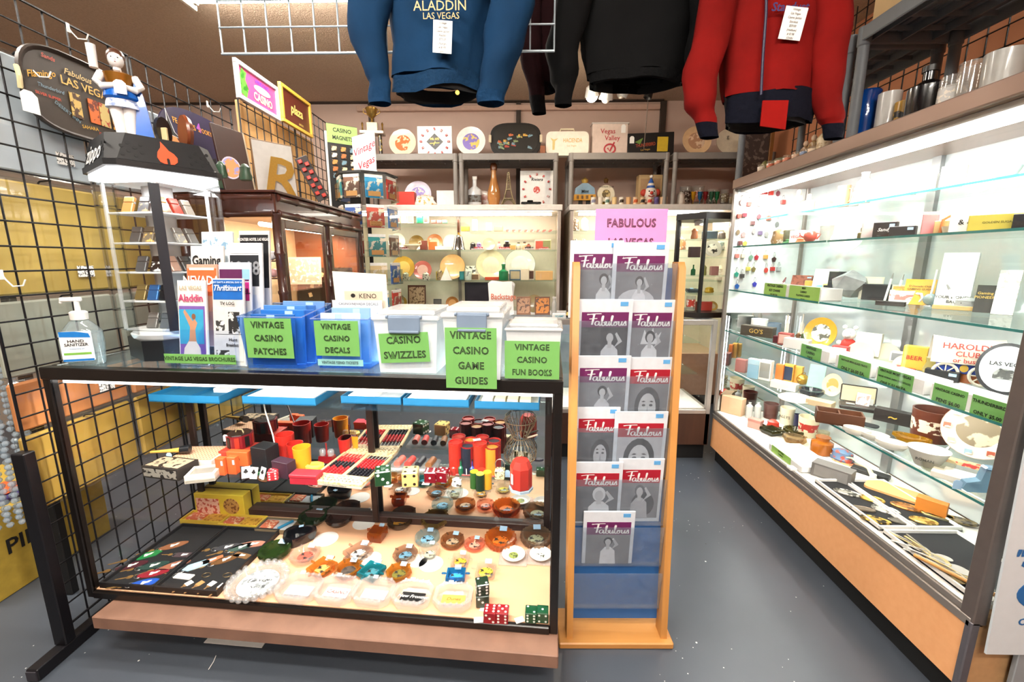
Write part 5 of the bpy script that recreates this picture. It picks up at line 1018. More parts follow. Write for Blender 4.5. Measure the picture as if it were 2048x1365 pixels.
def woman(x=0,s=1,hair='#1c1c1e',skin='#c9c9ca',dress='#e4e4e6'):
 e=lambda rx,ry,cx,cy:ell(rx*s,ry*s,14,x+cx*s,cy)
 return[(e(.13,.17,0,.78),hair),([(x-.22*s,0),(x+.24*s,0),(x+.2*s,.45),(x+.08*s,.58),(x-.08*s,.58),(x-.2*s,.42)],dress),([(x-.05*s,.5),(x+.05*s,.5),(x+.045*s,.68),(x-.045*s,.68)],skin),(e(.085,.125,.0,.75),skin),([(x+.12*s,.52),(x+.3*s,.66),(x+.16*s,.88),(x+.12*s,.84),(x+.2*s,.66),(x+.08*s,.46)],skin)]
def bigface(hair='#1a1a1c',skin='#d3d3d4',x=0,s=1):
 e=lambda rx,ry,cx,cy:ell(rx*s,ry*s,18,x+cx*s,cy)
 return[(e(.32,.5,0,.42),hair),(e(.22,.4,0,.36),skin),(e(.045,.03,-.09,.45),'#2a2a2c'),(e(.045,.03,.09,.45),'#2a2a2c'),([(x-.1*s,.53),(x-.05*s,.55),(x-.1*s,.57),(x-.15*s,.54)],'#3a3a3c'),([(x+.1*s,.53),(x+.05*s,.55),(x+.1*s,.57),(x+.15*s,.54)],'#3a3a3c'),(e(.06,.03,0,.17),'#4a4a4c'),([(x-.02,.25),(x+.03,.25),(x+.01,.42)],'#b0b0b2')]
magazine('plum magazine with woman before awning, top row left',1196,480,0,108,PLUM,woman(.18,.8),0,.012)
magazine('plum magazine with woman among clouds, top row right',1284,484,0,112,PLUM,[(ell(.4,.3,16,-.05,.3),'#cfcfd2')]+woman(0,.7,dress='#ededf0'),0)
magazine('plum magazine with singer in white jacket, second row left',1212,598,0,110,PLUM,[([(-.5,0),(.5,0),(.5,1),(-.5,1)],'#242427')]+woman(.12,.9,dress='#dcdce0'),1)
magazine('plum magazine with feathered headdress, second row right',1306,600,0,100,PLUM,[([(-.2,.6),(-.12,.95),(-.02,.75),(.08,1),(.14,.72),(.28,.9),(.2,.6)],'#e6e6e8')]+woman(.02,.9,dress='#f0f0f2'),1,.012)
magazine('plum magazine with dark-haired woman by pool, third row left',1208,711,0,110,PLUM,woman(.0,.8,hair='#0f0f10',dress='#d2d2d6'),2)
magazine('crimson magazine with close face of woman, third row right',1304,716,0,96,CRIM,bigface('#3a3a3c'),2,.012)
magazine('crimson magazine with long-haired woman, fourth row left',1198,816,0,90,CRIM,[([(-.5,0),(.5,0),(.5,1),(-.5,1)],'#4a4a4e')]+bigface('#121214','#cfcfd2',.1,.8),3,.012)
magazine('crimson magazine with cropped face of short-haired man, fourth row right',1284,823,0,106,CRIM,[([(-.5,0),(.5,0),(.5,1),(-.5,1)],'#c4c4c8')]+bigface('#202022','#d8d8da',0,1.1),3)
magazine('crimson magazine with blonde woman in scarf, fifth row left',1197,924,0,100,CRIM,[([(-.5,0),(.5,0),(.5,1),(-.5,1)],'#5f6064')]+woman(.05,1.2,hair='#e4e4e6',dress='#e8e8ea'),4)
magazine('crimson magazine with woman in a garden, fifth row right',1286,920,0,92,CRIM,[(ell(.3,.35,16,.1,.4),'#3c3d40')]+woman(0,1,hair='#58585c',dress='#b9b9bc'),4,.012)
magazine('plum magazine with woman playing tennis, lowest filled row',1220,1024,0,104,PLUM,woman(.0,.8,dress='#f2f2f4'),5)
p=rackpt(1266,480);q_=ppm(p);PINKC=mat('#e592cb',.6,nz=.02);MARO=mat('#4a1030',.6)
t=thing('pink_sign','pink card reading FABULOUS LAS VEGAS above the magazine rack','sign',(p.x,RB.y+ypan(1.2)+.045,rackpt(1240,640).z),R(1));zt=at(1266,418,y=t.location.y).z-t.location.z;hw=75*q_
obj('clear_sleeve',B().box(-hw,0,0,hw,.002,zt+.004),glass('#ffffff',k=.3),t);obj('card',B().box(-hw+.003,-.001,0,hw-.003,.0,zt),PINKC,t)
deco(t,'FABULOUS',.036,0,-.003,zt-.045,PINKC,MARO,sx=.86);deco(t,'LAS VEGAS',.036,0,-.003,zt-.106,PINKC,MARO,sx=.8)
# ================================================================ left side: gridwall stock, cabinet, spinner, jackets
def gp(u,v,dx=.03):return at(u,v,x=GX+dx)
PLW={'pale blue':'#dfe9f2','gold':'#d8b660','grey green':'#b4b4a4','orange':'#d88a50','dark gold':'#c8a048'}
rows=((1.63,1.99,'pale blue'),(1.24,1.60,'gold'),(.98,1.22,'grey green'),(.80,.96,'orange'),(.52,.78,'dark gold'))
for z0,z1,nm in rows:
 for k,y0 in enumerate((1.27,1.69,2.10)):
  t=thing('wrapped_shirt','plastic-wrapped %s packet behind the gridwall, %s column'%(nm,('nearest','middle','farthest')[k]),'packet',(GX-.035,y0,z0),PI/2,'wrapped packets on the gridwall')
  c=PLW[nm];obj('cloth_panel',B().box(0,0,0,.39,.02,z1-z0,.006),mat(c,.55,nz=.12,sc=9),t)
  obj('plastic_wrap',B().box(-.006,-.006,-.006,.396,.026,z1-z0+.01,.006),glass('#f6f8f8',k=1.2,rough=.08),t)
  if(k+int(z0*10))%2==0:obj('barcode_sticker',B().box(.27,-.008,.05,.33,-.0065,.09),mat('#f4f2ee',.6,kind='scribble',sc=160,c2='#55534f'),t)
  obj('hang_hook',B().tube([(.2,.0,z1-z0+.002),(.2,-.008,z1-z0+.009),(.2,-.045,z1-z0+.012)],.003,6),WIRE,t)
def facing(u0,v0,u1,v1,uc,vt,vb,dx=.03):
 """frame on the gridwall plane: y range from two pixels, z range from two more"""
 ya,yb_=gp(u0,v0,dx).y,gp(u1,v1,dx).y;zt,zb=gp(uc,vt,dx).z,gp(uc,vb,dx).z;return ya,yb_,zb,zt
ya,yb_,zb,zt=facing(40,160,268,230,110,97,262)
t=thing('souvenir_tray','black oval souvenir tray with colourful casino lettering on the gridwall','tray',(GX+.022,(ya+yb_)/2,zb),PI/2);W_,H_z=yb_-ya,zt-zb
sup=lambda a,e=.62:(math.copysign(abs(math.cos(a))**e,math.cos(a)),math.copysign(abs(math.sin(a))**e,math.sin(a)))
def supe(w,h,n=36,cz=0):return[(w/2*sup(2*PI*i/n)[0],cz+h/2*sup(2*PI*i/n)[1])for i in range(n)]
b=B();n=36;rr_=[(x,y,z)for s_,y in((1,-.012),(1.0,0),(.97,-.014),(.9,-.002))for x,z in[(q[0]*s_,H_z/2+q[1]*s_)for q in supe(W_,H_z)]]
obj('dish',b.add([q for q in rr_],[tuple(range(n,2*n)),tuple(range(3*n,4*n))]+[(i,(i+1)%n,n+(i+1)%n,n+i)for i in range(n)]+[(i,(i+1)%n,2*n+(i+1)%n,2*n+i)for i in range(n)]+[(2*n+i,2*n+(i+1)%n,3*n+(i+1)%n,3*n+i)for i in range(n)]),mat('#3b322c',.45,nz=.15),t)
def lay(s_,sz,x,z,c,ang=0,sh_=0):txt(s_,sz*H_z,mat(c,.5),t,(x*W_,-.006,z*H_z),(PI/2,-ang,0),shear=sh_,bold=.012)
lay('Fabulous',.1,-.02,.78,'#e0c080',0,.3);lay('LAS VEGAS',.14,.05,.66,'#e8b860');lay('Flamingo',.10,-.33,.63,'#e0a838',.35,.4);lay('Sands',.07,-.25,.86,'#c85038',0,.2);lay('Thunderbird',.06,-.27,.50,'#7a98a8',0,.2)
lay('DESERT INN',.06,-.16,.28,'#6a8a98',-.5);lay('SAHARA',.06,.02,.17,'#d8a838',.1);lay('SILVER SLIPPER',.045,-.3,.40,'#d0482c');lay('DUNES',.06,.16,.13,'#c8442c')
for x0,c,c2 in((-.12,'#c8a860','#4a3020'),(.04,'#d06a30','#6a2a18'),(.14,'#c8b070','#a8402c'),(.26,'#d8a048','#6a3a20')):obj('picture',B().box(x0*W_,-.006,.25*H_z,(x0+.09)*W_,-.0035,.55*H_z),mat(c,.5,kind='scribble',sc=45,c2=c2),t)
for s_ in(-1,1):obj('cane_handle',B().tube([(s_*W_*.5,-.005,H_z*.62),(s_*W_*.515,-.015,H_z*.5),(s_*W_*.5,-.005,H_z*.38)],.007,8),mat('#d8c89a',.5),t)
tagcard(t,(-W_*.49,-.022,H_z*.36),.05,.065)
for k,(u,v)in enumerate(((137,65),(58,140),(415,215),(4,560))):
 p=gp(u,v,.01);t=thing('wire_hook',('white wire hook on gridwall above the oval tray','white wire hook at left edge of the oval tray','white wire hook above the spooky game board','white wire hook on near edge of the gridwall')[k],'hook',p,PI/2,'white gridwall hooks')
 obj('hook',B().tube([(0,0,.02),(0,-.012,.0),(.0,-.03,-.02),(.01,-.05,-.018),(.012,-.058,.0)],.0022,6),WHITE,t);obj('backplate',B().box(-.006,-.003,0,.006,.0,.03,.001),WHITE,t)
CAPZ=TZ+CB+.1005
def lady(t,h):
 W=mat('#e6e2e0',.2,coat=.6);BL=mat('#1560c0',.2,coat=.5);GD=mat('#8a5a1c',.2,metal=.5);r=h*.2
 obj('base',B().lathe([(0,0),(h*.24,0),(h*.25,h*.02),(h*.22,h*.05),(0,h*.06)],20,sy=.7),W,t)
 for s in(-1,1):obj('leg',B().tube([(s*h*.045,0,h*.04),(s*h*.05,0,h*.2),(s*h*.06,.0,h*.4)],[h*.045,h*.058,h*.075],12),W,t)
 obj('skirt',B().lathe([(h*.16,h*.36),(h*.15,h*.42),(h*.12,h*.5),(0,h*.5)],18,sy=.75),mat('#c9d2e4',.3,kind='scribble',sc=70,c2='#8090b8'),t)
 obj('sash',B().lathe([(h*.14,h*.45),(h*.165,h*.47),(h*.15,h*.55),(h*.11,h*.56),(0,h*.56)],18,sy=.8),BL,t)
 obj('torso',B().lathe([(h*.1,h*.54),(h*.125,h*.65),(h*.14,h*.73),(h*.05,h*.77),(0,h*.77)],16,sy=.7),GD,t)
 for s in(-1,1):obj('arm',B().tube([(s*h*.14,0,h*.72),(s*h*.19,-.005,h*.62),(s*h*.15,-h*.08,h*.56),(s*h*.02,-h*.12,h*.58)],[h*.045,h*.042,h*.036,h*.03],10),W,t)
 obj('neck',B().lathe([(h*.04,h*.75),(h*.035,h*.82),(0,h*.82)],12),W,t)
 hd=obj('head',B().sph((0,-.002,h*.88),h*.075,16,10,sz=1.2,sy=1),W,t);obj('hair',B().sph((0,h*.022,h*.92),h*.088,14,8,sz=1.05),mat('#4a2a1a',.35),t)
 for s in(-1,1):obj('eye',B().sph((s*h*.028,-h*.072,h*.89),h*.008,8,5),INK,hd)
 obj('mouth',B().sph((0,-h*.072,h*.845),h*.009,8,5,sz=.5),mat('#b0504a',.4),hd);obj('nose',B().sph((0,-h*.078,h*.87),h*.01,8,5),W,hd)
 obj('cape',B().prism([(h*.08,h*.06),(h*.26,h*.04),(h*.22,h*.4),(h*.2,h*.55),(h*.14,h*.68),(h*.1,h*.5)],-h*.03,h*.1,'xz'),BL,t)
 obj('candle_jar',B().lathe([(0,h*.76),(h*.04,h*.76),(h*.045,h*1.0),(0,h*1.0)],12,(-h*.2,0,0)),W,t);tagcard(t,(h*.02,-h*.16,h*.63),.03,.04)
p=at(228,258,z=CAPZ);p=LC+Vector((-.03,-.05,CAPZ-LC.z));q_=ppm(p)
t=thing('porcelain_figurine','glazed porcelain figurine in gold top and blue cape on lighter tower','figurine',p,.6);lady(t,168*q_)
def brush(t,w,h):obj('back',B().prism(ell(w/2,h/2,18,0,h/2),-.006,.006,'xz'),mat('#1c1a1a',.35),t,rot=(0,0,1.0));obj('bristles',B().box(-.014,-w*.4,h*.1,-.005,w*.4,h*.6,.002),mat('#cdb88a',.7),t,rot=(0,0,1.0))
t=thing('clothes_brush','black clothes brush with beige bristles behind the figurine','brush',LC+Vector((.05,.0,CAPZ-LC.z)),.5);brush(t,.06,.09)
t=thing('wooden_plaque','round brown wooden plaque standing edge-on on the lighter tower','plaque',LC+Vector((.075,.055,CAPZ-LC.z)),.9)
obj('disc',B().lathe([(0,0),(.055,0),(.058,.008),(.05,.02),(0,.022)],24),mat('#7a3a1c',.3,kind='wood',sc=10,c2='#5a2812'),t,(0,0,.058),(0,PI/2,0));obj('foot',B().box(-.012,-.03,0,.03,.03,.012,.002),mat('#5a2812',.3),t)
def hungsign(name,label,u0,v0,u1,v1,uc,vt,vb,frame,face,dx=.035):
 ya,yb_,zb,zt=facing(u0,v0,u1,v1,uc,vt,vb,dx);t=thing(name,label,'sign',(GX+dx-.012,(ya+yb_)/2,zb),PI/2);w,h=yb_-ya,zt-zb
 obj('frame',B().box(-w/2,-.004,0,w/2,.0,h).box(-w/2,-.02,0,w/2,-.004,.022,.002).box(-w/2,-.02,h-.022,w/2,-.004,h,.002).box(-w/2,-.02,.022,-w/2+.022,-.004,h-.022,.002).box(w/2-.022,-.02,.022,w/2,-.004,h-.022,.002),mat(frame,.4),t)
 obj('face',B().box(-w/2+.02,-.008,.02,w/2-.02,-.004,h-.02),mat(face,.4,nz=.06),t);return t,w,h
t,w,h=hungsign('framed_sign','white framed pink casino sign hung high on the gridwall',472,150,556,200,472,117,192,'#e6e6e8','#d8508a')
txt('CASINO',h*.3,mat('#f2e6b8',.4),t,(w*.1,-.0105,h*.32),bold=.03,sx=.85);txt('WINDOWS',h*.17,mat('#6a4ac0',.4),t,(w*.1,-.0105,h*.74),bold=.02,sx=.8)
obj('cloud_print',B().prism(ell(w*.2,h*.1,20,w*.1,h*.58),-.010,-.0085,'xz'),mat('#f6f2f0',.4),t);obj('leaf_print',B().prism([(-w*.42,h*.2),(-w*.3,h*.12),(-w*.24,h*.4),(-w*.3,h*.6),(-w*.26,h*.8),(-w*.36,h*.86),(-w*.42,h*.6)],-.0105,-.0085,'xz'),mat('#5aa83a',.4,kind='scribble',sc=30,c2='#2c7020'),t)
t,w,h=hungsign('boxed_sign','yellow framed brown sign lettered plaza on the gridwall',560,180,620,215,562,165,240,'#e8b848','#5a2418')
txt('plaza',h*.34,mat('#f0d878',.4),t,(0,-.0105,h*.5),bold=.03,shear=.15);txt('union',h*.12,mat('#f0d878',.4),t,(w*.12,-.0105,h*.2))
yy0,yy1=2.64,3.55
t=thing('wooden_board','tan wooden board standing behind the tall gridwall','board',(GX-.05,yy0,.9),PI/2);obj('board',B().box(0,0,0,yy1-yy0,.02,1.36,.003),mat('#e0b478',.55,kind='woodz',sc=6,c2='#c8965a'),t);obj('frame_strip',B().box(0,-.01,0,.03,0,1.36,.002),mat('#c8965a',.5),t)
for z_ in(.0,):obj('foot_leg',B().box(0,0,-.9,.04,.02,0,.003).box(yy1-yy0-.04,0,-.9,yy1-yy0,.02,0,.003),mat('#c8965a',.5),t)
CX1,CY0c,CY1c,CH=-1.10,1.97,2.97,1.655;MAH=mat('#4a1f12',.3,coat=.4,kind='woodz',sc=10,c2='#2e120a');CX0=GX+.03
CB_=thing('curio_cabinet','dark bamboo-carved wooden curio cabinet with lit glass doors','cabinet',(CX0,CY0c,0));cw_,cl_=CX1-CX0,CY1c-CY0c
def bamboo(pts,r):
 a,c=Vector(pts[0]),Vector(pts[1]);n=max(2,int((c-a).length/.16));P_,R_2=[],[]
 for i in range(n+1):
  for dt,rr in((-.012,1),(-.004,1.22),(.004,1.22),(.012,1)):
   f=min(1,max(0,i/n+dt/(c-a).length));P_.append(a.lerp(c,f));R_2.append(r*rr)
 P2,R2=[P_[0]],[R_2[0]]
 for p_,r_ in zip(P_[1:],R_2[1:]):
  if(p_-P2[-1]).length>1e-5:P2.append(p_);R2.append(r_)
 return B().tube(P2,R2,10)
obj('cabinet_base',B().box(.02,.02,0,cw_-.01,cl_-.02,.5,.004),MAH,CB_);obj('cornice',B().box(.0,-.02,CH-.10,cw_+.012,cl_+.01,CH-.01,.006),MAH,CB_);obj('top_board',B().box(-.0,-.03,CH-.012,cw_+.022,cl_+.02,CH,.003),MAH,CB_)
for(x,y)in((cw_,0),(cw_,cl_*.5),(cw_,cl_),(.02,0),(cw_*.42,0)):obj('bamboo_post',bamboo([(x,y,.5),(x,y,CH-.1)],.02),MAH,CB_)
for z_ in(CH-.03,CH-.10,.51):obj('bamboo_rail',bamboo([(cw_+.008,.0,z_),(cw_+.008,cl_,z_)],.016),MAH,CB_);obj('bamboo_rail',bamboo([(.02,-.008,z_),(cw_,-.008,z_)],.016),MAH,CB_)
for k in(0,1):
 y0=.025+k*cl_*.5;y1=y0+cl_*.5-.05
 d=obj('door',B().box(cw_-.008,y0,.53,cw_+.008,y0+.03,CH-.12,.003).box(cw_-.008,y1-.03,.53,cw_+.008,y1,CH-.12,.003).box(cw_-.008,y0+.03,.53,cw_+.008,y1-.03,.57,.003).box(cw_-.008,y0+.03,CH-.16,cw_+.008,y1-.03,CH-.12,.003),MAH,CB_);obj('door_glass',B().box(cw_-.002,y0+.03,.57,cw_+.002,y1-.03,CH-.16),PANE,d)
obj('side_glass',B().box(cw_*.45,-.003,.55,cw_-.03,.003,CH-.14),PANE,CB_);obj('side_panel',B().box(.02,-.004,.5,cw_*.42,.004,CH-.1),MAH,CB_)
obj('back_panel',B().box(0,.01,.5,.012,cl_-.01,CH-.1),mat('#d8b088',.5),CB_);obj('far_side_panel',B().box(.012,cl_-.012,.5,cw_-.02,cl_-.002,CH-.1),mat('#8a4a28',.5),CB_)
for z_ in(.75,1.0,1.2):obj('glass_shelf',B().box(.014,.02,z_-.006,cw_-.05,cl_-.02,z_),SHELFG,CB_)
obj('lamp_tube',B().tube([(cw_*.7,.1,CH-.135),(cw_*.7,cl_-.1,CH-.135)],.011,8),mat((1,.86,.66),.5,emit=25),CB_)
_l=area('cabinet_lamp',(cw_*.66,cl_/2,CH-.15),.05,cl_-.2,11,(1,.76,.52),(0,R(15),0));_l.parent=CB_
CAZ=CH+.0006
def cab(fn,name,label,cat,x,y,z,rz=PI/2,group=None,**k):
 t=thing(name,label,cat,(CX0+x,CY0c+y,z),rz,group);fn(t,**k);return t
for k,(c,n_)in enumerate((('#f0c8a8','peach'),('#e0a048','amber'),('#f4ead8','cream'),('#2a5ac0','blue'),('#f0e0d0','ivory'))):
 for z_,rn in((1.35,'upper'),(1.27,'lower')):
  cc_=c if rn=='upper' else('#d84a4a','#e89a9a','#f0b0a8','#f4e0d8','#e8a090')[k]
  tag(obj('novelty_ball',B().sph((0,0,.0205),.0205,14,9),mat(cc_,.25,coat=.5),None,(CX0+cw_*.48+k*.043,CY0c+.045,z_)),'%s ball in the %s row inside the cabinet side'%(n_ if rn=='upper' else('red','pink','salmon','blush','coral')[k],rn),'ball','balls on racks in the cabinet')
t=thing('ball_rack','small wooden rack of coloured balls inside cabinet end','rack',(CX0+cw_*.44,CY0c+.02,1.2));
for z_ in(.063,.143):obj('rack_shelf',B().box(0,0,z_,.24,.05,z_+.006,.001),MAH,t)
for x in(0,.236):obj('rack_side',B().box(x,0,0,x+.006,.05,.22,.001),MAH,t)
CAT='goods inside the curio cabinet'
rr=random.Random(5)
for k in range(22):
 x=rr.uniform(.12,.34);y=rr.uniform(.08,.5);z_=1.2008 if k<12 else 1.0008
 tag(obj('mounted_pin',B().box(-.012,-.001,0,.012,.001,.03,.0006),mat(('#f4e2c8','#f0d8b0','#e8c8a0')[k%3],.4,kind='scribble',sc=80,c2='#c88a50'),None,(CX0+.05+.058*(k%6)+.01*(k//6),CY0c+cl_-.062-.006*(k%2),1.03+.062*(k//6)+.012*(k%3)),(0,R(20-12*(k%4)),.1)),'small cream pin card mounted on the dark board in the cabinet','pin card',CAT)
cab(card,'dark_pin_board','dark board behind the pin cards inside cabinet','board',.22,.93,1.0012,rz=0,w=.38,h=.3,c='#2a1a14',tilt=2)
cab(card,'red_pennant','red velvet pennant inside the second cabinet door','pennant',.36,.8,1.0012,rz=.2,w=.15,h=.2,c='#a8282a',tilt=14)
cab(carton,'gift_box','cream box under the pennant inside the cabinet','box',.32,.78,.7512,rz=.2,w=.16,h=.1,d=.1,c='#d8c098')
cab(carton,'gift_box','olive box with window in the first cabinet door','box',.25,.35,.7512,rz=.3,w=.24,h=.14,d=.1,c='#a89a68',face='#c8b888')
cab(card,'white_leaflet','white leaflet standing on the middle cabinet shelf','leaflet',.2,.6,1.0012,rz=.3,w=.1,h=.1,c='#f4ead8',tilt=20)
cab(card,'pink_photo','pink photograph on upper shelf behind second cabinet door','photograph',.2,.7,1.2012,rz=.2,w=.2,h=.17,c='#e8b0a0',face='#d89080',c2='#f4e0d0',tilt=8)
cab(carton,'gift_box','dark green box low in the first cabinet door','box',.22,.5,.5012,w=.2,h=.16,d=.12,c='#3a4a34')
ya,yb_,zb,zt=facing(338,300,506,330,420,226,355,.12)
t=thing('game_board','dark purple oval board game sign leaning on the gridwall','sign',(GX+.1,(ya+yb_)/2,CAZ),PI/2);w,h=(yb_-ya)*.92,zt-CAZ
obj('board',B().prism([(x,z)for x,z in[(w/2*sup(2*PI*i/40,.75)[0],h/2+h/2*sup(2*PI*i/40,.75)[1])for i in range(40)]],-.004,.004,'xz'),mat('#191424',.4,nz=.2,sc=6,c2='#2c2050'),t,rot=(R(-8),0,0));M8=Euler((R(-8),0,0)).to_matrix()
def pl(s_,sz,x,z,c,**k):txt(s_,sz*h,mat(c,.5),t,M8@Vector((x*w,-.0055,z*h)),(PI/2-R(8),0,0),bold=.015,**k)
pl('FEATURES',.09,-.2,.8,'#e8a030',sx=.9);pl('SPOOKY BONUS GAMES',.085,.2,.8,'#e8a030',sx=.75);pl('4',.16,-.03,.82,'#b04ac8')
def shp(nm,pts,c,k=0):obj(nm,B().prism([(a*w,c_*h)for a,c_ in pts],-.0065-.0006*k,-.0045,'xz'),mat(c,.5),t,rot=(R(-8),0,0))
shp('hat_print',[(-.44,.62),(-.3,.6),(-.35,.65),(-.38,.86),(-.4,.66)],'#0a080c',1);shp('hat_outline',[(-.455,.61),(-.285,.59),(-.34,.655),(-.38,.9),(-.41,.67)],'#d8d8dc');shp('figure_print',[(-.42,.3),(-.28,.3),(-.3,.5),(-.34,.6),(-.39,.6),(-.42,.5)],'#d88a4a',1)
shp('pumpkin_print',ell(.06,.08,16,.3,.5),'#e06a28',1);shp('cat_print',[(-.1,.36),(.06,.36),(.1,.5),(.02,.46),(-.08,.48)],'#08060a',1);shp('moon_print',ell(.05,.07,16,.22,.86),'#f2efe6',1);shp('grass_print',[(-.4,.12),(.4,.12),(.42,.26),(.1,.3),(-.2,.24)],'#3a5a40')
def ovalpic(t,w,h):obj('frame',B().prism(ell(w/2,h/2,24,0,h/2),0,.006,'xz'),mat('#d8c8d8',.4),t,rot=(R(-10),0,0));obj('picture',B().prism(ell(w*.44,h*.44,24,0,h/2),-.001,0,'xz'),mat('#c88a5a',.4,kind='scribble',sc=30,c2='#8a90c8'),t,rot=(R(-10),0,0))
p=at(466,358,z=CAZ);q_=ppm(p);t=thing('oval_plaque','small oval desert picture plaque on the cabinet top','plaque',p,.8);ovalpic(t,34*q_,44*q_)
put(lump,'green_ornament','dark green ornament left of the oval plaque on the cabinet','ornament',444,356,z=CAZ,w=20,h=32,c='#2c4a34')
put(lump,'green_ornament','dark green ornament right of the oval plaque on the cabinet','ornament',492,361,z=CAZ,w=26,h=32,c='#2a4230')
p=at(548,372,z=CAZ);q_=ppm(p)
t=thing('letter_mirror','mirror tile with large gold letter R on the cabinet top','mirror',(-1.29,2.36,CAZ),.9);w,h=.21,.31
obj('frame',B().box(-w/2,0,0,w/2,.008,h,.001),mat('#8a6a4a',.4),t,rot=(R(-6),0,0));obj('mirror',B().box(-w/2+.006,-.001,.006,w/2-.006,0,h-.006),mat('#efece6',.12,metal=.25),t,rot=(R(-6),0,0));txt('R',.3,mat('#d8a850',.3,metal=.5),t,(.0,-.004,h*.36),(PI/2-R(6),0,0),bold=.015,shear=.25)  # mirror face painted near white, standing in for a bright reflection
t=thing('easel_card','dark wooden card leaning left of the letter mirror','card',(-1.38,2.19,CAZ),1.35);obj('card',B().box(-.09,0,0,.09,.012,.33,.002),mat('#3a2018',.5),t,rot=(R(-8),0,0));obj('edge_strip',B().box(.084,-.002,0,.092,.0,.33),mat('#c8b8a0',.5),t,rot=(R(-8),0,0))
p=at(640,400,z=CAZ)
t=thing('red_poker_strip','tilted strip of red dice beads hanging at cabinet end','strip',p+Vector((.02,.0,0)),.4);obj('strip',B().box(-.03,-.004,0,.03,.004,.22,.002),mat('#241512',.5),t,rot=(0,R(-25),0))
for k in range(10):obj('red_die',B().cb(-.012 if k%2 else .012,-.01,.01+k*.02,.02,.012,.018,.002),mat('#c8301e',.3),t,rot=(0,R(-25),0))
SPY=3.25;sp=at(733,352,y=SPY);SPX,SPT=sp.x,sp.z
S_=thing('postcard_spinner','eight-sided spinner rack of clear pockets left of back wall case','spinner rack',(SPX,SPY,0),R(10));q_=ppm(sp);sr=58*q_
obj('pole',B().tube([(0,0,0),(0,0,SPT)],.014,10),BLACK,S_);obj('floor_base',B().lathe([(0,0),(.22,0),(.22,.02),(0,.03)],24),BLACK,S_);obj('top_ring',B().lathe([(0,SPT-.012),(sr*1.05,SPT-.014),(sr*1.05,SPT),(0,SPT)],8),mat('#1c1c1a',.5),S_,smooth=10)
SPK=glass('#f0f4f6',k=.9,rough=.05);PCOL=('#3a90b8','#b83a30','#d0b888','#3a5a9a','#2f8a8a','#6a4a3a','#c85a4a','#4a70a8')
MS=Matrix.Translation((SPX,SPY,0))@Matrix.Rotation(R(10),4,'Z');kk=0
orn=mat('#f0a860',.6)
for tier in range(5):
 z1=SPT-.02-tier*.2;z0=z1-.16
 for f in range(8):
  a=2*PI*f/8-PI/2+PI/8;wf=sr*.72
  if math.sin(a)>.45:continue
  obj('clear_pocket',B().box(-wf/2,-.004,0,wf/2,-.002,.11).box(-wf/2,-.004,0,wf/2,.02,.002),SPK,S_,(sr*.98*math.cos(a),sr*.98*math.sin(a),z0),(0,0,a+PI/2))
  tag_n=('top','second','third','fourth','lowest')[tier];cn=PCOL[kk%8];col=('blue','red','sand','navy','teal','brown','coral','steel blue')[kk%8];kk+=1
  wp=MS@Vector((sr*.94*math.cos(a),sr*.94*math.sin(a),z0+.003))
  o=thing('postcard_pack','%s postcard pack in the %s tier of the spinner, %s face'%(col,tag_n,('front left','front','front right','right','far right','far left','left','left front')[f]),'postcard pack',wp,R(10)+a+PI/2,'postcard packs on the spinner')
  obj('pack',B().box(-wf*.4,0,0,wf*.4,.012,.15,.001),mat(cn,.4,kind='scribble',sc=22,c2='#e8d8c0'),o);obj('header',B().box(-wf*.4,-.0006,.135,wf*.4,.0125,.156,.001),WHITE,o);obj('price_label',B().box(-wf*.28,-.0016,.012,wf*.28,-.0002,.045),orn,o)
  if tier==1 and f in(7,0):txt('GOLDEN',.018,mat('#8a3a1a',.5),o,(0,-.0022,.035));txt('NUGGET',.018,mat('#8a3a1a',.5),o,(0,-.0022,.019))
t=thing('vintage_sign','white sign with red Vintage Vegas script on top of the spinner','sign',(SPX-.0,SPY-.02,SPT+.0006),R(-22));q_=ppm(t.location);w,h=56*q_,80*q_
obj('card',B().prism([(-w/2,0),(w/2*1.2,0),(w/2,h*.1),(w/2,h),(-w/2,h*.92)],-.003,.003,'xz'),mat('#f4f2ee',.5),t)
rm=mat('#b8283a',.5)
for s_,z_,x_ in(('Vintage',.62,0),('Vegas',.28,.06)):txt(s_,h*.24,rm,t,(x_*w,-.0042,z_*h),(PI/2,-.3,0),bold=.012,shear=.35)
mp=at(690,350,y=3.55);t=thing('magnet_board','black board of casino magnets with green header left of spinner','board',(mp.x,3.55,0),R(35));q_=ppm(mp);w,h=58*q_,mp.z-.0
zt=at(690,250,y=3.55).z
obj('board',B().box(-w/2,0,.9,w/2,.012,zt,.002),mat('#141414',.4),t);obj('stand_leg',B().box(-.015,.012,0,.015,.03,1.2,.003),BLACK,t);obj('stand_foot',B().box(-.15,-.1,0,.15,.14,.02,.004),BLACK,t);obj('header',B().box(-w/2,-.002,zt-.14,w/2,0,zt-.004),mat('#9ab86a',.6),t)
txt('CASINO',.042,DECO,t,(0,-.003,zt-.045),bold=.02,sx=.9);txt('MAGNETS',.042,DECO,t,(0,-.003,zt-.1),bold=.02,sx=.8)
for k in range(15):obj('magnet',B().box(-.02,-.008,0,.02,-.001,.036,.002),mat(('#d8c8a0','#c88a4a','#6a8a9a','#d8d0c0','#b86a3a')[k%5],.4,kind='scribble',sc=50,c2='#4a3a2a'),t,(-w*.3+(k%3)*w*.3,0,zt-.2-(k//3)*.05))
obj('white_edge',B().box(-w/2-.016,-.003,1.0,-w/2,.013,zt-.06,.002),WHITE,t)
bm=B().sph((0,0,0),.011,8,6)
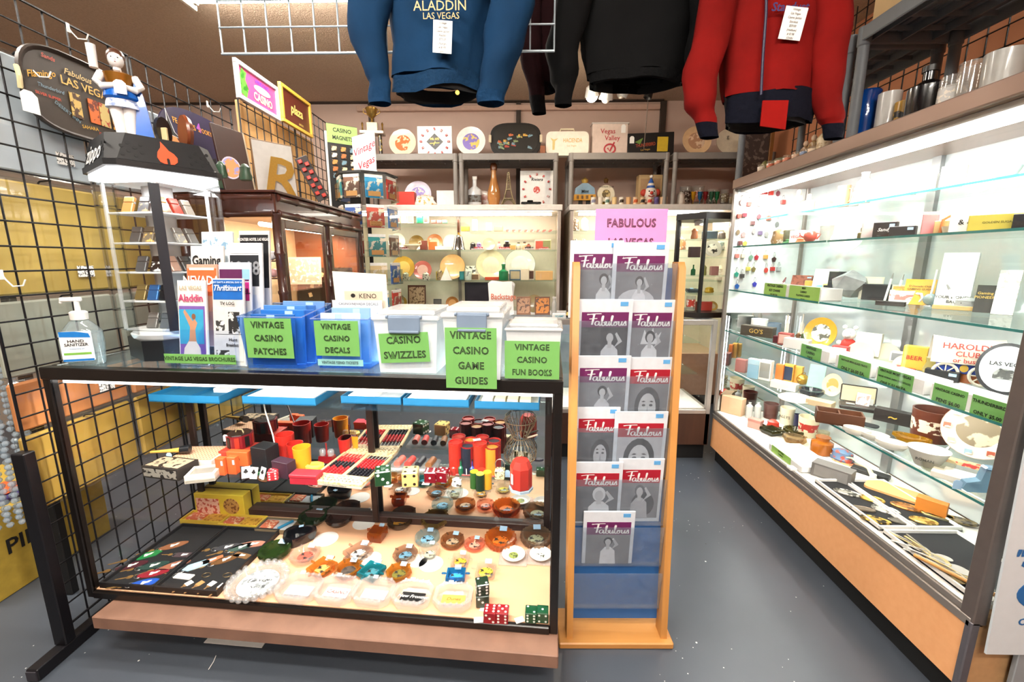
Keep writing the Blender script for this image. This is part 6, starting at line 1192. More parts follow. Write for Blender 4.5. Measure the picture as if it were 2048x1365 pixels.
for k in range(9):
 yy=1.29+.035*(k%5);xx=GX-.22-.05*(k//5);b=B()
 for j in range(34):b.sph((.004*math.sin(j*1.7),.004*math.cos(j*2.3),-.0105-j*.0215),.0105,8,5)
 t=thing('bead_strand','hanging strand of clear glass beads beyond the gridwall','bead strand',(xx,yy,1.16-.01*(k%3)),0,'clear bead strands');obj('beads',b,glass('#e8f0f6',k=1.6,rough=.02,edge='#cfdce6',dens=.6),t);obj('hanging_thread',B().tube([(0,0,0),(0,0,.28)],.001,4),BLACK,t)
t=thing('bead_rail','black rail holding the bead strands beyond the gridwall','rail',(GX-.25,1.36,0));obj('rail',B().box(-.05,-.12,1.43,.06,.13,1.45,.002),BLACK,t);obj('rail_post',B().box(-.03,.13,0,.0,.16,1.45,.003),BLACK,t)
p=at(20,1120,z=0);t=thing('yellow_carton','yellow carton with black letters on floor beyond the gridwall','carton',(-2.36,1.62,0),PI/2);obj('box',B().box(-.2,-.28,0,.3,.2,.36,.004),mat('#b89a3a',.6,nz=.15),t);txt('PINK',.09,INK,t,(-.02,-.282,.2),bold=.02)
t=thing('purple_pouch','purple and green pouches lying on the yellow carton','pouch',(-2.2,1.55,.3606),PI/2);obj('pouch',B().box(-.1,-.08,0,.12,.08,.03,.01),mat('#3a2c78',.5,c2='#241a50',nz=.2),t);obj('green_flap',B().box(-.12,-.06,.031,.02,.06,.045,.006),mat('#5a9a3a',.5),t);obj('orange_edge',B().box(.03,-.07,.031,.13,.05,.042,.005),mat('#d8602a',.5),t)
def loft(rings,b=None):
 b=b or B();n=len(rings[0]);k0=len(b.v)
 for r_ in rings:b.v+=[tuple(q)for q in r_]
 for i in range(len(rings)-1):
  for j in range(n):b.f.append((k0+i*n+j,k0+i*n+(j+1)%n,k0+(i+1)*n+(j+1)%n,k0+(i+1)*n+j))
 return b
def jacket(label,Y,body,sl,sr_,c,cuff,hem,lining='#0a0a0c',hemv=None,dmax=.075,wave=.0):
 o0=at((body[0][1]+body[0][2])/2,body[0][0],y=Y);t=thing('jacket',label,'jacket',(o0.x,Y,at(1024,body[-1][0],y=Y).z),0,'jackets hanging from the ceiling rail');O=t.location
 cm=mat(c,.9,nz=.2,sc=9,bump=.7,spec=.15);n=28
 def brings(levels,grow=1.0,dy=0,wv=0):
  R_3=[]
  lv=crom([(v,a,c_)for v,a,c_ in levels],4)
  for li,(v,a,c_)in enumerate(lv):
   p0,p1=at(a,v,y=Y),at(c_,v,y=Y);cx,hw,z_=(p0.x+p1.x)/2,(p1.x-p0.x)/2*grow,p0.z;row=[]
   f=li/len(lv)
   for k in range(n):
    an=2*PI*k/n;fold=1+(.03+.07*f)*math.sin(5*an+v*.012)+.05*f*math.sin(9*an+1+v*.01)+.015*math.sin(v*.07+3*an)
    row.append((cx+hw*math.cos(an)*fold-O.x,dy+min(dmax,hw*.6)*math.sin(an)*fold*grow,z_-O.z+wv*math.sin(2.5*an+.6)))
   R_3.append(row)
  return R_3
 hv=hemv or body[-1][0]-18
 up=[q for q in body if q[0]<=hv]+[(hv,*[body[-2][i]+(body[-1][i]-body[-2][i])*(hv-body[-2][0])/(body[-1][0]-body[-2][0])for i in(1,2)])]
 obj('body',loft(brings(up,1.0,0,0)),cm,t,smooth=60)
 hb=obj('hem_band',loft(brings([(hv-2,up[-1][1],up[-1][2]),((hv+body[-1][0])/2,(up[-1][1]+body[-1][1])/2,(up[-1][2]+body[-1][2])/2),body[-1]],1.01,0,wave)),mat(hem,.9,nz=.14,sc=60,bump=.4,spec=.15),t,smooth=60)
 obj('lining',loft(brings([(q[0],q[1]+3,q[2]-3)for q in body[-2:]]+[(body[-1][0]-4,body[-1][1]+2,body[-1][2]-2)],.96,.004)[:-1]),mat(lining,.9),t,smooth=60)
 for nm,path in(('sleeve',sl),('sleeve',sr_)):
  rows=[];cr=[]
  lv=crom([(v,u,hw)for u,v,hw in path],4)
  for li,(v,u,hw)in enumerate(lv):
   p0=at(u,v,y=Y-.045);q0=ppm(p0);row=[]
   for k in range(18):
    an=2*PI*k/18;fold=1+.07*math.sin(3*an+li*.5)+.06*math.sin(li*1.3+an)+.03*math.sin(5*an-li*.9)
    row.append((p0.x-O.x+hw*q0*math.cos(an)*fold,-.045+min(.06,hw*q0*.75)*math.sin(an)*fold,p0.z-O.z))
   rows.append(row)
  k_=max(2,int(len(rows)*.86));s_=obj('sleeve',loft(rows[:k_]),cm,t,smooth=60);obj('cuff',loft(rows[k_-1:]),mat(cuff,.9,nz=.14,sc=60,bump=.4,spec=.15),s_,smooth=60)
 x0,x1=at(body[0][1],body[0][0],y=Y).x-O.x,at(body[0][2],body[0][0],y=Y).x-O.x;zs=at(1024,body[0][0],y=Y).z-O.z
 zsw=min(zs+.06,CEIL-.25-O.z)
 obj('shoulder',loft([[(x0+(x1-x0)*(.5+.5*math.cos(2*PI*k/16)*f),.06*math.sin(2*PI*k/16)*f,zs+(zsw-zs)*g)for k in range(16)]for f,g in((1,0),(.7,.6),(.15,1))]),cm,t,smooth=60)
 obj('hanger_hook',B().tube([((x0+x1)/2,0,zsw-.01),((x0+x1)/2,0,RAILZ-O.z)],.0025,6),STEEL,t)
 return t
RAILZ=2.72
def note(t,u,v,wpx,hpx,Y,lines,ang=0,dy=-.105):
 p0=at(u,v,y=Y+dy);q_=ppm(p0);o=obj('price_note',B().box(-wpx*q_/2,-.0006,-hpx*q_/2,wpx*q_/2,0,hpx*q_/2),PAPER,t,p0-t.location,(R(8),ang,0))
 for i,s_ in enumerate(lines):txt(s_,hpx*q_*.105,INK,o,(0,-.0012,hpx*q_*(.42-i*.125)),bold=.004,shear=.2,sx=.85)
YB=1.40
t=jacket('blue denim pullover jacket with gold stitched lettering',YB,[(-230,800,965),(-120,772,995),(0,775,985),(100,785,972),(165,788,962),(192,790,960)],[(772,-170,50),(744,-40,46),(738,60,38),(752,140,25),(759,170,21),(760,208,22)],[(985,-170,50),(1020,-40,44),(1018,50,44),(1000,120,36),(985,175,29),(981,208,27)],'#0a2d4c','#0a2d4c','#0a2a46',hemv=160,wave=.012)
gm=mat('#c8a468',.6);p0=at(880,12,y=YB-.1);q_=ppm(p0);txt('ALADDIN',26*q_,gm,t,p0-t.location,bold=.0,sx=.95);p0=at(882,32,y=YB-.1);txt('LAS VEGAS',17*q_,gm,t,p0-t.location,sx=.9)
note(t,885,74,38,56,YB,('Vintage','Las Vegas','Casino Jacket','Aladdin','$75.00','(XLarge)','# 8199','John'),R(5))
obj('button',B().lathe([(0,0),(.006,0),(.006,.003),(0,.003)],10),GOLD,t,at(915,186,y=YB-.09)-t.location,(PI/2,0,0))
jacket('plain black bomber jacket hanging in the middle',1.62,[(-200,1195,1395),(0,1168,1392),(90,1162,1388),(145,1172,1374),(172,1180,1362)],[(1190,-150,42),(1148,0,36),(1128,90,33),(1128,150,28),(1127,182,18),(1126,212,17)],[(1392,-150,42),(1414,0,38),(1408,100,34),(1398,160,28),(1392,200,20)],'#060607','#050506','#050506')
jacket('dark maroon jacket with black sleeves behind the white grid',1.80,[(-200,1052,1140),(0,1058,1130),(120,1064,1122),(165,1068,1114),(186,1070,1110)],[(1058,-120,28),(1056,40,25),(1064,120,21),(1073,180,16),(1077,228,14)],[(1140,-120,26),(1130,40,22),(1118,110,18),(1112,160,14),(1110,180,13)],'#240a0e','#070607','#1c080b')
YR=1.47
t=jacket('red zip jacket with navy cuffs and waistband',YR,[(-200,1465,1640),(0,1442,1640),(100,1442,1634),(190,1446,1622),(225,1450,1616),(252,1452,1608)],[(1455,-120,40),(1428,40,36),(1404,140,34),(1400,205,30),(1408,238,22),(1418,276,18)],[(1640,-150,44),(1662,0,38),(1660,80,34),(1655,170,30),(1658,230,26),(1664,250,20),(1668,278,17)],'#7a0d09','#080a18','#080a18',hemv=196,wave=.008)
zp=[at(u,v,y=YR-.083)-t.location for u,v in((1534,-60),(1532,30),(1526,110),(1522,190))];obj('zipper',B().tube(zp,.004,6),mat('#1a1a3a',.5),t)
p0=at(1580,14,y=YR-.088);q_=ppm(p0);txt('Stardust',22*q_,mat('#2a1e5a',.6),t,p0-t.location,bold=.02,shear=.2);note(t,1586,47,44,56,YR,('Vintage','Las Vegas','Casino Jacket','Stardust','$59.00','(medium)','# 8198','JOHN'),R(6),dy=-.092)
obj('hem_panel',B().prism([(-.04,0),(.035,-.01),(.035,.07),(-.04,.07)],0,.004,'xz'),mat('#8a0f0a',.9,spec=.15),t,at(1548,252,y=YR-.09)-t.location)
t=thing('garment_rail','steel garment rail under the ceiling carrying the jackets','rail',(-.5,1.47,RAILZ));
for y_ in(-.05,.0,.15,.33):obj('rail_bar',B().tube([(0,y_,0),(1.75,y_,0)],.011,8),STEEL,t)
for x_ in(.02,1.73):obj('rail_drop',B().box(x_-.01,-.07,-.0,x_+.01,.35,.015,.002).box(x_-.008,.1,.0,x_+.008,.116,CEIL-RAILZ-.0005),STEEL,t)
for k,(u,v,on)in enumerate(((1184,184,1),(1212,190,0),(1242,180,0))):
 p=at(u,v,y=3.3);t=thing('spot_lamp',('glowing white spot lamp below the ceiling behind black jacket','unlit white spot lamp beside the glowing one','unlit white spot lamp turned to the right')[k],'spot lamp',p,0,'white ceiling spot lamps')
 a=(R(25),R((-10,5,35)[k]),0);obj('lamp_shade',B().lathe([(.02,.07),(.035,.06),(.05,0),(.046,0),(.03,.055)],18),WHITE,t,(0,0,-.03),a);obj('bulb',B().sph((0,0,.005),.042 if on else .03,14,8),mat((1,.9,.72),.4,emit=40)if on else mat('#f0e6d8',.3),t,(0,0,-.03),a);obj('stem',B().tube([(0,0,.03),(0,.02,CEIL-p.z-.001)],.008,8),WHITE,t)
 if on:l=bpy.data.lights.new('spot_glow','POINT');l.energy=14;l.color=(1,.85,.65);l.shadow_soft_size=.05;lo=bpy.data.objects.new('spot_glow',l);COL.objects.link(lo);lo.parent=t;lo.location=(0,-.02,-.09)
p=at(1298,188,y=3.35);t=thing('spot_lamp','small black spot lamp with cord hanging to the shelf','spot lamp',p,0,'white ceiling spot lamps');obj('lamp_shade',B().lathe([(.015,.06),(.022,.05),(.03,-.03),(.026,-.03),(.0,.04)],14),BLACK,t,(0,0,0),(0,R(20),0));obj('stem',B().tube([(0,0,.04),(0,0,CEIL-p.z-.001)],.006,8),BLACK,t);obj('cord',B().tube([(.01,.05,.0),(.012,.1,-.35)],.003,6),mat('#5a4a40',.6),t)
# ================================================================ back wall: goods on the resin shelves
def bk(fn,name,label,cat,u,z,yy=4.06,w=None,h=None,d=None,rz=0,group=None,**k):
 x=at(u,682.5-161.5-(z-1.35)/yy*FPX,y=yy).x;q=ppm((x,yy,z));t=thing(name,label,cat,(x,yy,z),rz,group)
 for n_,s_ in(('w',w),('h',h),('d',d)):
  if s_ is not None:k[n_]=s_*q
 fn(t,**k)
 if len(t.children)==1 and not t.children[0].children:
  c=t.children[0];m=Matrix.LocRotScale(t.location,t.rotation_euler,None)@Matrix.LocRotScale(c.location,c.rotation_euler,c.scale)
  c.parent=None;l,r_,s_=m.decompose();c.location=l;c.rotation_euler=r_.to_euler();c.scale=s_
  bpy.data.objects.remove(t);c.name=name;tag(c,label,cat,group);return c
 return t
Z1,Z2=2.2606,1.8306
def trophy(t,w,h):
 G_=mat('#b08c48',.25,metal=.8)
 obj('base',B().cb(0,0,0,w*.9,w*.5,h*.04,.003),BLACK,t)
 for s in(-1,1):obj('column',B().lathe([(w*.08,h*.04),(w*.08,h*.46),(0,h*.46)],10,(s*w*.3,0,0)),mat('#2a2018',.3,kind='scribble',sc=30,c2='#c8a858'),t)
 obj('marble_slab',B().cb(0,0,h*.46,w,w*.5,h*.06,.003),mat('#e8d8c8',.3),t);obj('plate',B().cb(0,0,h*.52,w*.45,w*.2,h*.18,.003),mat('#e8d8b0',.3),t)
 obj('cup',B().lathe([(w*.06,h*.7),(w*.05,h*.78),(w*.2,h*.85),(w*.26,h*.98),(w*.2,h),(0,h*.9)],16),G_,t)
 for s in(-1,1):obj('cup_handle',B().tube([(s*w*.2,0,h*.86),(s*w*.34,0,h*.9),(s*w*.34,0,h*.97),(s*w*.25,0,h*.96)],w*.02,6),G_,t);obj('small_figure',B().lathe([(0,h*.52),(w*.05,h*.52),(w*.03,h*.6),(w*.05,h*.68),(0,h*.72)],8,(s*w*.42,0,0)),G_,t)
bk(trophy,'trophy','gold cup trophy on twin columns at left end of top shelf','trophy',749,Z1,w=46,h=92,rz=.1)
def picplate(t,w,c,pc,c2,stand='#2a221e'):plate(t,w,c,cen=pc,c2=c2,sc=24,tilt=78);obj('stand',B().box(-w*.45,-.02,0,w*.45,.05,.012,.003),mat(stand,.5),t)
bk(picplate,'picture_plate','cream plate with orange city picture on the top shelf','plate',808,Z1,w=54,c='#f0e2c4',pc='#c86a32',c2='#f0d8b0')
def diceclock(t,w,h,dia='#14120f',brand=None):
 obj('face',B().box(-w/2,0,0,w/2,.015,h,.002),mat('#f6f3ee',.4),t);b=B()
 for i in range(12):
  a=PI/2-2*PI*i/12;x,z=w*.4*math.cos(a),h/2+h*.4*math.sin(a);k=len(b.v);b.cb(0,0,-w*.035,w*.05,.012,w*.07,.002);b.xf(Matrix.Translation((x,-.006,z))@Matrix.Rotation(PI/2-a,4,'Y'),k)
  obj('hour_die',b,mat('#b83230',.35,kind='spots',sc=70,c2='#f0d8d0'),t);b=B()
 if brand:obj('hub',B().prism(ell(w*.1,w*.1,20,0,h*.48),-.004,0,'xz'),mat('#c84840',.4,kind='scribble',sc=60,c2='#f0d0c8'),t);txt(brand,h*.12,INK,t,(0,-.003,h*.76),shear=.3,bold=.01)
 else:obj('diamond',B().prism([(0,h*.24),(w*.24,h*.5),(0,h*.76),(-w*.24,h*.5)],-.004,0,'xz'),mat(dia,.4),t);txt('MR. STS',h*.09,GOLD,t,(0,-.005,h*.58));obj('clock_hand',B().ribbon([(-.01,h*.38),(.005,h*.5)],.005,-.006).ribbon([(-w*.14,h*.44),(w*.14,h*.46)],.004,-.006),GOLD,t,smooth=0)
bk(diceclock,'dice_clock','square white clock with black diamond and red dice hours','clock',871,Z1,w=69,h=58)
bk(picplate,'picture_plate','round white plate with colourful casino scenes on the top shelf','plate',943,Z1,w=58,c='#f6f2ea',pc='#8a7ac0',c2='#e8c868',stand='#f0e8dc')
def ovaltray(t,w,h):
 obj('dish',B().prism(supe(w,h,36,h/2),-.006,.006,'xz'),mat('#1e1c1a',.4),t,rot=(R(-8),0,0));obj('dish_floor',B().prism(supe(w*.86,h*.84,36,h/2),-.010,-.0062,'xz'),mat('#26231f',.4),t,rot=(R(-8),0,0))
 rr=random.Random(4)
 for i in range(20):
  x,z=rr.uniform(-.32,.32)*w,h*rr.uniform(.25,.75);obj('printed_logo',B().box(-w*.045,-.0118,-h*.035,w*.045,-.0105,h*.035),mat(rr.choice(('#c8683a','#d8a848','#7a9aa8','#b84838','#8a9a6a')),.5,kind='scribble',sc=70,c2='#2a2420'),t,Euler((R(-8),0,0)).to_matrix()@Vector((x,0,z)),(R(-8),rr.uniform(-.4,.4),0))
 for s in(-1,1):obj('handle',B().box(s*w*.5-.012,-.012,h*.4,s*w*.5+.012,.004,h*.62,.004),mat('#d8c8a8',.5),t)
bk(ovaltray,'souvenir_tray','black oval tray with coloured casino logos on the top shelf','tray',1031,Z1,w=101,h=66)
bk(carton,'brown_tag','small brown leather tag beside the oval tray','tag',1085,Z1,w=10,h=17,d=6,c='#8a4a20',yy=4.0)
def suitcase(t,w,h):
 obj('case',B().prism(rrect(w,h*.84,w*.12,5,0,h*.42),-.04,.04,'xz'),mat('#f2ead8',.5),t);obj('handle',B().tube([(-w*.18,0,h*.82),(-w*.15,0,h*.96),(w*.15,0,h*.96),(w*.18,0,h*.82)],.008,8),mat('#e8d8b8',.5),t)
 txt('HACIENDA',h*.2,mat('#d8a84a',.5),t,(w*.12,-.042,h*.52),sx=.7,bold=.01);txt('Las Vegas',h*.09,mat('#d8a84a',.5),t,(w*.1,-.042,h*.34));obj('palm_print',B().prism([(-w*.35,h*.2),(-w*.3,h*.2),(-w*.29,h*.5),(-w*.22,h*.6),(-w*.32,h*.56),(-w*.4,h*.62),(-w*.35,h*.5)],-.042,-.04,'xz'),mat('#d8c078',.5),t)
bk(suitcase,'travel_case','white airline travel case with gold lettering on the top shelf','case',1133,Z1,w=84,h=53)
def valley(t,w,h):
 obj('bag',B().box(-w/2,0,0,w/2,.09,h,.006),mat('#e2cbbd',.5),t);obj('top_strip',B().box(-w*.52,-.004,h-.012,w*.52,.094,h+.002,.002),mat('#cfc4bc',.4),t);rm_=mat('#b8303a',.5)
 txt('Vegas',h*.2,rm_,t,(-.02,-.002,h*.74),bold=.01);txt('Valley',h*.2,rm_,t,(.02,-.002,h*.54),bold=.01);obj('ring_logo',B().tube([(h*.17*math.cos(2*PI*i/20),-.003,h*.22+h*.14*math.sin(2*PI*i/20))for i in range(20)],.008,6,closed=True,sq=.4),rm_,t);obj('check_mark',B().ribbon([(-h*.07,h*.25),(0,h*.15),(h*.14,h*.42)],.014,-.004),rm_,t,smooth=0);txt('QUALITY CARDS',h*.07,rm_,t,(0,-.003,h*.05));tagcard(t,(w*.36,-.004,h*.94),.04,.07)
bk(valley,'valley_bag','pinkish box lettered Vegas Valley with red check mark','box',1218,Z1,w=71,h=63)
def blacksign(t,w,h):
 obj('board',B().box(-w/2,0,0,w/2,.03,h,.003),mat('#100e0c',.35),t,rot=(0,R(-2),0));txt('THUNDERBIRD',h*.2,mat('#b04a28',.5),t,(-w*.12,-.002,h*.48),(PI/2,-.12,0),bold=.015,sx=.65);txt('Las Vegas',h*.11,mat('#d8a84a',.5),t,(-w*.12,-.002,h*.28),(PI/2,-.1,0));obj('yellow_panel',B().box(w*.13,-.002,h*.2,w*.36,0,h*.82),mat('#d8b428',.5,nz=.1),t);obj('leaf_print',B().prism([(-w*.35,h*.6),(-w*.18,h*.78),(-w*.24,h*.5)],-.003,0,'xz'),mat('#6a8a3a',.5),t);tagcard(t,(-w*.42,-.004,h*.85),.04,.06)
bk(blacksign,'hotel_sign','black sign with orange script and yellow panel on top shelf','sign',1300,Z1,w=92,h=44)
bk(picplate,'picture_plate','orange rimmed plate with sepia picture on right top shelf','plate',1389,Z1,w=57,c='#f0c89a',pc='#b88a6a',c2='#e8c8a8')
def rimplate(t,w,c,rim,mark='#2a2420'):plate(t,w,c,rim=rim,tilt=78);txt('g',w*.22,mat(mark,.5),t,(-w*.05,-w*.03,w*.68),(R(78),0,0))
bk(rimplate,'rim_plate','cream bowl plate with maroon rim at right of top shelf','plate',1453,Z1,w=52,c='#efe0c4',rim='#6a1a20')
bk(carton,'red_box','red box with dark emblem behind the spinner','box',814,Z2,w=36,h=27,d=20,c='#d8341c',face='#c82c18',text='',yy=4.02)
bk(picplate,'picture_plate','plate with purple sky and white city at left of second shelf','plate',838,Z2,w=54,c='#e6dcec',pc='#7a5ab0',c2='#f0dcc0',yy=4.2)
bk(lump,'dog_figurine','white reclining dog figurine in front of purple plate','figurine',851,Z2,w=48,h=22,c='#f2e6da',c2='#d8a048',kind='spots',sy=.5,yy=4.0)
bk(carton,'paper_stack','stack of white papers on second shelf left of the posts','papers',893,Z2,w=34,h=30,d=20,c='#f6f2ea')
bk(bottle,'mirrored_decanter','silver patterned decanter with stopper beside bowling pin','decanter',950,Z2,w=26,h=56,c='#d8d8d8',neck=.3,nh=.3,opaque=True,cap='#f0ece4',lab='#6a6a68',sy=.5)
bk(picplate,'picture_plate','small framed plate between decanter and bowling pin','plate',967,Z2,w=34,c='#e8d8c8',pc='#d8a8a0',c2='#f2e2da',yy=4.16)
bk(prof,'bowling_pin_bottle','tan bowling pin shaped bottle with brown stopper','bottle',988,Z2,w=26,h=82,c='#d89a5a',pts=[(.0,0),(.7,0),(1,.2),(.95,.36),(.5,.62),(.36,.76),(.4,.84),(0,.84)],gl=.4,parts=(('stopper','#6a3a1c',[(0,.84),(.5,.84),(.55,.93),(.4,1),(0,1)]),))
def eiffel(t,w,h):
 m=mat('#8a7a5a',.35,metal=.5)
 for sx in(-1,1):
  for sy in(-1,1):obj('tower_leg',B().tube([(sx*w*.46,sy*w*.3,0),(sx*w*.26,sy*w*.16,h*.22),(sx*w*.13,sy*w*.09,h*.45),(sx*w*.05,sy*w*.04,h*.9)],[w*.05,w*.045,w*.035,w*.02],6),m,t)
 for z_,s in((.2,.6),(.44,.34),(.88,.14)):obj('platform',B().cb(0,0,h*z_,w*s,w*s*.7,h*.025,.001),m,t)
 for i in range(7):obj('cross_brace',B().tube([(-w*(.12-.012*i),-w*.08,h*(.46+.06*i)),(w*(.12-.012*i),-w*.08,h*(.5+.06*i))],.003,4),m,t)
 obj('arch',B().tube([(-w*.34,-w*.24,h*.05),(-w*.2,-w*.2,h*.15),(0,-w*.19,h*.18),(w*.2,-w*.2,h*.15),(w*.34,-w*.24,h*.05)],w*.03,6),m,t);obj('spire',B().tube([(0,0,h*.88),(0,0,h)],[w*.025,.001],6),m,t)
bk(eiffel,'tower_figurine','bronze lattice tower figurine right of the bowling pin bottle','figurine',1017,Z2,w=32,h=72)
bk(diceclock,'dice_clock','square white clock with red hub above toy car','clock',1073,Z2,w=66,h=70,brand='Riviera',yy=4.12)
def toycar(t,w):obj('body',B().box(-w/2,-.03,.012,w/2,.03,.03,.006).box(-w*.2,-.025,.03,w*.1,.025,.045,.006),mat('#141416',.25),t);[obj('wheel',B().tube([(x*w,-.034,.012),(x*w,-.024,.012)],.012,12),BLACK,t)for x in(-.3,.3)]
bk(toycar,'toy_car','black open toy car before the red hub clock','toy car',1062,Z2,w=40,yy=3.98)
def bldg(t,w,h):
 obj('legs',B().box(-w*.25,-.02,0,-w*.08,.02,h*.2,.004).box(w*.08,-.02,0,w*.25,.02,h*.2,.004),BLACK,t);obj('body',B().prism([(-w*.48,h*.2),(w*.48,h*.2),(w*.46,h*.4),(-w*.46,h*.4)],-.035,.035,'xz'),mat('#c8902c',.25,metal=.4),t);obj('roof',B().prism([(-w*.44,h*.4),(w*.44,h*.4),(w*.4,h*.62),(w*.12,h*.78),(-w*.12,h*.78),(-w*.4,h*.62)],-.03,.03,'xz'),mat('#7a9ab0',.25),t);obj('stopper',B().lathe([(0,h*.78),(w*.12,h*.78),(w*.16,h*.9),(0,h)],12),mat('#d8b058',.25,metal=.5),t);txt("Mint",h*.14,INK,t,(0,-.036,h*.5),bold=.02);
 for i in range(4):obj('window',B().box((-.36+.2*i)*w,-.037,h*.25,(-.26+.2*i)*w,-.034,h*.36),mat('#6a4a18',.3),t)
bk(bldg,'building_decanter','gold and blue building shaped decanter on second shelf','decanter',1168,Z2,w=46,h=56)
def wheeldec(t,w,h):obj('wheel',B().lathe([(0,0),(w*.5,0),(w*.52,.02),(w*.5,.04),(0,.04)],28),mat('#e8dcc0',.3),t,(0,.02,h*.42),(PI/2,0,0));obj('hub',B().lathe([(0,0),(w*.24,0),(w*.24,.006),(0,.006)],20),mat('#6a5a3a',.3,metal=.5,kind='scribble',sc=50,c2='#c8b078'),t,(0,-.02,h*.42),(PI/2,0,0));obj('foot',B().prism([(-w*.35,0),(w*.35,0),(w*.25,h*.16),(-w*.25,h*.16)],-.02,.02,'xz'),GOLD,t);obj('stopper',B().lathe([(0,h*.8),(w*.1,h*.8),(w*.16,h*.92),(0,h)],12),mat('#6a4a24',.3,metal=.5),t);txt('HAROLDS CLUB',w*.13,INK,t,(0,-.023,h*.66),sx=.9)
bk(wheeldec,'wheel_decanter','cream roulette wheel decanter with gold stopper','decanter',1210,Z2,w=34,h=56)
bk(carton,'photo_box','tan printed box behind the clown head','box',1295,Z2,w=46,h=62,d=20,c='#c8a878',face='#b8946a',yy=4.2)
def clown(t,h):
 s=h;W_=mat('#f4e8dc',.35);obj('collar',B().lathe([(0,0),(s*.3,0),(s*.34,s*.1),(s*.18,s*.2),(0,s*.2)],18,wob=lambda a,z:1+.06*math.sin(9*a)),mat('#f0c8b8',.4),t);hd=obj('head',B().sph((0,0,s*.42),s*.22,18,12,sz=1.1),W_,t)
 for e in(-1,1):obj('hair_tuft',B().sph((e*s*.22,.0,s*.46),s*.12,12,7),mat('#c8402c',.6),t);obj('eye',B().sph((e*s*.08,-s*.2,s*.48),s*.025,8,5),INK,hd)
 obj('nose',B().sph((0,-s*.23,s*.42),s*.06,10,6),mat('#c83828',.35),hd);obj('mouth',B().tube([(-s*.1,-s*.19,s*.34),(0,-s*.2,s*.3),(s*.1,-s*.19,s*.34)],s*.02,6),mat('#a83028',.4),hd);obj('hat',B().lathe([(s*.15,s*.6),(s*.08,s*.82),(.0,s*.98)],14),mat('#3a62b0',.4),t);obj('hat_stripe',B().lathe([(s*.125,s*.68),(s*.1,s*.76),(s*.098,s*.76),(s*.122,s*.68),(s*.125,s*.68)],14),W_,t);obj('pompom',B().sph((0,0,s*.98),s*.06,10,6),W_,t)
bk(clown,'clown_head','ceramic clown head with blue striped cone hat','figurine',1299,Z2,h=58,yy=4.07,rz=-.1)
MUGC=('#f2eadc','#eaddc8','#f4eee2','#e8c890','#f2e8d8','#e8b880','#eec8a0','#d8b890','#f0dcc0','#6a5a8a','#e0b890')
for i,c in enumerate(MUGC):
 bk(cup,'shot_cup',('white shot cup nearest the building decanter','plain cream shot cup second in the row','white shot cup with green band third in row','tan shot cup fourth in the row','white shot cup with dark eagle, fifth in row','amber shot cup sixth in the row','orange printed shot cup seventh in row','tan shot cup with black print eighth in row','cream shot cup with red print by clown head','purple shot cup right of the clown head','wider tan cup at the end of row')[i],'cup',1186+i*14,Z2,w=10 if i<10 else 16,h=15,c=c,tape=.85,band=('#8a8aa0',None,'#5a7a6a',None,'#3a2a1a',None,'#c85a2a','#2a2420','#c8402c','#4a3a78',None)[i],yy=3.96,group='shot cups in a row on second shelf')
for i,(u,c,nm)in enumerate(((1385,'#d8a820','yellow'),(1398,'#1878a8','blue'),(1409,'#a82028','red'),(1421,'#3a7a5a','grey green'),(1432,'#1a8a50','emerald'))):
 bk(goblet,'cordial_glass','%s stemmed cordial glass in the coloured row'%nm,'glass',u,Z2,w=10,h=25,c=c,yy=3.96,group='coloured cordial glasses')
for i,(u,wd,hh,pc)in enumerate(((1368,22,40,'#4a3020'),(1392,26,40,'#c87a6a'),(1422,22,34,'#5a4a3a'),(1446,16,34,'#8a7a5a'),(1460,14,26,'#b0a080'))):
 bk(tumbler,'printed_tumbler',('clear tumbler with dark brown print behind cordial glasses','clear tumbler with pink lettering behind cordial glasses','clear mug with grey print behind green cordial glass','tall clear glass jar near the showcase end','short clear tumbler near the showcase end')[i],'tumbler',u,Z2,w=wd,h=hh,prn=pc,yy=4.14,group='clear tumblers on second shelf')
bk(lump,'white_figurine','small white figurine at left of coloured glasses','figurine',1360,Z2,w=18,h=26,c='#f0e4d8',yy=3.98)
def bs(i,fn,name,label,cat,u,w,h=None,**k):
 k.setdefault('yy',4.05+.04*((u*7)%5)/5);
 if h is not None:k['h']=h
 return bk(fn,name,label,cat,u,SB[i]+.0008,w=w,**k)
CF=dict(d=9)
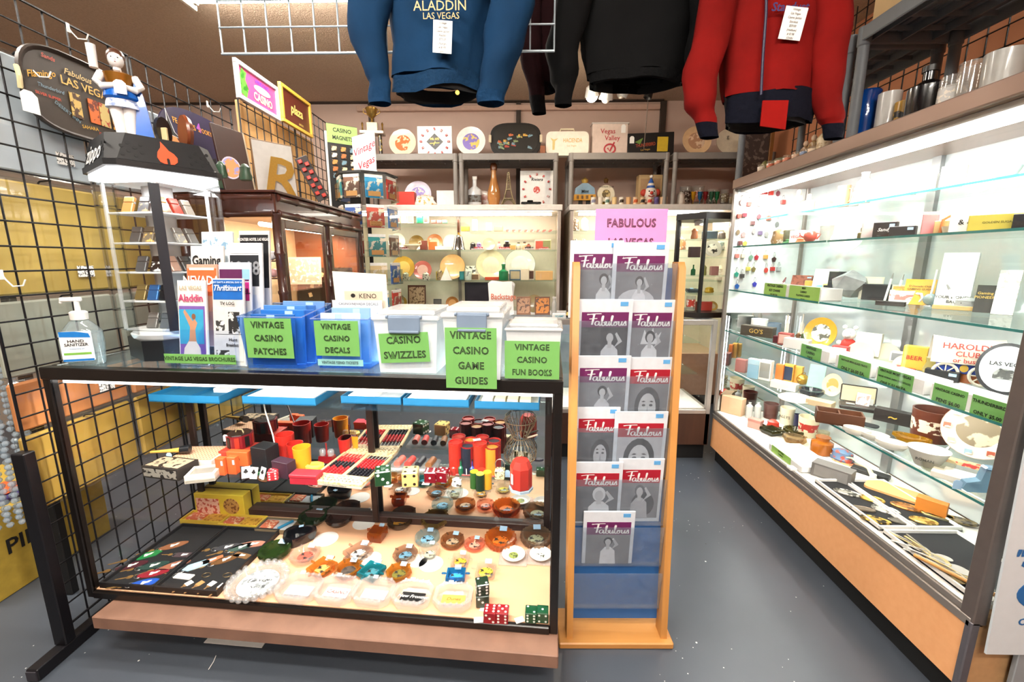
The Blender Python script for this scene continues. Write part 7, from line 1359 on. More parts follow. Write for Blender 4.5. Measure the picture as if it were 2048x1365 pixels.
for(i,u,w_,h_,c,face,lb)in((0,797,11,19,'#d8c0a0','#b84030','tan card box with red disc on the top case shelf'),(0,809,11,18,'#e0c0a0','#d8a080','tan plain card box second from left in case'),(0,822,12,19,'#f0e6d0','#6a5a40','cream box with brown oval on the top case shelf'),(0,853,9,17,'#f8f2ea','#3a2a22','white card with dark emblem on the top case shelf'),(0,868,10,6,'#c85048',None,'low red dice box on the top case shelf'),(0,880,10,6,'#d06860',None,'second low red dice box on the top case shelf'),(0,890,9,6,'#60b878',None,'low green box on the top case shelf'),(1,931,16,9,'#e0a838',None,'amber box right of the bell handle'),(1,950,10,22,'#f4ece2','#e0c8b8','white card box at left of right upper shelf'),(1,978,11,16,'#f4dcd0','#e0a098','pinkish box with red top on upper shelf'),(1,997,17,10,'#e89a68',None,'orange box left of the red dice packs'),(2,848,14,18,'#7a3a28',None,'dark brown box beside the cream gravy boat'),(2,866,16,16,'#d86a28',None,'bright orange box with white tag in case'),(2,888,34,7,'#f4ece0',None,'long flat white box below the white plate'),(2,1024,14,9,'#c89a58',None,'low wooden box on the second case shelf'),(2,1078,17,19,'#e8b0a0','#c85a48','pink and red carton near right case post'),(2,1093,18,20,'#d8d0a0','#8a8a58','olive glass-like box near right case post'),(3,881,16,17,'#c8b040','#a88a20','yellow square card on the third case shelf'),(3,924,9,17,'#1f6a6a','#2a8a8a','teal box right of the orange plate'),(3,988,36,6,'#d8542c',None,'flat orange red box below the cream plate'),(3,1030,22,20,'#4a6a80','#c8b890','blue picture box before the white platter'),(3,1050,16,22,'#e8d8b8',None,'tall beige box right of blue picture box'),(3,1062,10,20,'#e8e0d0','#5a3a2a','cream box with brown dots on the third shelf'),(3,1078,9,15,'#d87058','#f0e0d8','small red and white box by the camera box'),(3,1096,11,14,'#e8d8d0','#c84838','white box with red emblem by camera box'),(3,1088,34,18,'#e8b878',None,'tan lettered box on top right of third shelf'),(3,951,16,12,'#e8d0a8','#8a6a4a','small tan box with dark picture on third shelf')):
 bs(i,carton,'small_box',lb,'box',u,w_,h_,c=c,face=face,group='small boxes in the back wall case',rz=rnd.uniform(-.15,.15),**CF)
for(i,u,w_,c,rim,cen,c2,lb)in((2,795,34,'#e6dcc0','#5a4a30',None,None,'cream plate with dotted rim at left of case'),(2,834,30,'#8a6a2c',None,None,None,'brown wooden bowl plate behind the gravy boat'),(2,870,32,'#e0905a','#7a4a2a','#f0b890',None,'salmon orange plate with dark marks on rim'),(2,903,32,'#f2e2d4','#e8c8a8',None,None,'pale pink white plate behind the silver bell'),(2,978,24,'#f0dcb8','#c8783a',None,None,'small cream plate with orange rim on second shelf'),(3,808,46,'#c8963c',None,'#e0b058',None,'large amber glass plate at left of third shelf'),(3,846,37,'#c86a60',None,'#e8b0a0',None,'pink plate with white swirl on the third shelf'),(3,906,50,'#e8b070','#6a4a20',None,None,'large peach plate with dark rim on third shelf'),(3,982,58,'#efdcb0','#e0c890','#f0e0bc',None,'largest cream plate in centre of third shelf'),(3,1040,60,'#f0ead8','#14110f','#f4f0e2',None,'white platter with black rim on third shelf')):
 bs(i,plate,'display_plate',lb,'plate',u,w_,c=c,rim=rim,cen=cen,c2=c2,tilt=76,yy=4.2,group='plates in the back wall case')
bs(0,bottle,'green_bottle','bright green bottle on the top case shelf','bottle',840,14,22,c='#1f9a54',neck=.5,nh=.2,opaque=True)
bs(3,bottle,'green_bottle','green ceramic bell-shaped bottle between big plates','bottle',1007,19,31,c='#2c8a56',neck=.35,nh=.3,opaque=True,cap='#2c8a56',yy=4.0)
def bell(t,w,h):obj('bell',B().lathe([(w*.5,0),(w*.44,h*.06),(w*.36,h*.25),(w*.26,h*.42),(w*.1,h*.48),(0,h*.48)],22),mat('#c8c8c8',.12,metal=1),t);obj('ferrule',B().lathe([(w*.08,h*.47),(w*.07,h*.56),(0,h*.56)],12),GOLD,t);obj('handle',B().lathe([(w*.07,h*.55),(w*.1,h*.7),(w*.08,h*.92),(w*.05,h),(0,h)],12),mat('#5a2c14',.4),t)
bs(2,bell,'hand_bell','large silver hand bell with wooden handle in case centre','bell',918,28,60,yy=3.99)
def boat(t,w,h):obj('bowl',B().lathe([(0,0),(w*.25,0),(w*.42,h*.5),(w*.4,h*.52),(w*.22,h*.1),(0,h*.1)],18,sx=1.2,sy=.6),mat('#efdcb8',.3),t);obj('handle',B().tube([(w*.42,0,h*.4),(w*.62,0,h*.6),(w*.6,0,h*.95),(w*.45,0,h*.8)],h*.06,8),mat('#efdcb8',.3),t);obj('spout',B().prism([(-w*.45,h*.3),(-w*.7,h*.62),(-w*.4,h*.5)],-.01,.01,'xz'),mat('#efdcb8',.3),t)
bs(2,boat,'gravy_boat','cream gravy boat with loop handle on second shelf','gravy boat',824,30,18,yy=4.0)
for(i,u,w_,h_,c,lb)in((2,946,13,15,'#2a2422','black and cream figurine right of the bell'),(2,958,12,15,'#a888c0','purple and pink figurine on second shelf'),(3,880,14,22,'#a8926a','brown bear-like figurine behind white tag'),(3,797,14,18,'#d8d0b8','black and white owl figurine at left third shelf'),(3,812,14,16,'#c8cdb0','pale green figurine beside owl'),(3,852,14,16,'#e0e0c8','small white house ornament before pink plate')):
 bs(i,lump,'small_figurine',lb,'figurine',u,w_,h_,c=c,kind='spots',c2='#3a3028',sc=70,yy=4.0,group='small figurines in the back wall case')
bs(3,lambda t,w,h:obj('pyramid',B().add([(-w/2,-w*.3,0),(w/2,-w*.3,0),(w/2,w*.3,0),(-w/2,w*.3,0),(0,0,h)],[(0,1,2,3),(0,1,4),(1,2,4),(2,3,4),(3,0,4)]),mat('#f6f0e2',.4),t,smooth=0),'white_pyramid','white paper pyramid on the third case shelf','pyramid',893,22,27,yy=3.99)
bs(3,card,'figure_card','cream card with dark silhouettes right of peach plate','card',941,20,28,c='#e8e0c8',c2='#1c1a18',sc=30,yy=4.08);bs(3,tumbler,'glass_block','clear faceted glass jar at front of third shelf','jar',937,16,18,c='#eef4f4',yy=3.99)
for(u,w_,h_,c,cp,lb)in((998,8,15,'#f0c8c0','#c87a70','small pink bottle on the second case shelf'),(1014,15,17,'#1c1412','#f0ece4','dark jar with white label on second shelf'),(1037,9,14,'#e8d8b8','#1a1614','cream bottle with black cap on second shelf'),(1049,9,15,'#e0b890','#2a1c14','tan bottle with black cap on second shelf'),(1057,10,13,'#8a4a3a','#d8c8b0','brown jar near the orange carton')):
 bs(2,bottle,'small_bottle',lb,'bottle',u,w_,h_,c=c,opaque=True,cap=cp,neck=.5,nh=.25,group='small bottles in the back wall case')
DP=mat('#c04038',.35,kind='spots',sc=120,c2='#f0e0dc');dpm=B().cb(0,0,0,.03,.014,.014,.001).mesh()
for r_ in range(3):
 for cidx in range(8):
  u=1016+cidx*12;x=at(u,470,y=4.2).x;tag(obj('dice_pack',dpm,DP,None,(x,4.1+r_*.07,SB[1]+.0008+r_*.0)),'pair of red dice in the %s row of dice packs'%('front','middle','rear')[r_],'dice','red dice packs on right upper case shelf')
for k,(u,n_)in enumerate(((800,4),(945,5),(998,5),(1050,4),(1080,4))):
 x=at(u,500,y=3.99).x;t=thing('dice_strip','flat strip of %s dice at shelf front, %s'%(('brown','red','red','black and white','red')[k],('left of gravy boat','right of the bell','below the small orange-rim plate','before the dark jar','near right post')[k]),'dice strip',(x,3.985,SB[2]+.0008));obj('tray',B().box(-.01,-.012,0,n_*.02+.006,.012,.01,.001),mat('#f0dcd4',.5),t)
 for j in range(n_):obj('strip_die',B().cb(.008+j*.02,0,.01,.016,.016,.014,.001),mat(('#7a2a20','#c03a34','#c03a34','#1a1614','#c03a34')[k],.35,kind='spots',sc=120,c2='#f4ece8'),t)
ZL=bz(622)+.0008
bk(carton,'button_case','shallow black case of silver buttons behind game guides box','case',962,ZL,w=62,h=52,d=14,c='#1c1620',face='#241c2a',yy=4.2)
bk(card,'framed_picture','brown framed picture on the lower case shelf','picture',834,ZL,w=36,h=46,c='#5a2a14',face='#b89878',c2='#6a4a30',tilt=6,yy=4.2)
bk(plate,'wall_clock','gold rimmed round clock at left of lower case shelf','clock',801,ZL,w=28,c='#b8903c',cen='#e8e0c0',c2='#2a2418',tilt=80,yy=4.1);bk(plate,'wall_clock','amber sunburst clock right of framed picture','clock',905,ZL,w=26,c='#c08040',cen='#e0a050',tilt=80,yy=4.1)
bk(card,'black_picture','small black frame between picture and amber clock','frame',875,ZL,w=16,h=22,c='#1c1a18',face='#5a5650',tilt=8,yy=4.05)
for(i,u,w_,h_,c,lb)in((1,1151,14,26,'#6a5a4a','dark animal figurine in second case, left of rack'),(1,1168,18,26,'#e8dcc8','white bird figurine in second case, left of rack'),(2,1150,14,22,'#5a4a3a','brown figurine on second shelf left of the rack'),(2,1166,16,22,'#c8a878','tan spotted figurine on second shelf left of rack'),(2,1362,18,26,'#c88a5a','hatted doll figurine behind the black tower'),(2,1440,22,18,'#8aa09a','grey green figurine right side behind tower'),(3,1440,24,30,'#d8c8b0','beige figurine behind tower near showcase'),(3,1150,16,26,'#a88a6a','brown figurine on third shelf left of the rack')):
 bs(i,lump,'small_figurine',lb,'figurine',u,w_,h_,c=c,kind='spots',c2='#f0e6d8',sc=60,group='figurines in the second wall case')
bs(1,card,'white_card','white card with red lettering behind the tower','card',1440,30,40,c='#f2e8d8',text='CLUB',tc='#b83a2a',tilt=5)
FT=FZ+.0006
def fc(fn,name,label,cat,u,yy,**k):return bk(fn,name,label,cat,u,FT,yy=yy,**k)
def fan(t,w,h):
 for i in range(5):obj('card',B().box(-w/2,0,0,w/2,.003,h,.0006),PAPER,t,(-.006*i,.012*i,0),(R(-10),R(3*i-4),0))
 txt('Backstage',h*.24,mat('#c8582c',.5),t,(.01,-.004,h*.55),(PI/2-R(10),0,0),bold=.015,sx=.8)
fc(fan,'card_stack','fan of white cards with orange lettering on far counter','cards',1004,2.95,w=48,h=66)
fc(card,'picture_book','sepia picture book standing on far counter','book',1047,2.98,w=28,h=36,c='#8a5a3a',face='#b88a68',c2='#5a3a2a',th=.012);fc(card,'picture_book','orange and brown book with hanging tag on far counter','book',1085,2.98,w=30,h=36,c='#6a3a1c',face='#c87a28',c2='#4a2a14',th=.014)
fc(plate,'brass_dish','brass dish standing behind the two books','dish',1068,3.1,w=36,c='#a89468',tilt=78);fc(carton,'small_box','white box with cyan lettering at far counter edge','box',1118,2.80,w=26,h=9,d=16,c='#f2f2ee',text='SCAMP',tc='#2aa8c0',ts=.6)
fc(bottle,'syrup_jar','small jar with yellow label and brown cap by rack','jar',1138,2.84,w=12,h=28,c='#3a2414',opaque=True,cap='#4a2a1a',lab='#d8c070',neck=.7,nh=.15);fc(bottle,'silver_shaker','silver shaker at right of the orange book','shaker',1108,3.0,w=10,h=34,c='#b8b4ac',opaque=True,neck=.6,nh=.2,cap='#d8d4cc')
for k,(x,y,z_,w_,h_,c)in enumerate(((.95,3.0,.3728,.26,.05,'#6a2a20'),(1.05,3.0,.5808,.1,.09,'#efe8e0'),(.93,3.02,.5808,.09,.07,'#e0b878'),(.86,3.13,.3728,.16,.16,'#f0ece6'),(1.1,3.13,.3728,.12,.13,'#9a8a80'),(.2,3.0,.5808,.14,.12,'#d8c0a8'),(.05,3.0,.8008,.2,.08,'#3a342e'),(.9,3.04,.8008,.18,.05,'#1c1a1c'))):
 t=thing('boxed_set',('flat maroon lettered box on far counter floor','white small box on lower far counter shelf','tan small box on lower far counter shelf','white upright box on the far counter floor','grey box at right of far counter floor','beige box left of rack inside far counter','dark case on top shelf inside far counter','black case on right top shelf inside far counter')[k],'box',(x,y,z_));carton(t,w_,h_,.12,c,face='#e8dcd0' if k in(3,4)else None,text='MISSION' if k==0 else None,tc='#d8b088',ts=.4)
tp=at(1395,646,y=2.98);TWX=tp.x;q_=ppm((TWX,2.98,1.3));th_=at(1395,430,y=2.98).z-FT
TW=thing('glass_tower','black framed hexagonal glass display tower on far counter','display tower',(TWX,2.98,FT),R(12));tr=62*q_
hexp=lambda r,z_:[(r*math.cos(2*PI*i/6),r*math.sin(2*PI*i/6)*.85,z_)for i in range(6)]
obj('base',B().prism([(x,y)for x,y,_ in hexp(tr,0)],0,.035),mat('#17110e',.35),TW,smooth=10);obj('top_board',B().prism([(x,y)for x,y,_ in hexp(tr*1.03,0)],th_-.04,th_),mat('#17110e',.35),TW,smooth=10)
for x,y,_ in hexp(tr*.95,0):obj('corner_post',B().cb(x,y,.035,.02,.02,th_-.075,.002),mat('#120d0b',.35),TW)
for i in range(6):
 a,c=hexp(tr*.93,0)[i],hexp(tr*.93,0)[(i+1)%6];obj('glass_pane',B().add([(a[0],a[1],.035),(c[0],c[1],.035),(c[0],c[1],th_-.04),(a[0],a[1],th_-.04)],[(0,1,2,3)]),PANE,TW,smooth=0)
for k in range(1,5):obj('glass_shelf',B().prism([(x,y)for x,y,_ in hexp(tr*.9,0)],.035+k*(th_-.075)/5-.005,.035+k*(th_-.075)/5),SHELFG,TW,smooth=10)
obj('lamp',B().lathe([(0,0),(.03,0),(.025,-.03),(0,-.03)],12),WHITE,TW,(-.05,0,th_-.04));_l=area('tower_spot',(0,0,th_-.06),.1,.1,2.5,(1,.93,.82));_l.parent=TW
TG='goods in the glass tower';tz=lambda k:FT+.035+k*(th_-.075)/5+.0008
for(k,dx,fn,nm,lb,kw)in((4,-.08,lump,'doll','small hatted doll on the top tower shelf',dict(w=.05,h=.07,c='#c88050')),(4,.02,carton,'blue_glass','blue grey glass block on the top tower shelf',dict(w=.09,h=.05,d=.04,c='#7a929a')),(4,.1,lump,'ornament','pale ornament on the top tower shelf',dict(w=.05,h=.05,c='#e8dcc8')),(3,.06,plate,'plate','round white plate with dark emblem in tower',dict(w=.12,c='#d8d0bc',cen='#e8e0cc',c2='#3a342a',tilt=70)),(3,-.06,carton,'dark_box','dark maroon box on third tower shelf',dict(w=.07,h=.07,d=.04,c='#3a1418')),(2,-.07,bottle,'green_bottle','green bottle on the middle tower shelf',dict(w=.03,h=.07,c='#2a7a4a')),(2,.0,lump,'ornament','olive ornament on middle tower shelf',dict(w=.04,h=.07,c='#8a8a48')),(2,.07,carton,'pink_box','pink box on the middle tower shelf',dict(w=.05,h=.06,d=.03,c='#d89a90')),(1,-.05,ash,'grey_dish','grey dish on the second lowest tower shelf',dict(w=.1,c='#8a98a0')),(1,.06,lump,'yellow_ornament','bright yellow ornament low in the tower',dict(w=.07,h=.04,c='#d8b020')),(0,-.07,tumbler,'tumbler','clear tumbler with red print at tower bottom',dict(w=.06,h=.1,prn='#b83a2a')),(0,.02,carton,'red_box','red box at the bottom of the tower',dict(w=.1,h=.06,d=.04,c='#a83020')),(0,.08,plate,'gold_dish','gold edged bean-shaped dish at tower bottom',dict(w=.07,c='#c8a050',cen='#f0e0b0',tilt=60))):
 t=thing(nm,lb,'ornament',(TWX+dx,2.95+.03*(k%2),tz(k)if k else FT+.0358),0,TG);fn(t,**kw)
# ================================================================ right wall showcase: goods on the shelves
RZ=R(-52);LV={'A':SHZ[4],'B':SHZ[3],'C':SHZ[2],'D':SHZ[1],'E':SHZ[0],'F':.3602}
FN=dict(b=carton,p=plate,m=cup,l=lump,t=tumbler,c=card,a=ash,o=bottle,f=flat,v=oval,s=statue)
def incase(lv,u,v):
 p=at(u,v,z=LV[lv]+.0008);lo=1.50 if lv=='A' else 1.40
 if lv in 'ABC' or not lo-.04<p.x<1.68:return u,v,dict(x=min(max(p.x,lo),1.62)if p.y>0 else 1.55)
 return u,v,dict(z=LV[lv]+.0008)
def ins(lv,fn,name,label,cat,u,v,**k):
 u,v,x_=incase(lv,u,v);t=put(fn,name,label,cat,u,v,**x_,**k);t.location.z=LV[lv]+.0008;return t
def rs(lv,k,name,label,u,v,w,h=None,c='#f0ece4',rz=None,cat=None,**kw):
 """one thing on showcase level lv: builder letter k, base pixel, width and height in pixels"""
 if h is not None:kw['h']=h
 if k=='b':kw.setdefault('d',min(w,30)*.6)
 if k=='a':kw.pop('h',None)
 kw.pop('group_',None);u,v,x_=incase(lv,u,v)
 t=put(FN[k],name,label,cat or name.split('_')[-1],u,v,w=w,c=c,rz=RZ if rz is None else rz,**x_,**kw);t.location.z=LV[lv]+.0008+kw.get('dz',0);return t
EBY=SY1-.0135
KC=[(1520,372,'#c03a30',0,'red'),(1530,372,'#b83a34',0,'dark red'),(1542,374,'#c8382c',0,'scarlet'),(1556,374,'#7a2a3a',1,'plum'),(1484,392,'#e8a8a0',1,'pink'),(1498,396,'#c05048',0,'brick'),(1518,394,'#e8b8b0',1,'blush'),(1566,392,'#c84a40',0,'red'),(1478,420,'#c8483c',0,'red'),(1489,418,'#8a2a38',0,'wine'),(1518,420,'#7a3038',2,'maroon'),(1537,424,'#d05a48',0,'coral'),(1505,434,'#6a4a4a',0,'brown'),(1554,436,'#8a8a88',1,'silver'),(1476,452,'#7a6a50',1,'bronze'),(1487,456,'#d88a88',2,'rose'),(1508,450,'#9a9490',1,'grey'),(1520,454,'#6a5a78',0,'violet'),(1533,456,'#a8a4a0',1,'steel'),(1480,474,'#6a3a3a',0,'brown'),(1490,474,'#e0c850',2,'yellow'),(1474,500,'#e08078',0,'salmon'),(1486,500,'#f0e0c0',0,'cream'),(1502,502,'#7aa088',2,'green'),(1513,502,'#b02838',2,'crimson'),(1531,502,'#d89a48',0,'orange'),(1548,506,'#4a2a2a',2,'dark brown'),(1496,526,'#e0d060',0,'lemon'),(1507,526,'#7a6a3a',2,'olive'),(1532,528,'#c83a30',1,'red'),(1545,526,'#c0302c',0,'red'),(1557,526,'#b8b8b8',0,'silver'),(1473,536,'#3aa088',2,'teal'),(1484,540,'#4a4448',0,'charcoal'),(1474,560,'#1f6ac8',2,'bright blue'),(1509,556,'#3a3ab8',2,'royal blue')]
rowname=lambda v:'top' if v<385 else 'second' if v<410 else 'third' if v<445 else 'fourth' if v<490 else 'fifth' if v<515 else 'sixth' if v<550 else 'lowest'
seen={}
for(u,v,c,s_,nm)in KC:
 p=at(u,v,y=EBY);rn=rowname(v);ky=(nm,rn);seen[ky]=seen.get(ky,0)+1
 t=thing('key_ring','%s %s charm key ring in the %s row of the white board%s'%(nm,('block','oval','shield')[s_],rn,'' if seen[ky]==1 else ', right one'),'key ring',(p.x,EBY-.008,p.z),0,'key rings on the showcase end board');keychain(t,c,.032,s_);obj('peg',B().tube([(0,.009,.002),(0,-.006,.002)],.0012,5),STEEL,t)
W9='#f4f2ec'
for(k,nm,lb,u,v,w,h,c,kw)in(('s','saint_figurine','beige robed figurine at far end of the highest shelf',1594,424,22,46,'#e0cca8',{}),('o','perfume_bottle','round cream bottle beside the robed figurine',1616,424,20,34,'#e8dcc0',dict(opaque=True,neck=.3,nh=.3)),('m','stacked_mug','orange mug on the highest glass shelf',1684,414,22,40,'#e0a070',dict(handle=True)),('s','angel_figurine','white figurine right of the orange mug on highest shelf',1707,412,15,36,'#f4f0ea',{}),('o','white_lantern','tall white lantern bottle on the highest shelf',1724,406,26,58,W9,dict(opaque=True,neck=.5,nh=.2)),('b','white_carton','white carton with small black print on highest shelf',1808,388,34,40,W9,dict(text='BOX',ts=.12)),('b','white_carton','white carton beside the window post on highest shelf',1852,376,30,34,W9,{}),('b','cream_carton','pale cream carton right of the white cartons',1905,366,36,40,'#f4ecdc',dict(face='#f0dcd0')),('p','white_plate','white plate near right end of the highest shelf',1960,356,46,None,W9,dict(tilt=70)),('m','teal_bowl','pale teal bowl at near end of highest shelf',2016,340,44,22,'#bfe0da',dict(tape=.6))):rs('A',k,nm,lb,u,v,w,h,c,**kw)
for(k,nm,lb,u,v,w,h,c,kw)in(('l','cowboy_figurine','brown and white cowboy figurine by key rings',1556,486,26,34,'#a8875c',dict(kind='spots',c2='#f0e8d8')),('t','glass_jar','grey glass jar beside the cowboy figurine',1576,482,20,26,'#b8b8a8',{}),('b','pink_box','white box with red letters behind the red teapot',1596,478,26,24,'#f2e4e0',dict(text='VEGAS',tc='#c04a40',ts=.3)),('l','green_ornament','flat green ornament before white lettered box',1578,486,24,9,'#4aa868',{}),('l','orange_ornament','orange ornament left of the red teapot',1604,482,20,10,'#e0905a',{}),('t','glass_stack','stack of clear glasses behind the sliding pane edge',1652,474,24,30,'#e8e8e4',{}),('p','large_plate','large white plate on the second highest shelf',1694,472,54,None,W9,dict(tilt=72)),('o','olive_bottle','small olive bottle right of large white plate',1722,470,12,22,'#8a8050',dict(opaque=True)),('b','white_carton','white carton left of the black boxes',1736,468,20,34,W9,dict(face='#e8d0c8')),('b','black_box','black box with white script on second shelf',1770,466,36,30,'#2a2422',dict(text='Sandy',tc='#f0ece4',ts=.3,shear=.3,stick=True)),('b','black_box','black flat box with sticker right of script box',1806,462,40,20,'#221e1e',dict(stick=True)),('b','pink_box','tall pink box by the shelf post',1858,458,22,44,'#e08888',{}),('b','tan_box','tan box beside the tall pink box',1882,456,20,26,'#d0b078',{}),('b','white_carton','white carton with dancing figures print',1944,436,60,40,W9,dict(text='& & &',ts=.35)),('b','yellow_box','long yellow box with green letters on second shelf',1998,446,84,32,'#d8c850',dict(text='GOLDEN SUGAR',tc='#5a5a20',ts=.18,d=26)),('b','black_box','black box at near end of second shelf',2042,436,20,30,'#1c1c1e',{})):rs('B',k,nm,lb,u,v,w,h,c,**kw)
def teapot(t,w,h,c):obj('pot',B().sph((0,0,h*.42),h*.42,16,9),mat(c,.3,coat=.4),t);obj('lid',B().lathe([(0,h*.8),(h*.22,h*.78),(h*.06,h*.9),(h*.08,h),(0,h)],12),mat('#f0e8e0',.3),t);obj('spout',B().tube([(-h*.35,0,h*.35),(-h*.6,0,h*.5),(-h*.68,0,h*.7)],[h*.09,h*.07,h*.05],8),mat(c,.3),t);obj('handle',B().tube([(h*.38,0,h*.6),(h*.65,0,h*.55),(h*.4,0,h*.2)],h*.05,6),mat(c,.3),t)
ins('B',teapot,'teapot','red teapot with dice lid on second showcase shelf','teapot',1620,478,w=30,h=28,c='#c84a3c',rz=RZ)
def arch(t,w,h):obj('handle',B().tube([(-w/2,0,0),(-w*.45,0,h*.7),(0,0,h),(w*.45,0,h*.7),(w/2,0,0)],w*.09,8),mat('#d8814a',.35),t);obj('basket',B().lathe([(w*.4,0),(w*.5,h*.35),(w*.45,h*.35),(0,.004)],16),mat('#e8d8b8',.5),t)
ins('B',arch,'handled_basket','small basket with orange hoop handle by the post','basket',1906,452,w=34,h=40,rz=RZ)
for(k,nm,lb,u,v,w,h,c,kw)in(('c','red_pamphlet','striped maroon pamphlet behind the green-labelled bin',1553,572,24,26,'#8a4a50',dict(c2='#f0e0dc',sc=60,tilt=25)),('c','leather_wallet','brown tooled leather wallet leaning on third shelf',1600,562,36,34,'#8a4630',dict(c2='#6a2c1c',sc=40,tilt=18,th=.012,stick='#a9cbe8')),('b','orange_box','small orange box at middle of the third shelf',1618,574,14,24,'#e0a850',{}),('l','blue_ornament','small blue capped ornament behind bins',1570,574,12,12,'#3a7ab0',{}),('c','cream_sheet','large cream sheet leaning beside sliding pane edge',1646,564,40,52,'#e8dec8',dict(tilt=16)),('c','black_easel','black panel with white sides on third shelf',1672,562,28,48,'#2a2a2c',dict(tilt=4,th=.01)),('l','glass_fish','blue glass fish ornament on third shelf',1642,578,32,18,'#6aa8b8',{}),('b','camera_box','yellow and black tilted box on third shelf',1658,590,22,22,'#d8cc88',dict(face='#2a2a28')),('c','tan_brochure','tan brochure with red border on third shelf',1742,568,36,46,'#c8c0ac',dict(face='#d8cfba',tilt=12)),('b','black_album','black album with pink spine and white tag',1752,588,42,32,'#242224',dict(face='#1c1a1c')),('c','peach_card','peach picture card left of the yellow guide',1800,580,28,36,'#e0c8a0',dict(face='#d88a40',c2='#e8b050',tilt=12)),('m','white_mug','white mug with red script and handle on third shelf',1806,600,44,26,W9,dict(handle=True,band='#d88a80')),('c','gaming_guide','yellow gaming guide booklet on third shelf',1836,586,46,52,'#e8a838',dict(text='El Dorado Club\nGAMING GUIDE',tc='#3a2c14',ts=.1,ty=.72,tilt=14)),('c','money_bag','tall white paper money bag with bird drawing',1902,604,50,112,'#eceae6',dict(text='YOUR MONEY\nBAG',tc='#2a2a2a',ts=.07,ty=.2,tilt=10,th=.03)),('l','silver_dome','round silver dome paperweight on third shelf',1936,608,38,26,'#9a9a98',dict(gloss=.1)),('b','black_cube','black price cube before the silver dome',1938,612,24,18,'#161616',dict(stick=True)),('c','black_booklet','black gaming booklet with gold script on third shelf',1984,592,46,56,'#34322e',dict(text='Gaming Guide\nPIONEER CLUB',tc='#d8b458',ts=.13,ty=.7,tilt=12)),('c','white_thermometer','long white thermometer board leaning at near end',2006,612,30,92,W9,dict(c2='#b8b4ac',sc=50,tilt=18,th=.012)),('b','gold_bar','long tan wooden bar at front of third shelf',1930,622,96,9,'#c8a468',dict(d=8)),('b','black_strip','black flat strip box at front of third shelf',1780,612,46,9,'#2c2824',dict(d=10))):rs('C',k,nm,lb,u,v,w,h,c,**kw)
def crumple(t,w,h):
 rr=random.Random(2);b=B();P_=[(rr.uniform(-.5,.5)*w,rr.uniform(-.35,.35)*w,rr.uniform(0,1)*h*(1-.2))for _ in range(40)]+[(0,0,h)]
 bm_=bmesh.new();[bm_.verts.new(q)for q in P_];bmesh.ops.convex_hull(bm_,input=bm_.verts);me=bpy.data.meshes.new('m');bm_.to_mesh(me);bm_.free();me.materials.append(None);obj('foil',me,mat('#c8c8c6',.25,metal=.5,nz=.2,sc=20,c2='#6a6a6c'),t)
ins('C',crumple,'foil_bundle','crumpled silver foil bundle on third shelf','foil',1698,596,w=62,h=56,rz=RZ)
def globe(t,w):obj('globe',B().sph((0,0,w*.5),w*.42,16,9),cgl('#a8c0c8',.6),t);obj('foot',B().lathe([(0,0),(w*.3,0),(w*.25,w*.1),(0,w*.1)],14),STEEL,t);obj('pen',B().tube([(0,0,w*.8),(w*.1,0,w*2.6)],w*.07,8),mat(W9,.35),t)
ins('C',globe,'pen_globe','clear globe desk stand with white pen upright','pen stand',1860,602,w=28,rz=RZ)
for k_,(u,v,a_)in enumerate(((1770,596,.1),(1790,594,.12),(1925,598,-.5),(1960,604,.8))):
 t=ins('C',lambda t,h:(obj('barrel',B().tube([(0,0,.003),(0,.01,h*.8)],.0045,8),mat(W9,.35),t,rot=(0,a_,0)),obj('tip',B().tube([(0,.01,h*.8),(0,.012,h)],[.0045,.002],8),STEEL,t,rot=(0,a_,0)))[0],'souvenir_pen',('white pen standing left of the yellow guide','white pen just behind the yellow guide','white pen leaning across the money bag','white pen leaning right of the money bag')[k_],'pen',u,v,h=56,rz=RZ,group='white souvenir pens')
LIME=mat('#9fcb62',.7,nz=.03)
def rbin(lv,u0,v0,u1,v1,label,cards,hh=.05,dx=.03,dp=.09):
 z=LV[lv]+.0008;a,c=at(u0,v0,x=SX0+dx),at(u1,v1,x=SX0+dx);L_=abs(a.y-c.y);t=thing('parts_bin',label,'bin',(SX0+dx,(a.y+c.y)/2,z),-PI/2,'white bins in the right showcase')
 for bx_ in(B().box(-L_/2,0,0,L_/2,.003,hh,.001),B().box(-L_/2,dp,0,L_/2,dp+.003,hh,.001),B().box(-L_/2,.003,0,-L_/2+.003,dp,hh,.001),B().box(L_/2-.003,.003,0,L_/2,dp,hh,.001)):obj('bin_wall',bx_,mat('#efeeea',.5),t)
 obj('bin_floor',B().box(-L_/2,.003,0,L_/2,dp,.003),mat('#e6e4de',.5),t)
 for(f0,f1,lines,m_)in cards:
  x0,x1=(f0-.5)*L_,(f1-.5)*L_;cc_=obj('sign_card',B().box(x0,-.0018,-.012,x1,-.0004,hh+.004),m_,t);n=len(lines);H2=hh+.016
  for i,s_ in enumerate(lines):txt(s_,min(H2/(n*1.35),(x1-x0)/(len(s_)*.62+.5)),DECO,cc_,((x0+x1)/2,-.0026,-.012+H2*(1-(i+.5)/n)),bold=.03)
 return t
rbin('C',1527,584,1640,606,'white bin with two lime cards on the third shelf',[(.02,.44,('VINTAGE CASINO','KEY CHAINS','$3.00 EA.'),LIME),(.5,.98,('MINI','CASINO','PLAYING CARDS','$2.00'),LIME)],hh=.055)
rbin('D',1598,716,1655,738,'short white bin with green card at far shelf front',[(.05,.75,('VINTAGE','CASINO','DICE'),GREEN)])
rbin('D',1668,742,1738,768,'white bin of mini glass trays with green card',[(.1,.98,('VINTAGE MINI GLASS TRAYS','ONLY $6.00 EA.'),GREEN)])
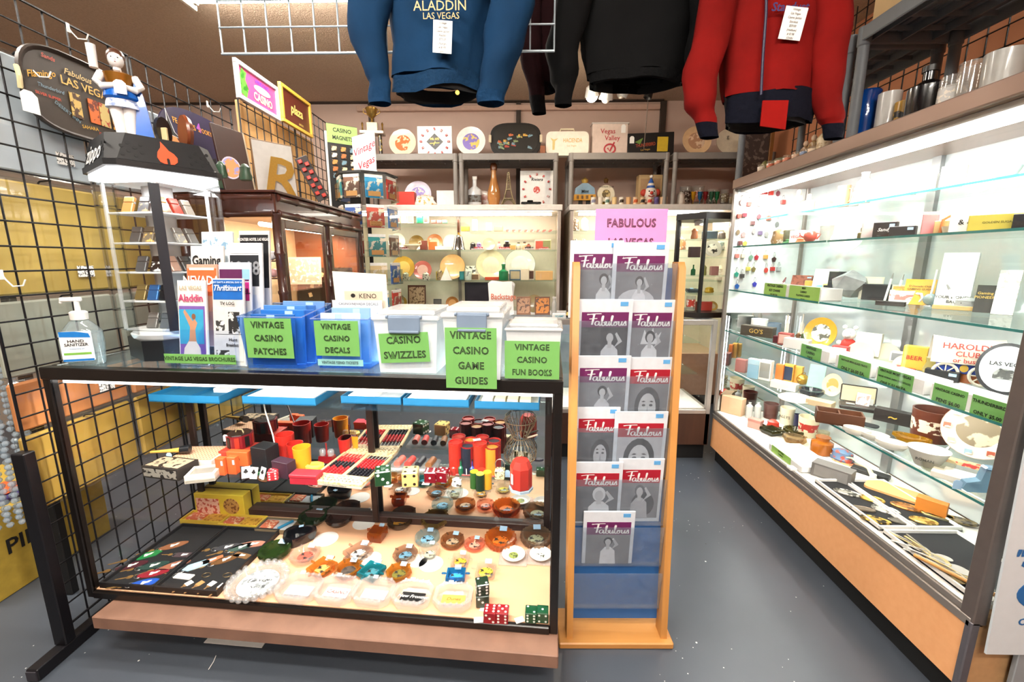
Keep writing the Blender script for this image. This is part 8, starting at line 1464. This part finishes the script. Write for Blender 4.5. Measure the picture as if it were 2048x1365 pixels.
rbin('D',1748,770,1842,806,'white bin of shoe horns with green card',[(.05,.8,('VINTAGE MOJO VEGAS','SHOE HORNS (NEW OLD STOCK)','ONLY $1.00 EA.'),GREEN)])
rbin('D',1856,810,2012,868,'long white bin of casino pens with two green cards',[(.04,.5,('VINTAGE CASINO','PENS $6.00'),GREEN),(.56,.98,('THUNDERBIRD','ONLY $5.00'),GREEN)])
for(k,nm,lb,u,v,w,h,c,kw)in(('b','black_box','black flat box below the white PALMS mug',1502,676,36,16,'#1c1e24',{}),('m','white_mug','white mug lettered PALMS on fourth shelf',1517,664,30,26,W9,dict(text='PALMS',handle=False)),('m','grey_bowl','grey bowl with yellow toy behind the PALMS mug',1546,666,26,20,'#6a7a8a',{}),('o','bud_bottle','slim clear bottle on fourth shelf near pane edge',1572,670,8,40,'#e8d8c8',{}),('o','bud_bottle','second slim clear bottle beside first slim bottle',1602,672,8,44,'#e8dcd0',{}),('b','photo_mirror','rose framed mirror on the fourth shelf',1570,690,24,24,'#a84a44',dict(face='#e0b8a8')),('s','couple_figurine','small brown figurine with white dress on fourth shelf',1595,686,14,24,'#6a4a30',{}),('s','couple_figurine','small green figurine beside brown figurine',1605,686,14,24,'#5a6a40',{}),('b','crimson_box','crimson box on the fourth shelf edge',1558,700,22,14,'#5a1420',{}),('b','white_carton','white open carton at far shelf front',1592,708,44,20,'#e6e4de',{}),('b','mirror_sign','brown lettered strip sign at far end of shelf',1512,700,60,20,'#4a4030',dict(text="GO'S",tc='#d8b458',ts=.6)),('p','brass_plate','large brass plate with engraved scenes on fourth shelf',1638,696,56,None,'#b88a2c',dict(cen='#c8c8b0',c2='#4a4a40',sc=30,tilt=76,sy=1.1,deep=.1)),('b','red_box','red candy box before the plush toy',1680,712,26,20,'#b83030',dict(face='#f0d8d0')),('b','teal_box','flat teal box in front of brass plate',1650,714,38,9,'#4aa8b8',{}),('c','white_bag','white paper bag behind the oval plates',1738,672,40,46,'#f4ead4',dict(tilt=4,th=.03)),('p','oval_plate','oval white plate with faint emblem, left one',1718,712,48,None,'#d8ccb0',dict(tilt=74,sy=1.15)),('p','oval_plate','oval white plate marked with black word',1770,716,52,None,'#dcd2ba',dict(tilt=74,sy=1.12)),('p','oval_plate','plain white plate behind the marked oval plate',1812,706,36,None,'#f0e6cc',dict(tilt=74,sy=1.2)),('b','photo_cube','white photo cube with grey portrait on fourth shelf',1800,724,30,20,'#e8d8d0',dict(face='#8a8a8c')),('f','red_tray','flat red tray before the photo cube',1795,734,56,None,'#a83028',dict(d=24)),('b','horse_box','yellow box with red horse lettered beer',1828,730,36,46,'#d8a838',dict(text='BEER',tc='#b82c20',ts=.25)),('l','bear_figurine','olive bear figurine with hat beside the horse box',1868,738,30,44,'#9a8a4a',{}),('b','black_box','black lettered box in front of the wagon',1882,762,50,22,'#1a1a1c',dict(stick=True)),('m','copper_jar','copper jar with black lid before the wagon',1934,764,38,28,'#b86a3c',{})):rs('D',k,nm,lb,u,v,w,h,c,**kw)  # the lettered strip imitates a reflection in the end mirror
tm=[o for o in bpy.data.objects if o.get('label')=='oval white plate marked with black word'][0];txt('wash',.025,INK,tm,(0,-.04,.10),(R(74),0,0),bold=.02)
def plush(t,w,h):
 W_=mat('#e8e4dc',.8);obj('body',B().sph((0,0,h*.25),w*.3,12,8),mat('#c8281c',.7),t);obj('head',B().sph((0,-.004,h*.62),w*.26,14,8),W_,t);obj('muzzle',B().sph((0,-w*.24,h*.58),w*.12,10,6),mat('#b8b4b0',.8),t)
 for s in(-1,1):obj('ear',B().sph((s*w*.2,0,h*.85),w*.1,10,6),W_,t);obj('paw',B().sph((s*w*.32,-w*.1,h*.3),w*.11,10,6),W_,t);obj('eye',B().sph((s*w*.09,-w*.24,h*.68),w*.025,8,5),INK,t)
ins('D',plush,'plush_toy','white plush animal in red coat on fourth shelf','plush toy',1694,704,w=44,h=58,rz=RZ)
def wagon(t,w,h):
 W_=mat('#ece2cc',.6);n=9
 obj('wagon_bed',B().box(-w*.36,-w*.14,h*.2,w*.36,w*.14,h*.44,.003),mat('#1c3f9a',.4),t)
 rings=[[(x*w,-w*.2*math.cos(PI*j/8)*(1+.2*abs(x)),h*(.42+.5*math.sin(PI*j/8)*(1+.25*abs(x))))for j in range(9)]for x in(-.48,-.3,-.1,.1,.3,.48)]
 b=B();[b.v.extend(r_)for r_ in rings];b.f+=[(i*9+j,i*9+j+1,i*9+10+j,i*9+9+j)for i in range(5)for j in range(8)];obj('canvas_cover',b,W_,t)
 for x in(-.25,.25):obj('wheel',B().tube([(x*w+h*.2*math.cos(2*PI*i/18),-w*.17,h*.2+h*.2*math.sin(2*PI*i/18))for i in range(18)],h*.03,6,closed=True),W_,t);[obj('spoke',B().tube([(x*w,-w*.17,h*.2),(x*w+h*.19*math.cos(2*PI*i/8),-w*.17,h*.2+h*.19*math.sin(2*PI*i/8))],h*.014,4),W_,t)for i in range(8)]
 rm_=mat('#a8342c',.5)
 for s_,z_,k in(("HAROLD'S",.80,.17),('CLUB',.64,.15),('or bust!',.5,.13)):txt(s_,h*k,rm_,t,(0,-w*.25,h*z_),(PI/2-.25,0,0),bold=.025)
 obj('emblem',B().prism(ell(w*.06,h*.08,14,0,h*.32),-w*.145,-w*.141,'xz'),mat('#d8b048',.4),t)
ins('D',wagon,'covered_wagon','ceramic covered wagon with red club lettering','wagon',1922,752,w=104,h=92,rz=R(-38))
def ovaldish(t,w,h):obj('dish',B().prism(ell(w/2,h/2,32,0,h/2),-.008,.008,'xz'),mat('#2a2c30',.35),t,rot=(R(-12),0,0));obj('dish_floor',B().prism(ell(w*.44,h*.44,32,0,h/2),-.010,-.0085,'xz'),mat('#c8ccd0',.3,nz=.1),t,rot=(R(-12),0,0));txt('LAS VEGAS',h*.1,INK,t,(0,-.03+.0,h*.62),(PI/2-R(12),0,0),bold=.02);obj('car_print',B().prism([(-w*.2,h*.3),(w*.2,h*.3),(w*.22,h*.4),(w*.1,h*.48),(-w*.1,h*.5),(-w*.2,h*.4)],-.012,-.0105,'xz'),mat('#4a4c4a',.5,kind='scribble',sc=40,c2='#9a9c98'),t,rot=(R(-12),0,0))
ins('D',ovaldish,'oval_tray','grey oval tray with car print at near end of shelf','tray',2002,790,w=84,h=104,rz=R(-45))
for(k,nm,lb,u,v,w,h,c,kw)in(('b','pink_box','dusty rose box in far corner of the fifth shelf',1481,752,20,26,'#a86a62',{}),('b','blue_carton','pale blue milk carton shaped bank',1506,756,20,38,'#8ab4c8',dict(lid='#a8c8d4')),('b','dice_carton','white carton with dark dice print beside blue carton',1530,760,22,40,'#e8e2d4',dict(face='#8a8a84')),('b','orange_box','deep orange box of set on fifth shelf',1558,762,14,34,'#d8702c',{}),('b','amber_box','amber box with navy panel in the middle of set',1576,764,18,36,'#e0a040',dict(face='#26324a')),('b','amber_box','plain amber box at right of the set',1594,766,16,34,'#e2a84a',{}),('b','white_carton','long white box lying before the amber set',1568,778,46,14,'#f0e8da',dict(d=18)),('c','green_card','mint green card behind the gold ball',1630,762,28,48,'#9ac8b0',dict(tilt=10)),('p','face_plate','oval plate with painted orange face',1662,792,34,None,'#e8d8b0',dict(cen='#d89048',c2='#f0e0a8',sc=20,tilt=78,sy=1.35)),('c','pink_card','pink card on the fifth shelf behind pistol case',1704,776,20,24,'#e8b8b0',dict(tilt=10)),('c','white_card','white flowered card behind pistol case',1728,784,22,32,'#f2e8e0',dict(face='#e8d8d0',c2='#c88a80',tilt=10)),('a','black_dish','round black dish with white inside on fifth shelf',1622,790,44,None,'#2a3038',dict(dens=.3,cen='#f0ece4',st=False,notch=0)),('p','white_plate','white plate lying flat on the fifth shelf',1590,800,60,None,'#f2eadc',dict(tilt=4)),('b','tan_case','tan open case of cards on the fifth shelf',1640,812,44,12,'#c8b088',dict(d=24)),('b','long_black_box','long black box with gold lamp print',1786,846,60,26,'#231c18',dict(text='~',tc='#d8b048',ts=.9,d=20)),('m','bark_pot','brown and cream bark-ribbed pottery pot',1862,862,66,62,'#5a2c1c',dict(tape=.9,band='#d8c8b0')),('a','amber_dish','oval amber glass dish on fifth shelf',1822,884,62,None,'#b8881c',dict(sq=.5,dens=.5,st=False,notch=0,hh=.2)),('a','white_dish','white ashtray with green well on fifth shelf',1746,892,48,None,'#f0ece2',dict(dens=.15,cen='#1f5a4a',sq=.7,st=False,notch=0)),('a','white_dish','white ashtray with black well on the fifth shelf',1778,912,52,None,'#f0ece2',dict(dens=.15,cen='#1a1a1c',sq=.7,st=False,notch=0)),('a','white_dish','white ashtray with yellow well at far side',1712,868,46,None,'#f0ece2',dict(dens=.15,cen='#d8cc80',sq=.7,st=False,notch=0)),('m','roman_bowl','white lettered bowl on the fifth shelf',1852,930,66,34,'#dedace',dict(tape=.55,text='ROMAN')),('f','red_board','long tan game strip with red frames',1925,930,90,None,'#c8a878',dict(d=18,c2='#b83a34',th=.012)),('b','white_carton','flat white box at near end of the fifth shelf',1920,958,48,14,W9,dict(d=24)),('b','white_carton','second flat white box nearest the front post',1905,990,70,12,'#efe8d8',dict(d=30)),('t','glass_dome','clear glass ashtray dome with silver rim',1868,962,52,22,'#e0ddd0',{}),('f','black_tray','black oval lettered tray beside wooden divided box',1722,848,56,None,'#1e2024',dict(d=24,rr=.02))):rs('E',k,nm,lb,u,v,w,h,c,**kw)
def openbox(t,w,d,h,c):tray(t,w,d,h,c,.006,'#b88a58',.3);obj('divider',B().cb(0,0,0,.006,d*.9,h*.9),mat(c,.5),t)
ins('E',openbox,'divided_box','brown wooden divided box on the fifth shelf','box',1676,846,w=76,d=38,h=24,c='#5a341e',rz=R(-30))
def pcase(t,w):obj('case_base',B().cb(0,0,0,w,w*.6,w*.14,.004),mat('#231a16',.4),t);obj('case_lid',B().box(-w/2,0,0,w/2,.012,w*.6,.004),mat('#231a16',.4),t,(0,w*.3,w*.14),(R(-12),0,0));obj('lid_lining',B().box(-w*.46,-.001,w*.03,w*.46,0,w*.56),mat('#c8b896',.6),t,(0,w*.3,w*.14),(R(-12),0,0));txt('Wings',w*.14,INK,t,(0,w*.3+.03,w*.45),(PI/2-R(12),0,0),shear=.3);obj('white_tag',B().box(w*.2,w*.2,w*.14,w*.42,w*.202,w*.36),TAGW,t);obj('silver_badge',B().cb(-w*.2,0,w*.14,w*.25,w*.15,.004,.001),STEEL,t)
ins('E',pcase,'presentation_case','open black presentation case with cream satin lid','case',1714,818,w=58,rz=R(-35))
ins('E',lambda t,w:(obj('ball',B().sph((0,0,w/2),w/2,14,9),mat('#d0a040',.2,metal=.7),t),obj('ring',B().tube([(w*.2*math.cos(i),0,w*1.05+w*.12*math.sin(i))for i in[2*PI*j/8 for j in range(8)]],.002,5,closed=True),GOLD,t)),'gold_ornament','shiny gold ball ornament beside amber boxes','ornament',1604,770,w=22,rz=0)
def bigplate(t,w):plate(t,w,'#ecdcc8',cen='#8a7a60',c2='#d8c8a8',sc=16,tilt=74,rim='#c89a80');obj('easel',B().tube([(-w*.4,-.04,0),(-w*.3,0,.02),(w*.3,0,.02),(w*.4,-.04,0)],.005,6),WHITE,t);txt('NEVADA',w*.08,mat('#4a2c1c',.5),t,(0,-w*.075,w*.28),(R(74),0,0),bold=.02);[obj('rim_picture',B().cb(0,0,0,w*.1,w*.09,.002),mat(('#9ab4c0','#b85a40','#a8b090')[i%3],.4,kind='scribble',sc=40,c2='#e8d8c0'),t,Euler((R(74),0,0)).to_matrix()@Vector((w*.41*math.cos(2*PI*i/9+.3),w*.41*math.sin(2*PI*i/9+.3),w*.065))+Vector((0,0,w/2*math.sin(R(74)))),(R(74),0,0))for i in range(9)]
ins('E',bigplate,'nevada_plate','big souvenir plate of Nevada scenes on white easel','plate',1946,912,w=108,rz=R(-42))
def boot(t,w,h):g=cgl('#8fb4cc',.5);obj('boot',B().prism([(-w*.5,h*.12),(-w*.42,h*.36),(-w*.1,h*.5),(-w*.02,h),(w*.42,h*.95),(w*.36,h*.4),(w*.42,.004),(w*.2,.004),(w*.16,h*.1),(-w*.36,h*.02)],-w*.14,w*.14,'xz'),g,t);obj('cuff',B().box(-w*.05,-w*.17,h*.9,w*.44,w*.17,h*1.02,.006),g,t);tagcard(t,(-w*.6,-w*.1,h*.4),.022,.03,TAGB)
ins('E',boot,'glass_boot','pale blue glass boot near the front post','boot',1956,1000,w=64,h=56,rz=R(-20))
for(k,nm,lb,u,v,w,h,c,kw)in(('b','peach_box','peach box in the far corner of showcase deck',1464,836,40,34,'#e0b890',{}),('o','flute_glass','clear flute glass, left of the pair on deck',1497,836,12,32,'#e8e8e4',dict(neck=.4,nh=.1)),('o','flute_glass','clear flute glass, right of the pair on deck',1514,836,12,32,'#e8e8e4',dict(neck=.4,nh=.1)),('m','brown_mug','dark brown mug with tan inside on deck',1540,836,28,30,'#4a2018',dict(tape=.85)),('m','cream_mug','cream mug lettered with black name on deck',1572,848,26,34,'#e8d8b8',dict(tape=.85,text='ALLYS')),('l','red_ball','red and navy knitted ball before mugs',1545,858,22,20,'#c83a28',dict(sy=1)),('m','navy_mug','navy mug between cream mug and red label mug',1594,856,15,28,'#1c2040',{}),('m','cream_mug','cream mug with red emblem on the deck',1614,872,36,40,'#e8d8b4',dict(tape=.85,band='#a83028')),('t','dotted_glass','glass with spotted print right of the red emblem mug',1646,872,22,34,'#e0d8c0',dict(prn='#6a6a58')),('b','pink_soap','stack of two pink soap boxes on deck',1510,856,24,18,'#d8a898',dict(lid='#c88a7c')),('a','green_ashtray','square smoky green ashtray on showcase deck',1543,868,44,None,'#4a4a2a',dict(n=4,ph=.4,dens=.5,st=False)),('a','olive_ashtray','round olive ashtray behind the square green one',1588,868,40,None,'#5a5428',dict(dens=.5,st=False)),('a','clear_ashtray','amber clear ashtray near the green price card tray',1588,884,44,None,'#c8b088',dict(n=6,dens=.7,st=False)),('o','amber_jug','short amber glass jug on the showcase deck',1642,906,38,34,'#b8681c',dict(gl=.35,neck=.6,nh=.2)),('l','blue_shoe','blue grey ceramic shoe with red diamond',1686,900,40,24,'#5a7290',dict(kind='spots',c2='#b04a3a')),('v','salmon_plaque','oval salmon plaque with red print leaning on deck',1700,930,62,None,'#d8a070',dict(d=.05,c2='#a84a30',metal=0)),('b','grey_wrapped_box','grey box in crinkled plastic on deck',1664,958,66,28,'#6a6662',dict(face='#8a8682',d=30)),('b','black_strip','black flat wallet behind the leather pile',1740,950,60,8,'#221f1e',dict(d=20)),('f','leather_pile','pile of tan suede leather pieces on deck',1792,990,96,None,'#d8a468',dict(d=.11,th=.018,rr=.02)),('b','orange_carton','orange carton under the fifth shelf near post',1866,1000,46,34,'#c87a2c',{}),('m','green_glass','green glass bowl seen through end glass',2026,1030,40,30,'#2c6a30',dict(gl=.4)),('f','pink_card','pink felt card in the buckle tray',1712,988,42,None,'#d87a82',dict(d=.05)),('f','gold_card','yellow printed card in the buckle tray corner',1664,986,40,None,'#d8c878',dict(d=.05,c2='#6a5a30'))):rs('F',k,nm,lb,u,v,w,h,c,**kw)
t=put(lambda t,w:(obj('blade',B().tube([(-w*.5,0,.02),(-w*.1,.02,.035),(w*.3,.0,.03),(w*.5,-.03,.01)],[.004,.008,.009,.012],8,sq=.5),mat('#e8dca8',.4),t),obj('white_hilt',B().lathe([(0,0),(.014,0),(.012,.03),(0,.03)],10),WHITE,t,(w*.5,-.035,0))),'letter_opener','curved ivory letter opener lying over the deck goods','letter opener',1706,936,z=.3610,w=96,rz=R(-75))
rbin('F',1536,908,1600,962,'white tray with lime card at far front of deck',[(.1,.7,('VINTAGE','CASINO','TOKENS'),LIME)],hh=.03,dp=.16)
def deckbox(y0,y1,x0,x1,label,lining):
 t=thing('white_tray',label,'tray',(SX0+(x0+x1)/2,(y0+y1)/2,.3608),-PI/2,'white lined trays on showcase deck');tray(t,y1-y0,x1-x0,.02,'#e9e6e0',.007,lining,.12);return t
fy=lambda u,v:at(u,v,z=.37).y
ya,yb2,yc,ye=fy(1630,962),fy(1742,1058),fy(1752,1064),fy(1920,1205)
deckbox(yb2,ya,.035,.16,'white tray of silver and gold belt buckles, aisle side','#0c0b0c');deckbox(yb2,ya,.168,.34,'white tray of copper belt buckles, wall side','#0c0b0c');deckbox(max(ye,SY0+.05),yc,.035,.30,'white tray of souvenir spoons at near end','#121114')
for k_,(u,v,w,d,c,c2,lb)in enumerate(((1692,1004,40,.03,'#c8c4b8','#4a4840','oval silver engraved buckle at back of tray'),(1743,1004,36,.032,'#d8b050','#8a6a24','oval gold buckle right of the silver one'),(1725,1024,36,.02,'#8a7a68',None,'narrow brown metal buckle in tray'),(1770,1026,40,.036,'#d0ccc0','#5a564c','large silver oval buckle with ornate scroll'),(1750,1046,44,.028,'#c8a850','#3a2c10','gold oval lettered buckle at tray front'),(1803,1050,40,.022,'#7a746a',None,'pewter long buckle at right tray corner'),(1812,1020,44,.034,'#b87a38','#7a4a1c','copper oval buckle in wall side tray'),(1873,1036,46,.034,'#d0a048','#8a6424','gold pointed buckle in wall side tray'),(1846,1048,40,.03,'#d8b868','#8a6c30','brass rectangular buckle in wall side tray'),(1882,1018,42,.02,'#8a8468',None,'tarnished oval buckle near tray divider'),(1918,1048,48,.032,'#7a6a48','#3a3020','dark bronze rectangular buckle near the post'))):
 rs('F','v','belt_buckle',lb,u,v,w*1.15,None,c,d=d*1.6,c2=c2,rz=R(-35)+.1*(k_%3),dz=.0105,th=.006,group='belt buckles in the white trays')
rr=random.Random(9)
for k_ in range(18):
 fx,fy_=k_%6,k_//6;u=1800+fx*22+fy_*34;v=1080+fx*14+fy_*26;p=at(u,v,z=.373)
 if p.y<SY0+.07:p.y=SY0+.07+.01*k_
 p.x=min(max(p.x,SX0+.06),SX0+.28)
 t=thing('souvenir_spoon','%s souvenir spoon in the near tray, %s rank number %d from the far end'%(('silver','brass','pewter')[k_%3],('wall side','middle','aisle side')[fy_],fx+1),'spoon',(p.x,p.y,.3735+.006*fy_),R(-70)+rr.uniform(-.6,.6),'souvenir spoons in white tray');spoon(t,.15,('#d8d4cc','#dcc48c','#b0a898')[k_%3],.24 if k_%4 else .34)
t=put(lambda t,w:obj('stick',B().tube([(-w/2,0,.03),(w/2,0,.03)],.006,10),mat('#c8904a',.45,kind='wood',sc=10,c2='#a8702c'),t),'wooden_stick','round wooden stick lying across the spoons','stick',1900,1165,z=.362,w=120,rz=R(-65))
def rt(k,nm,lb,u,v,X,w,h,c,rz=R(-60),**kw):
 p=at(u,v,x=X);q=ppm((p.x,p.y,ST));t=thing(nm,lb,nm.split('_')[-1],(p.x,p.y,ST+.0006),rz)
 if w:kw['w']=w*q
 if h:kw['h']=h*q
 if k=='b':kw.setdefault('d',w*q*.6)
 (k if callable(k)else FN[k])(t,c=c,**kw)
VASE=[(0,0),(.62,0),(.7,.06),(.6,.14),(.86,.34),(.9,.6),(.78,.82),(1,.97),(.92,1),(.7,.84),(.8,.6),(0,.1)]
rt(prof,'blue_vase','cobalt blue glass vase on right showcase top',1732,215,1.44,46,98,'#0f4fa8',pts=VASE,gl=.35)
rt('m','white_stein','white stein with brown beetle print beside blue vase',1780,195,1.46,38,84,'#cfccc6',tape=1,handle=False);rt('m','yellow_mug','amber mug with black figure band on showcase top',1812,190,1.47,30,60,'#c89a38',band='#14120f');rt('o','black_jug','big glossy black jug with stopper on showcase top',1858,165,1.45,62,104,'#0c0b0c',opaque=True,neck=.35,nh=.22,cap='#14110f')
rt('t','glass_stein','clear etched glass mug right of the black jug',1914,135,1.45,44,72,'#eceae6',prn='#c8c6c2',tape=1);rt('t','glass_stein','tall clear faceted mug on showcase top',1948,120,1.43,40,84,'#f0eeea',tape=1);rt(prof,'amber_goblet','amber carved goblet among clear glass mugs',1962,95,1.6,56,110,'#a86a10',pts=[(0,0),(.5,0),(.2,.1),(.18,.4),(.8,.55),(1,.97),(.92,1),(.7,.6),(0,.5)],gl=.4)
rt('m','milk_jar','frosted grey jar with beetle print at near end',2014,100,1.44,62,84,'#a8a6a0',tape=.95);rt('m','white_bowl','large white bowl with blue lettering at right edge',2046,60,1.6,60,60,'#f0f0ee',tape=.7,text='Casino',tc='#2a7aa0')
rt('l','orange_ornament','orange round ornament with tag left of blue vase',1704,245,1.45,26,40,'#d8562c');rt('t','teal_tumbler','teal glass tumbler behind the orange ornament',1708,200,1.62,24,50,'#2a8a9a',gl=.5);rt('l','yellow_ornament','small yellow and white ornament by shelf post',1702,270,1.42,18,16,'#d8a848');rt('o','white_knob_bottle','teal bottle with round white stopper behind stein',1770,195,1.66,28,80,'#3a9ab8',opaque=True,cap='#f2efe8')
rt('l','green_turtle','mossy green turtle planter far along showcase top',1562,318,1.45,42,30,'#5a6a3a',kind='spots',c2='#3a4a28');rt('l','frog_figurine','small green frog figurine left of turtle planter',1530,330,1.45,18,34,'#6a6a34');rt('s','monk_figurine','brown robed figurine with tag on showcase top',1612,288,1.45,22,46,'#8a6234');rt('s','monk_figurine','taller tan robed figurine beside the tagged one',1628,282,1.46,24,54,'#a8824a');rt('l','shell_figurine','cream shell figurine beneath the red jacket cuff',1650,280,1.42,38,46,'#e0cda8',kind='spots',c2='#b89a6a')
for k_,(u,v,c,lb)in enumerate(((1522,342,'#e8d8c0','clear shot glass at far end of showcase top'),(1540,336,'#e07a5a','red printed shot glass on showcase top'),(1556,331,'#e8a080','orange printed shot glass on showcase top'),(1572,326,'#d8886a','coral printed shot glass under turtle'),(1590,321,'#e8c0a0','peach shot glass right of turtle planter'),(1606,316,'#8a9ab8','blue printed shot glass on the showcase top'),(1622,310,'#e8d0b0','cream shot glass before robed figurine'))):rt('t','shot_glass',lb,u,v,1.36,14,18,'#efe6d8',prn=c)
U2=ST+.4306
for k_,(y_,w_,h_,c,lb)in enumerate(((1.86,.14,.32,'#c8a878','large cream box on upper resin shelf by shelf posts'),(1.66,.12,.34,'#7a3a1c','tall brown glazed bottle on the upper resin shelf'),(1.52,.12,.3,'#5a1420','dark red jar on the upper resin shelf'))):
 t=thing(('cream_box','brown_bottle','red_jar')[k_],lb,('box','bottle','jar')[k_],(1.5,y_,U2),-PI/2);carton(t,.16,.2,.2,c)if k_==0 else bottle(t,w_,h_,c,opaque=True,neck=.5,nh=.2)
t=thing('gridwall','black wire gridwall on the orange right wall above showcase','gridwall',(1.86,1.1,ST+.0006));q=.0762
for i in range(28):obj('wire',wire(.9,'z',.003),WIRE,t,(0,i*q,0))
for j in range(12):obj('wire',wire(27*q,'y',.003),WIRE,t,(-.006,0,.02+j*q))
p=at(1508,300,y=3.75);t=thing('black_display_board','dark mesh board of small goods at end of the showcase top','board',(p.x,3.75,0));q_=ppm(p);zt=at(1508,255,y=3.75).z;obj('board',B().box(-.12,0,1.2,.12,.02,zt,.003),mat('#3a3230',.5,kind='scribble',sc=25,c2='#6a6058'),t);obj('wood_frame',B().box(.12,-.01,1.2,.15,.03,zt,.003),mat('#8a5a28',.5),t);obj('stand_leg',B().box(-.02,.02,0,.02,.05,1.3,.003),BLACK,t)
t=thing('white_poster','white poster board with blue letters leaning at showcase end','poster',(1.3232,SY0-.03,.0),0);tl=R(-2)
obj('poster_board',B().prism([(0,.252),(.6,.252),(.6,1.12),(-.033,1.12)],0,.006,'xz'),mat('#c8ced2',.6,nz=.03),t);bl=mat('#1f62a0',.5)
obj('back_stand',B().box(.1,.006,0,.4,.02,.6,.002),mat('#8a8d90',.6),t)
txt('"SALE',.07,bl,t,(.009,-.001,.555),bold=.03,shear=.15,align='LEFT');obj('blue_disc',B().prism(ell(.12,.06,28,.162,.45),-.001,0,'xz'),bl,t);txt('OUTLET',.03,bl,t,(.065,-.001,.36),bold=.03,align='LEFT')
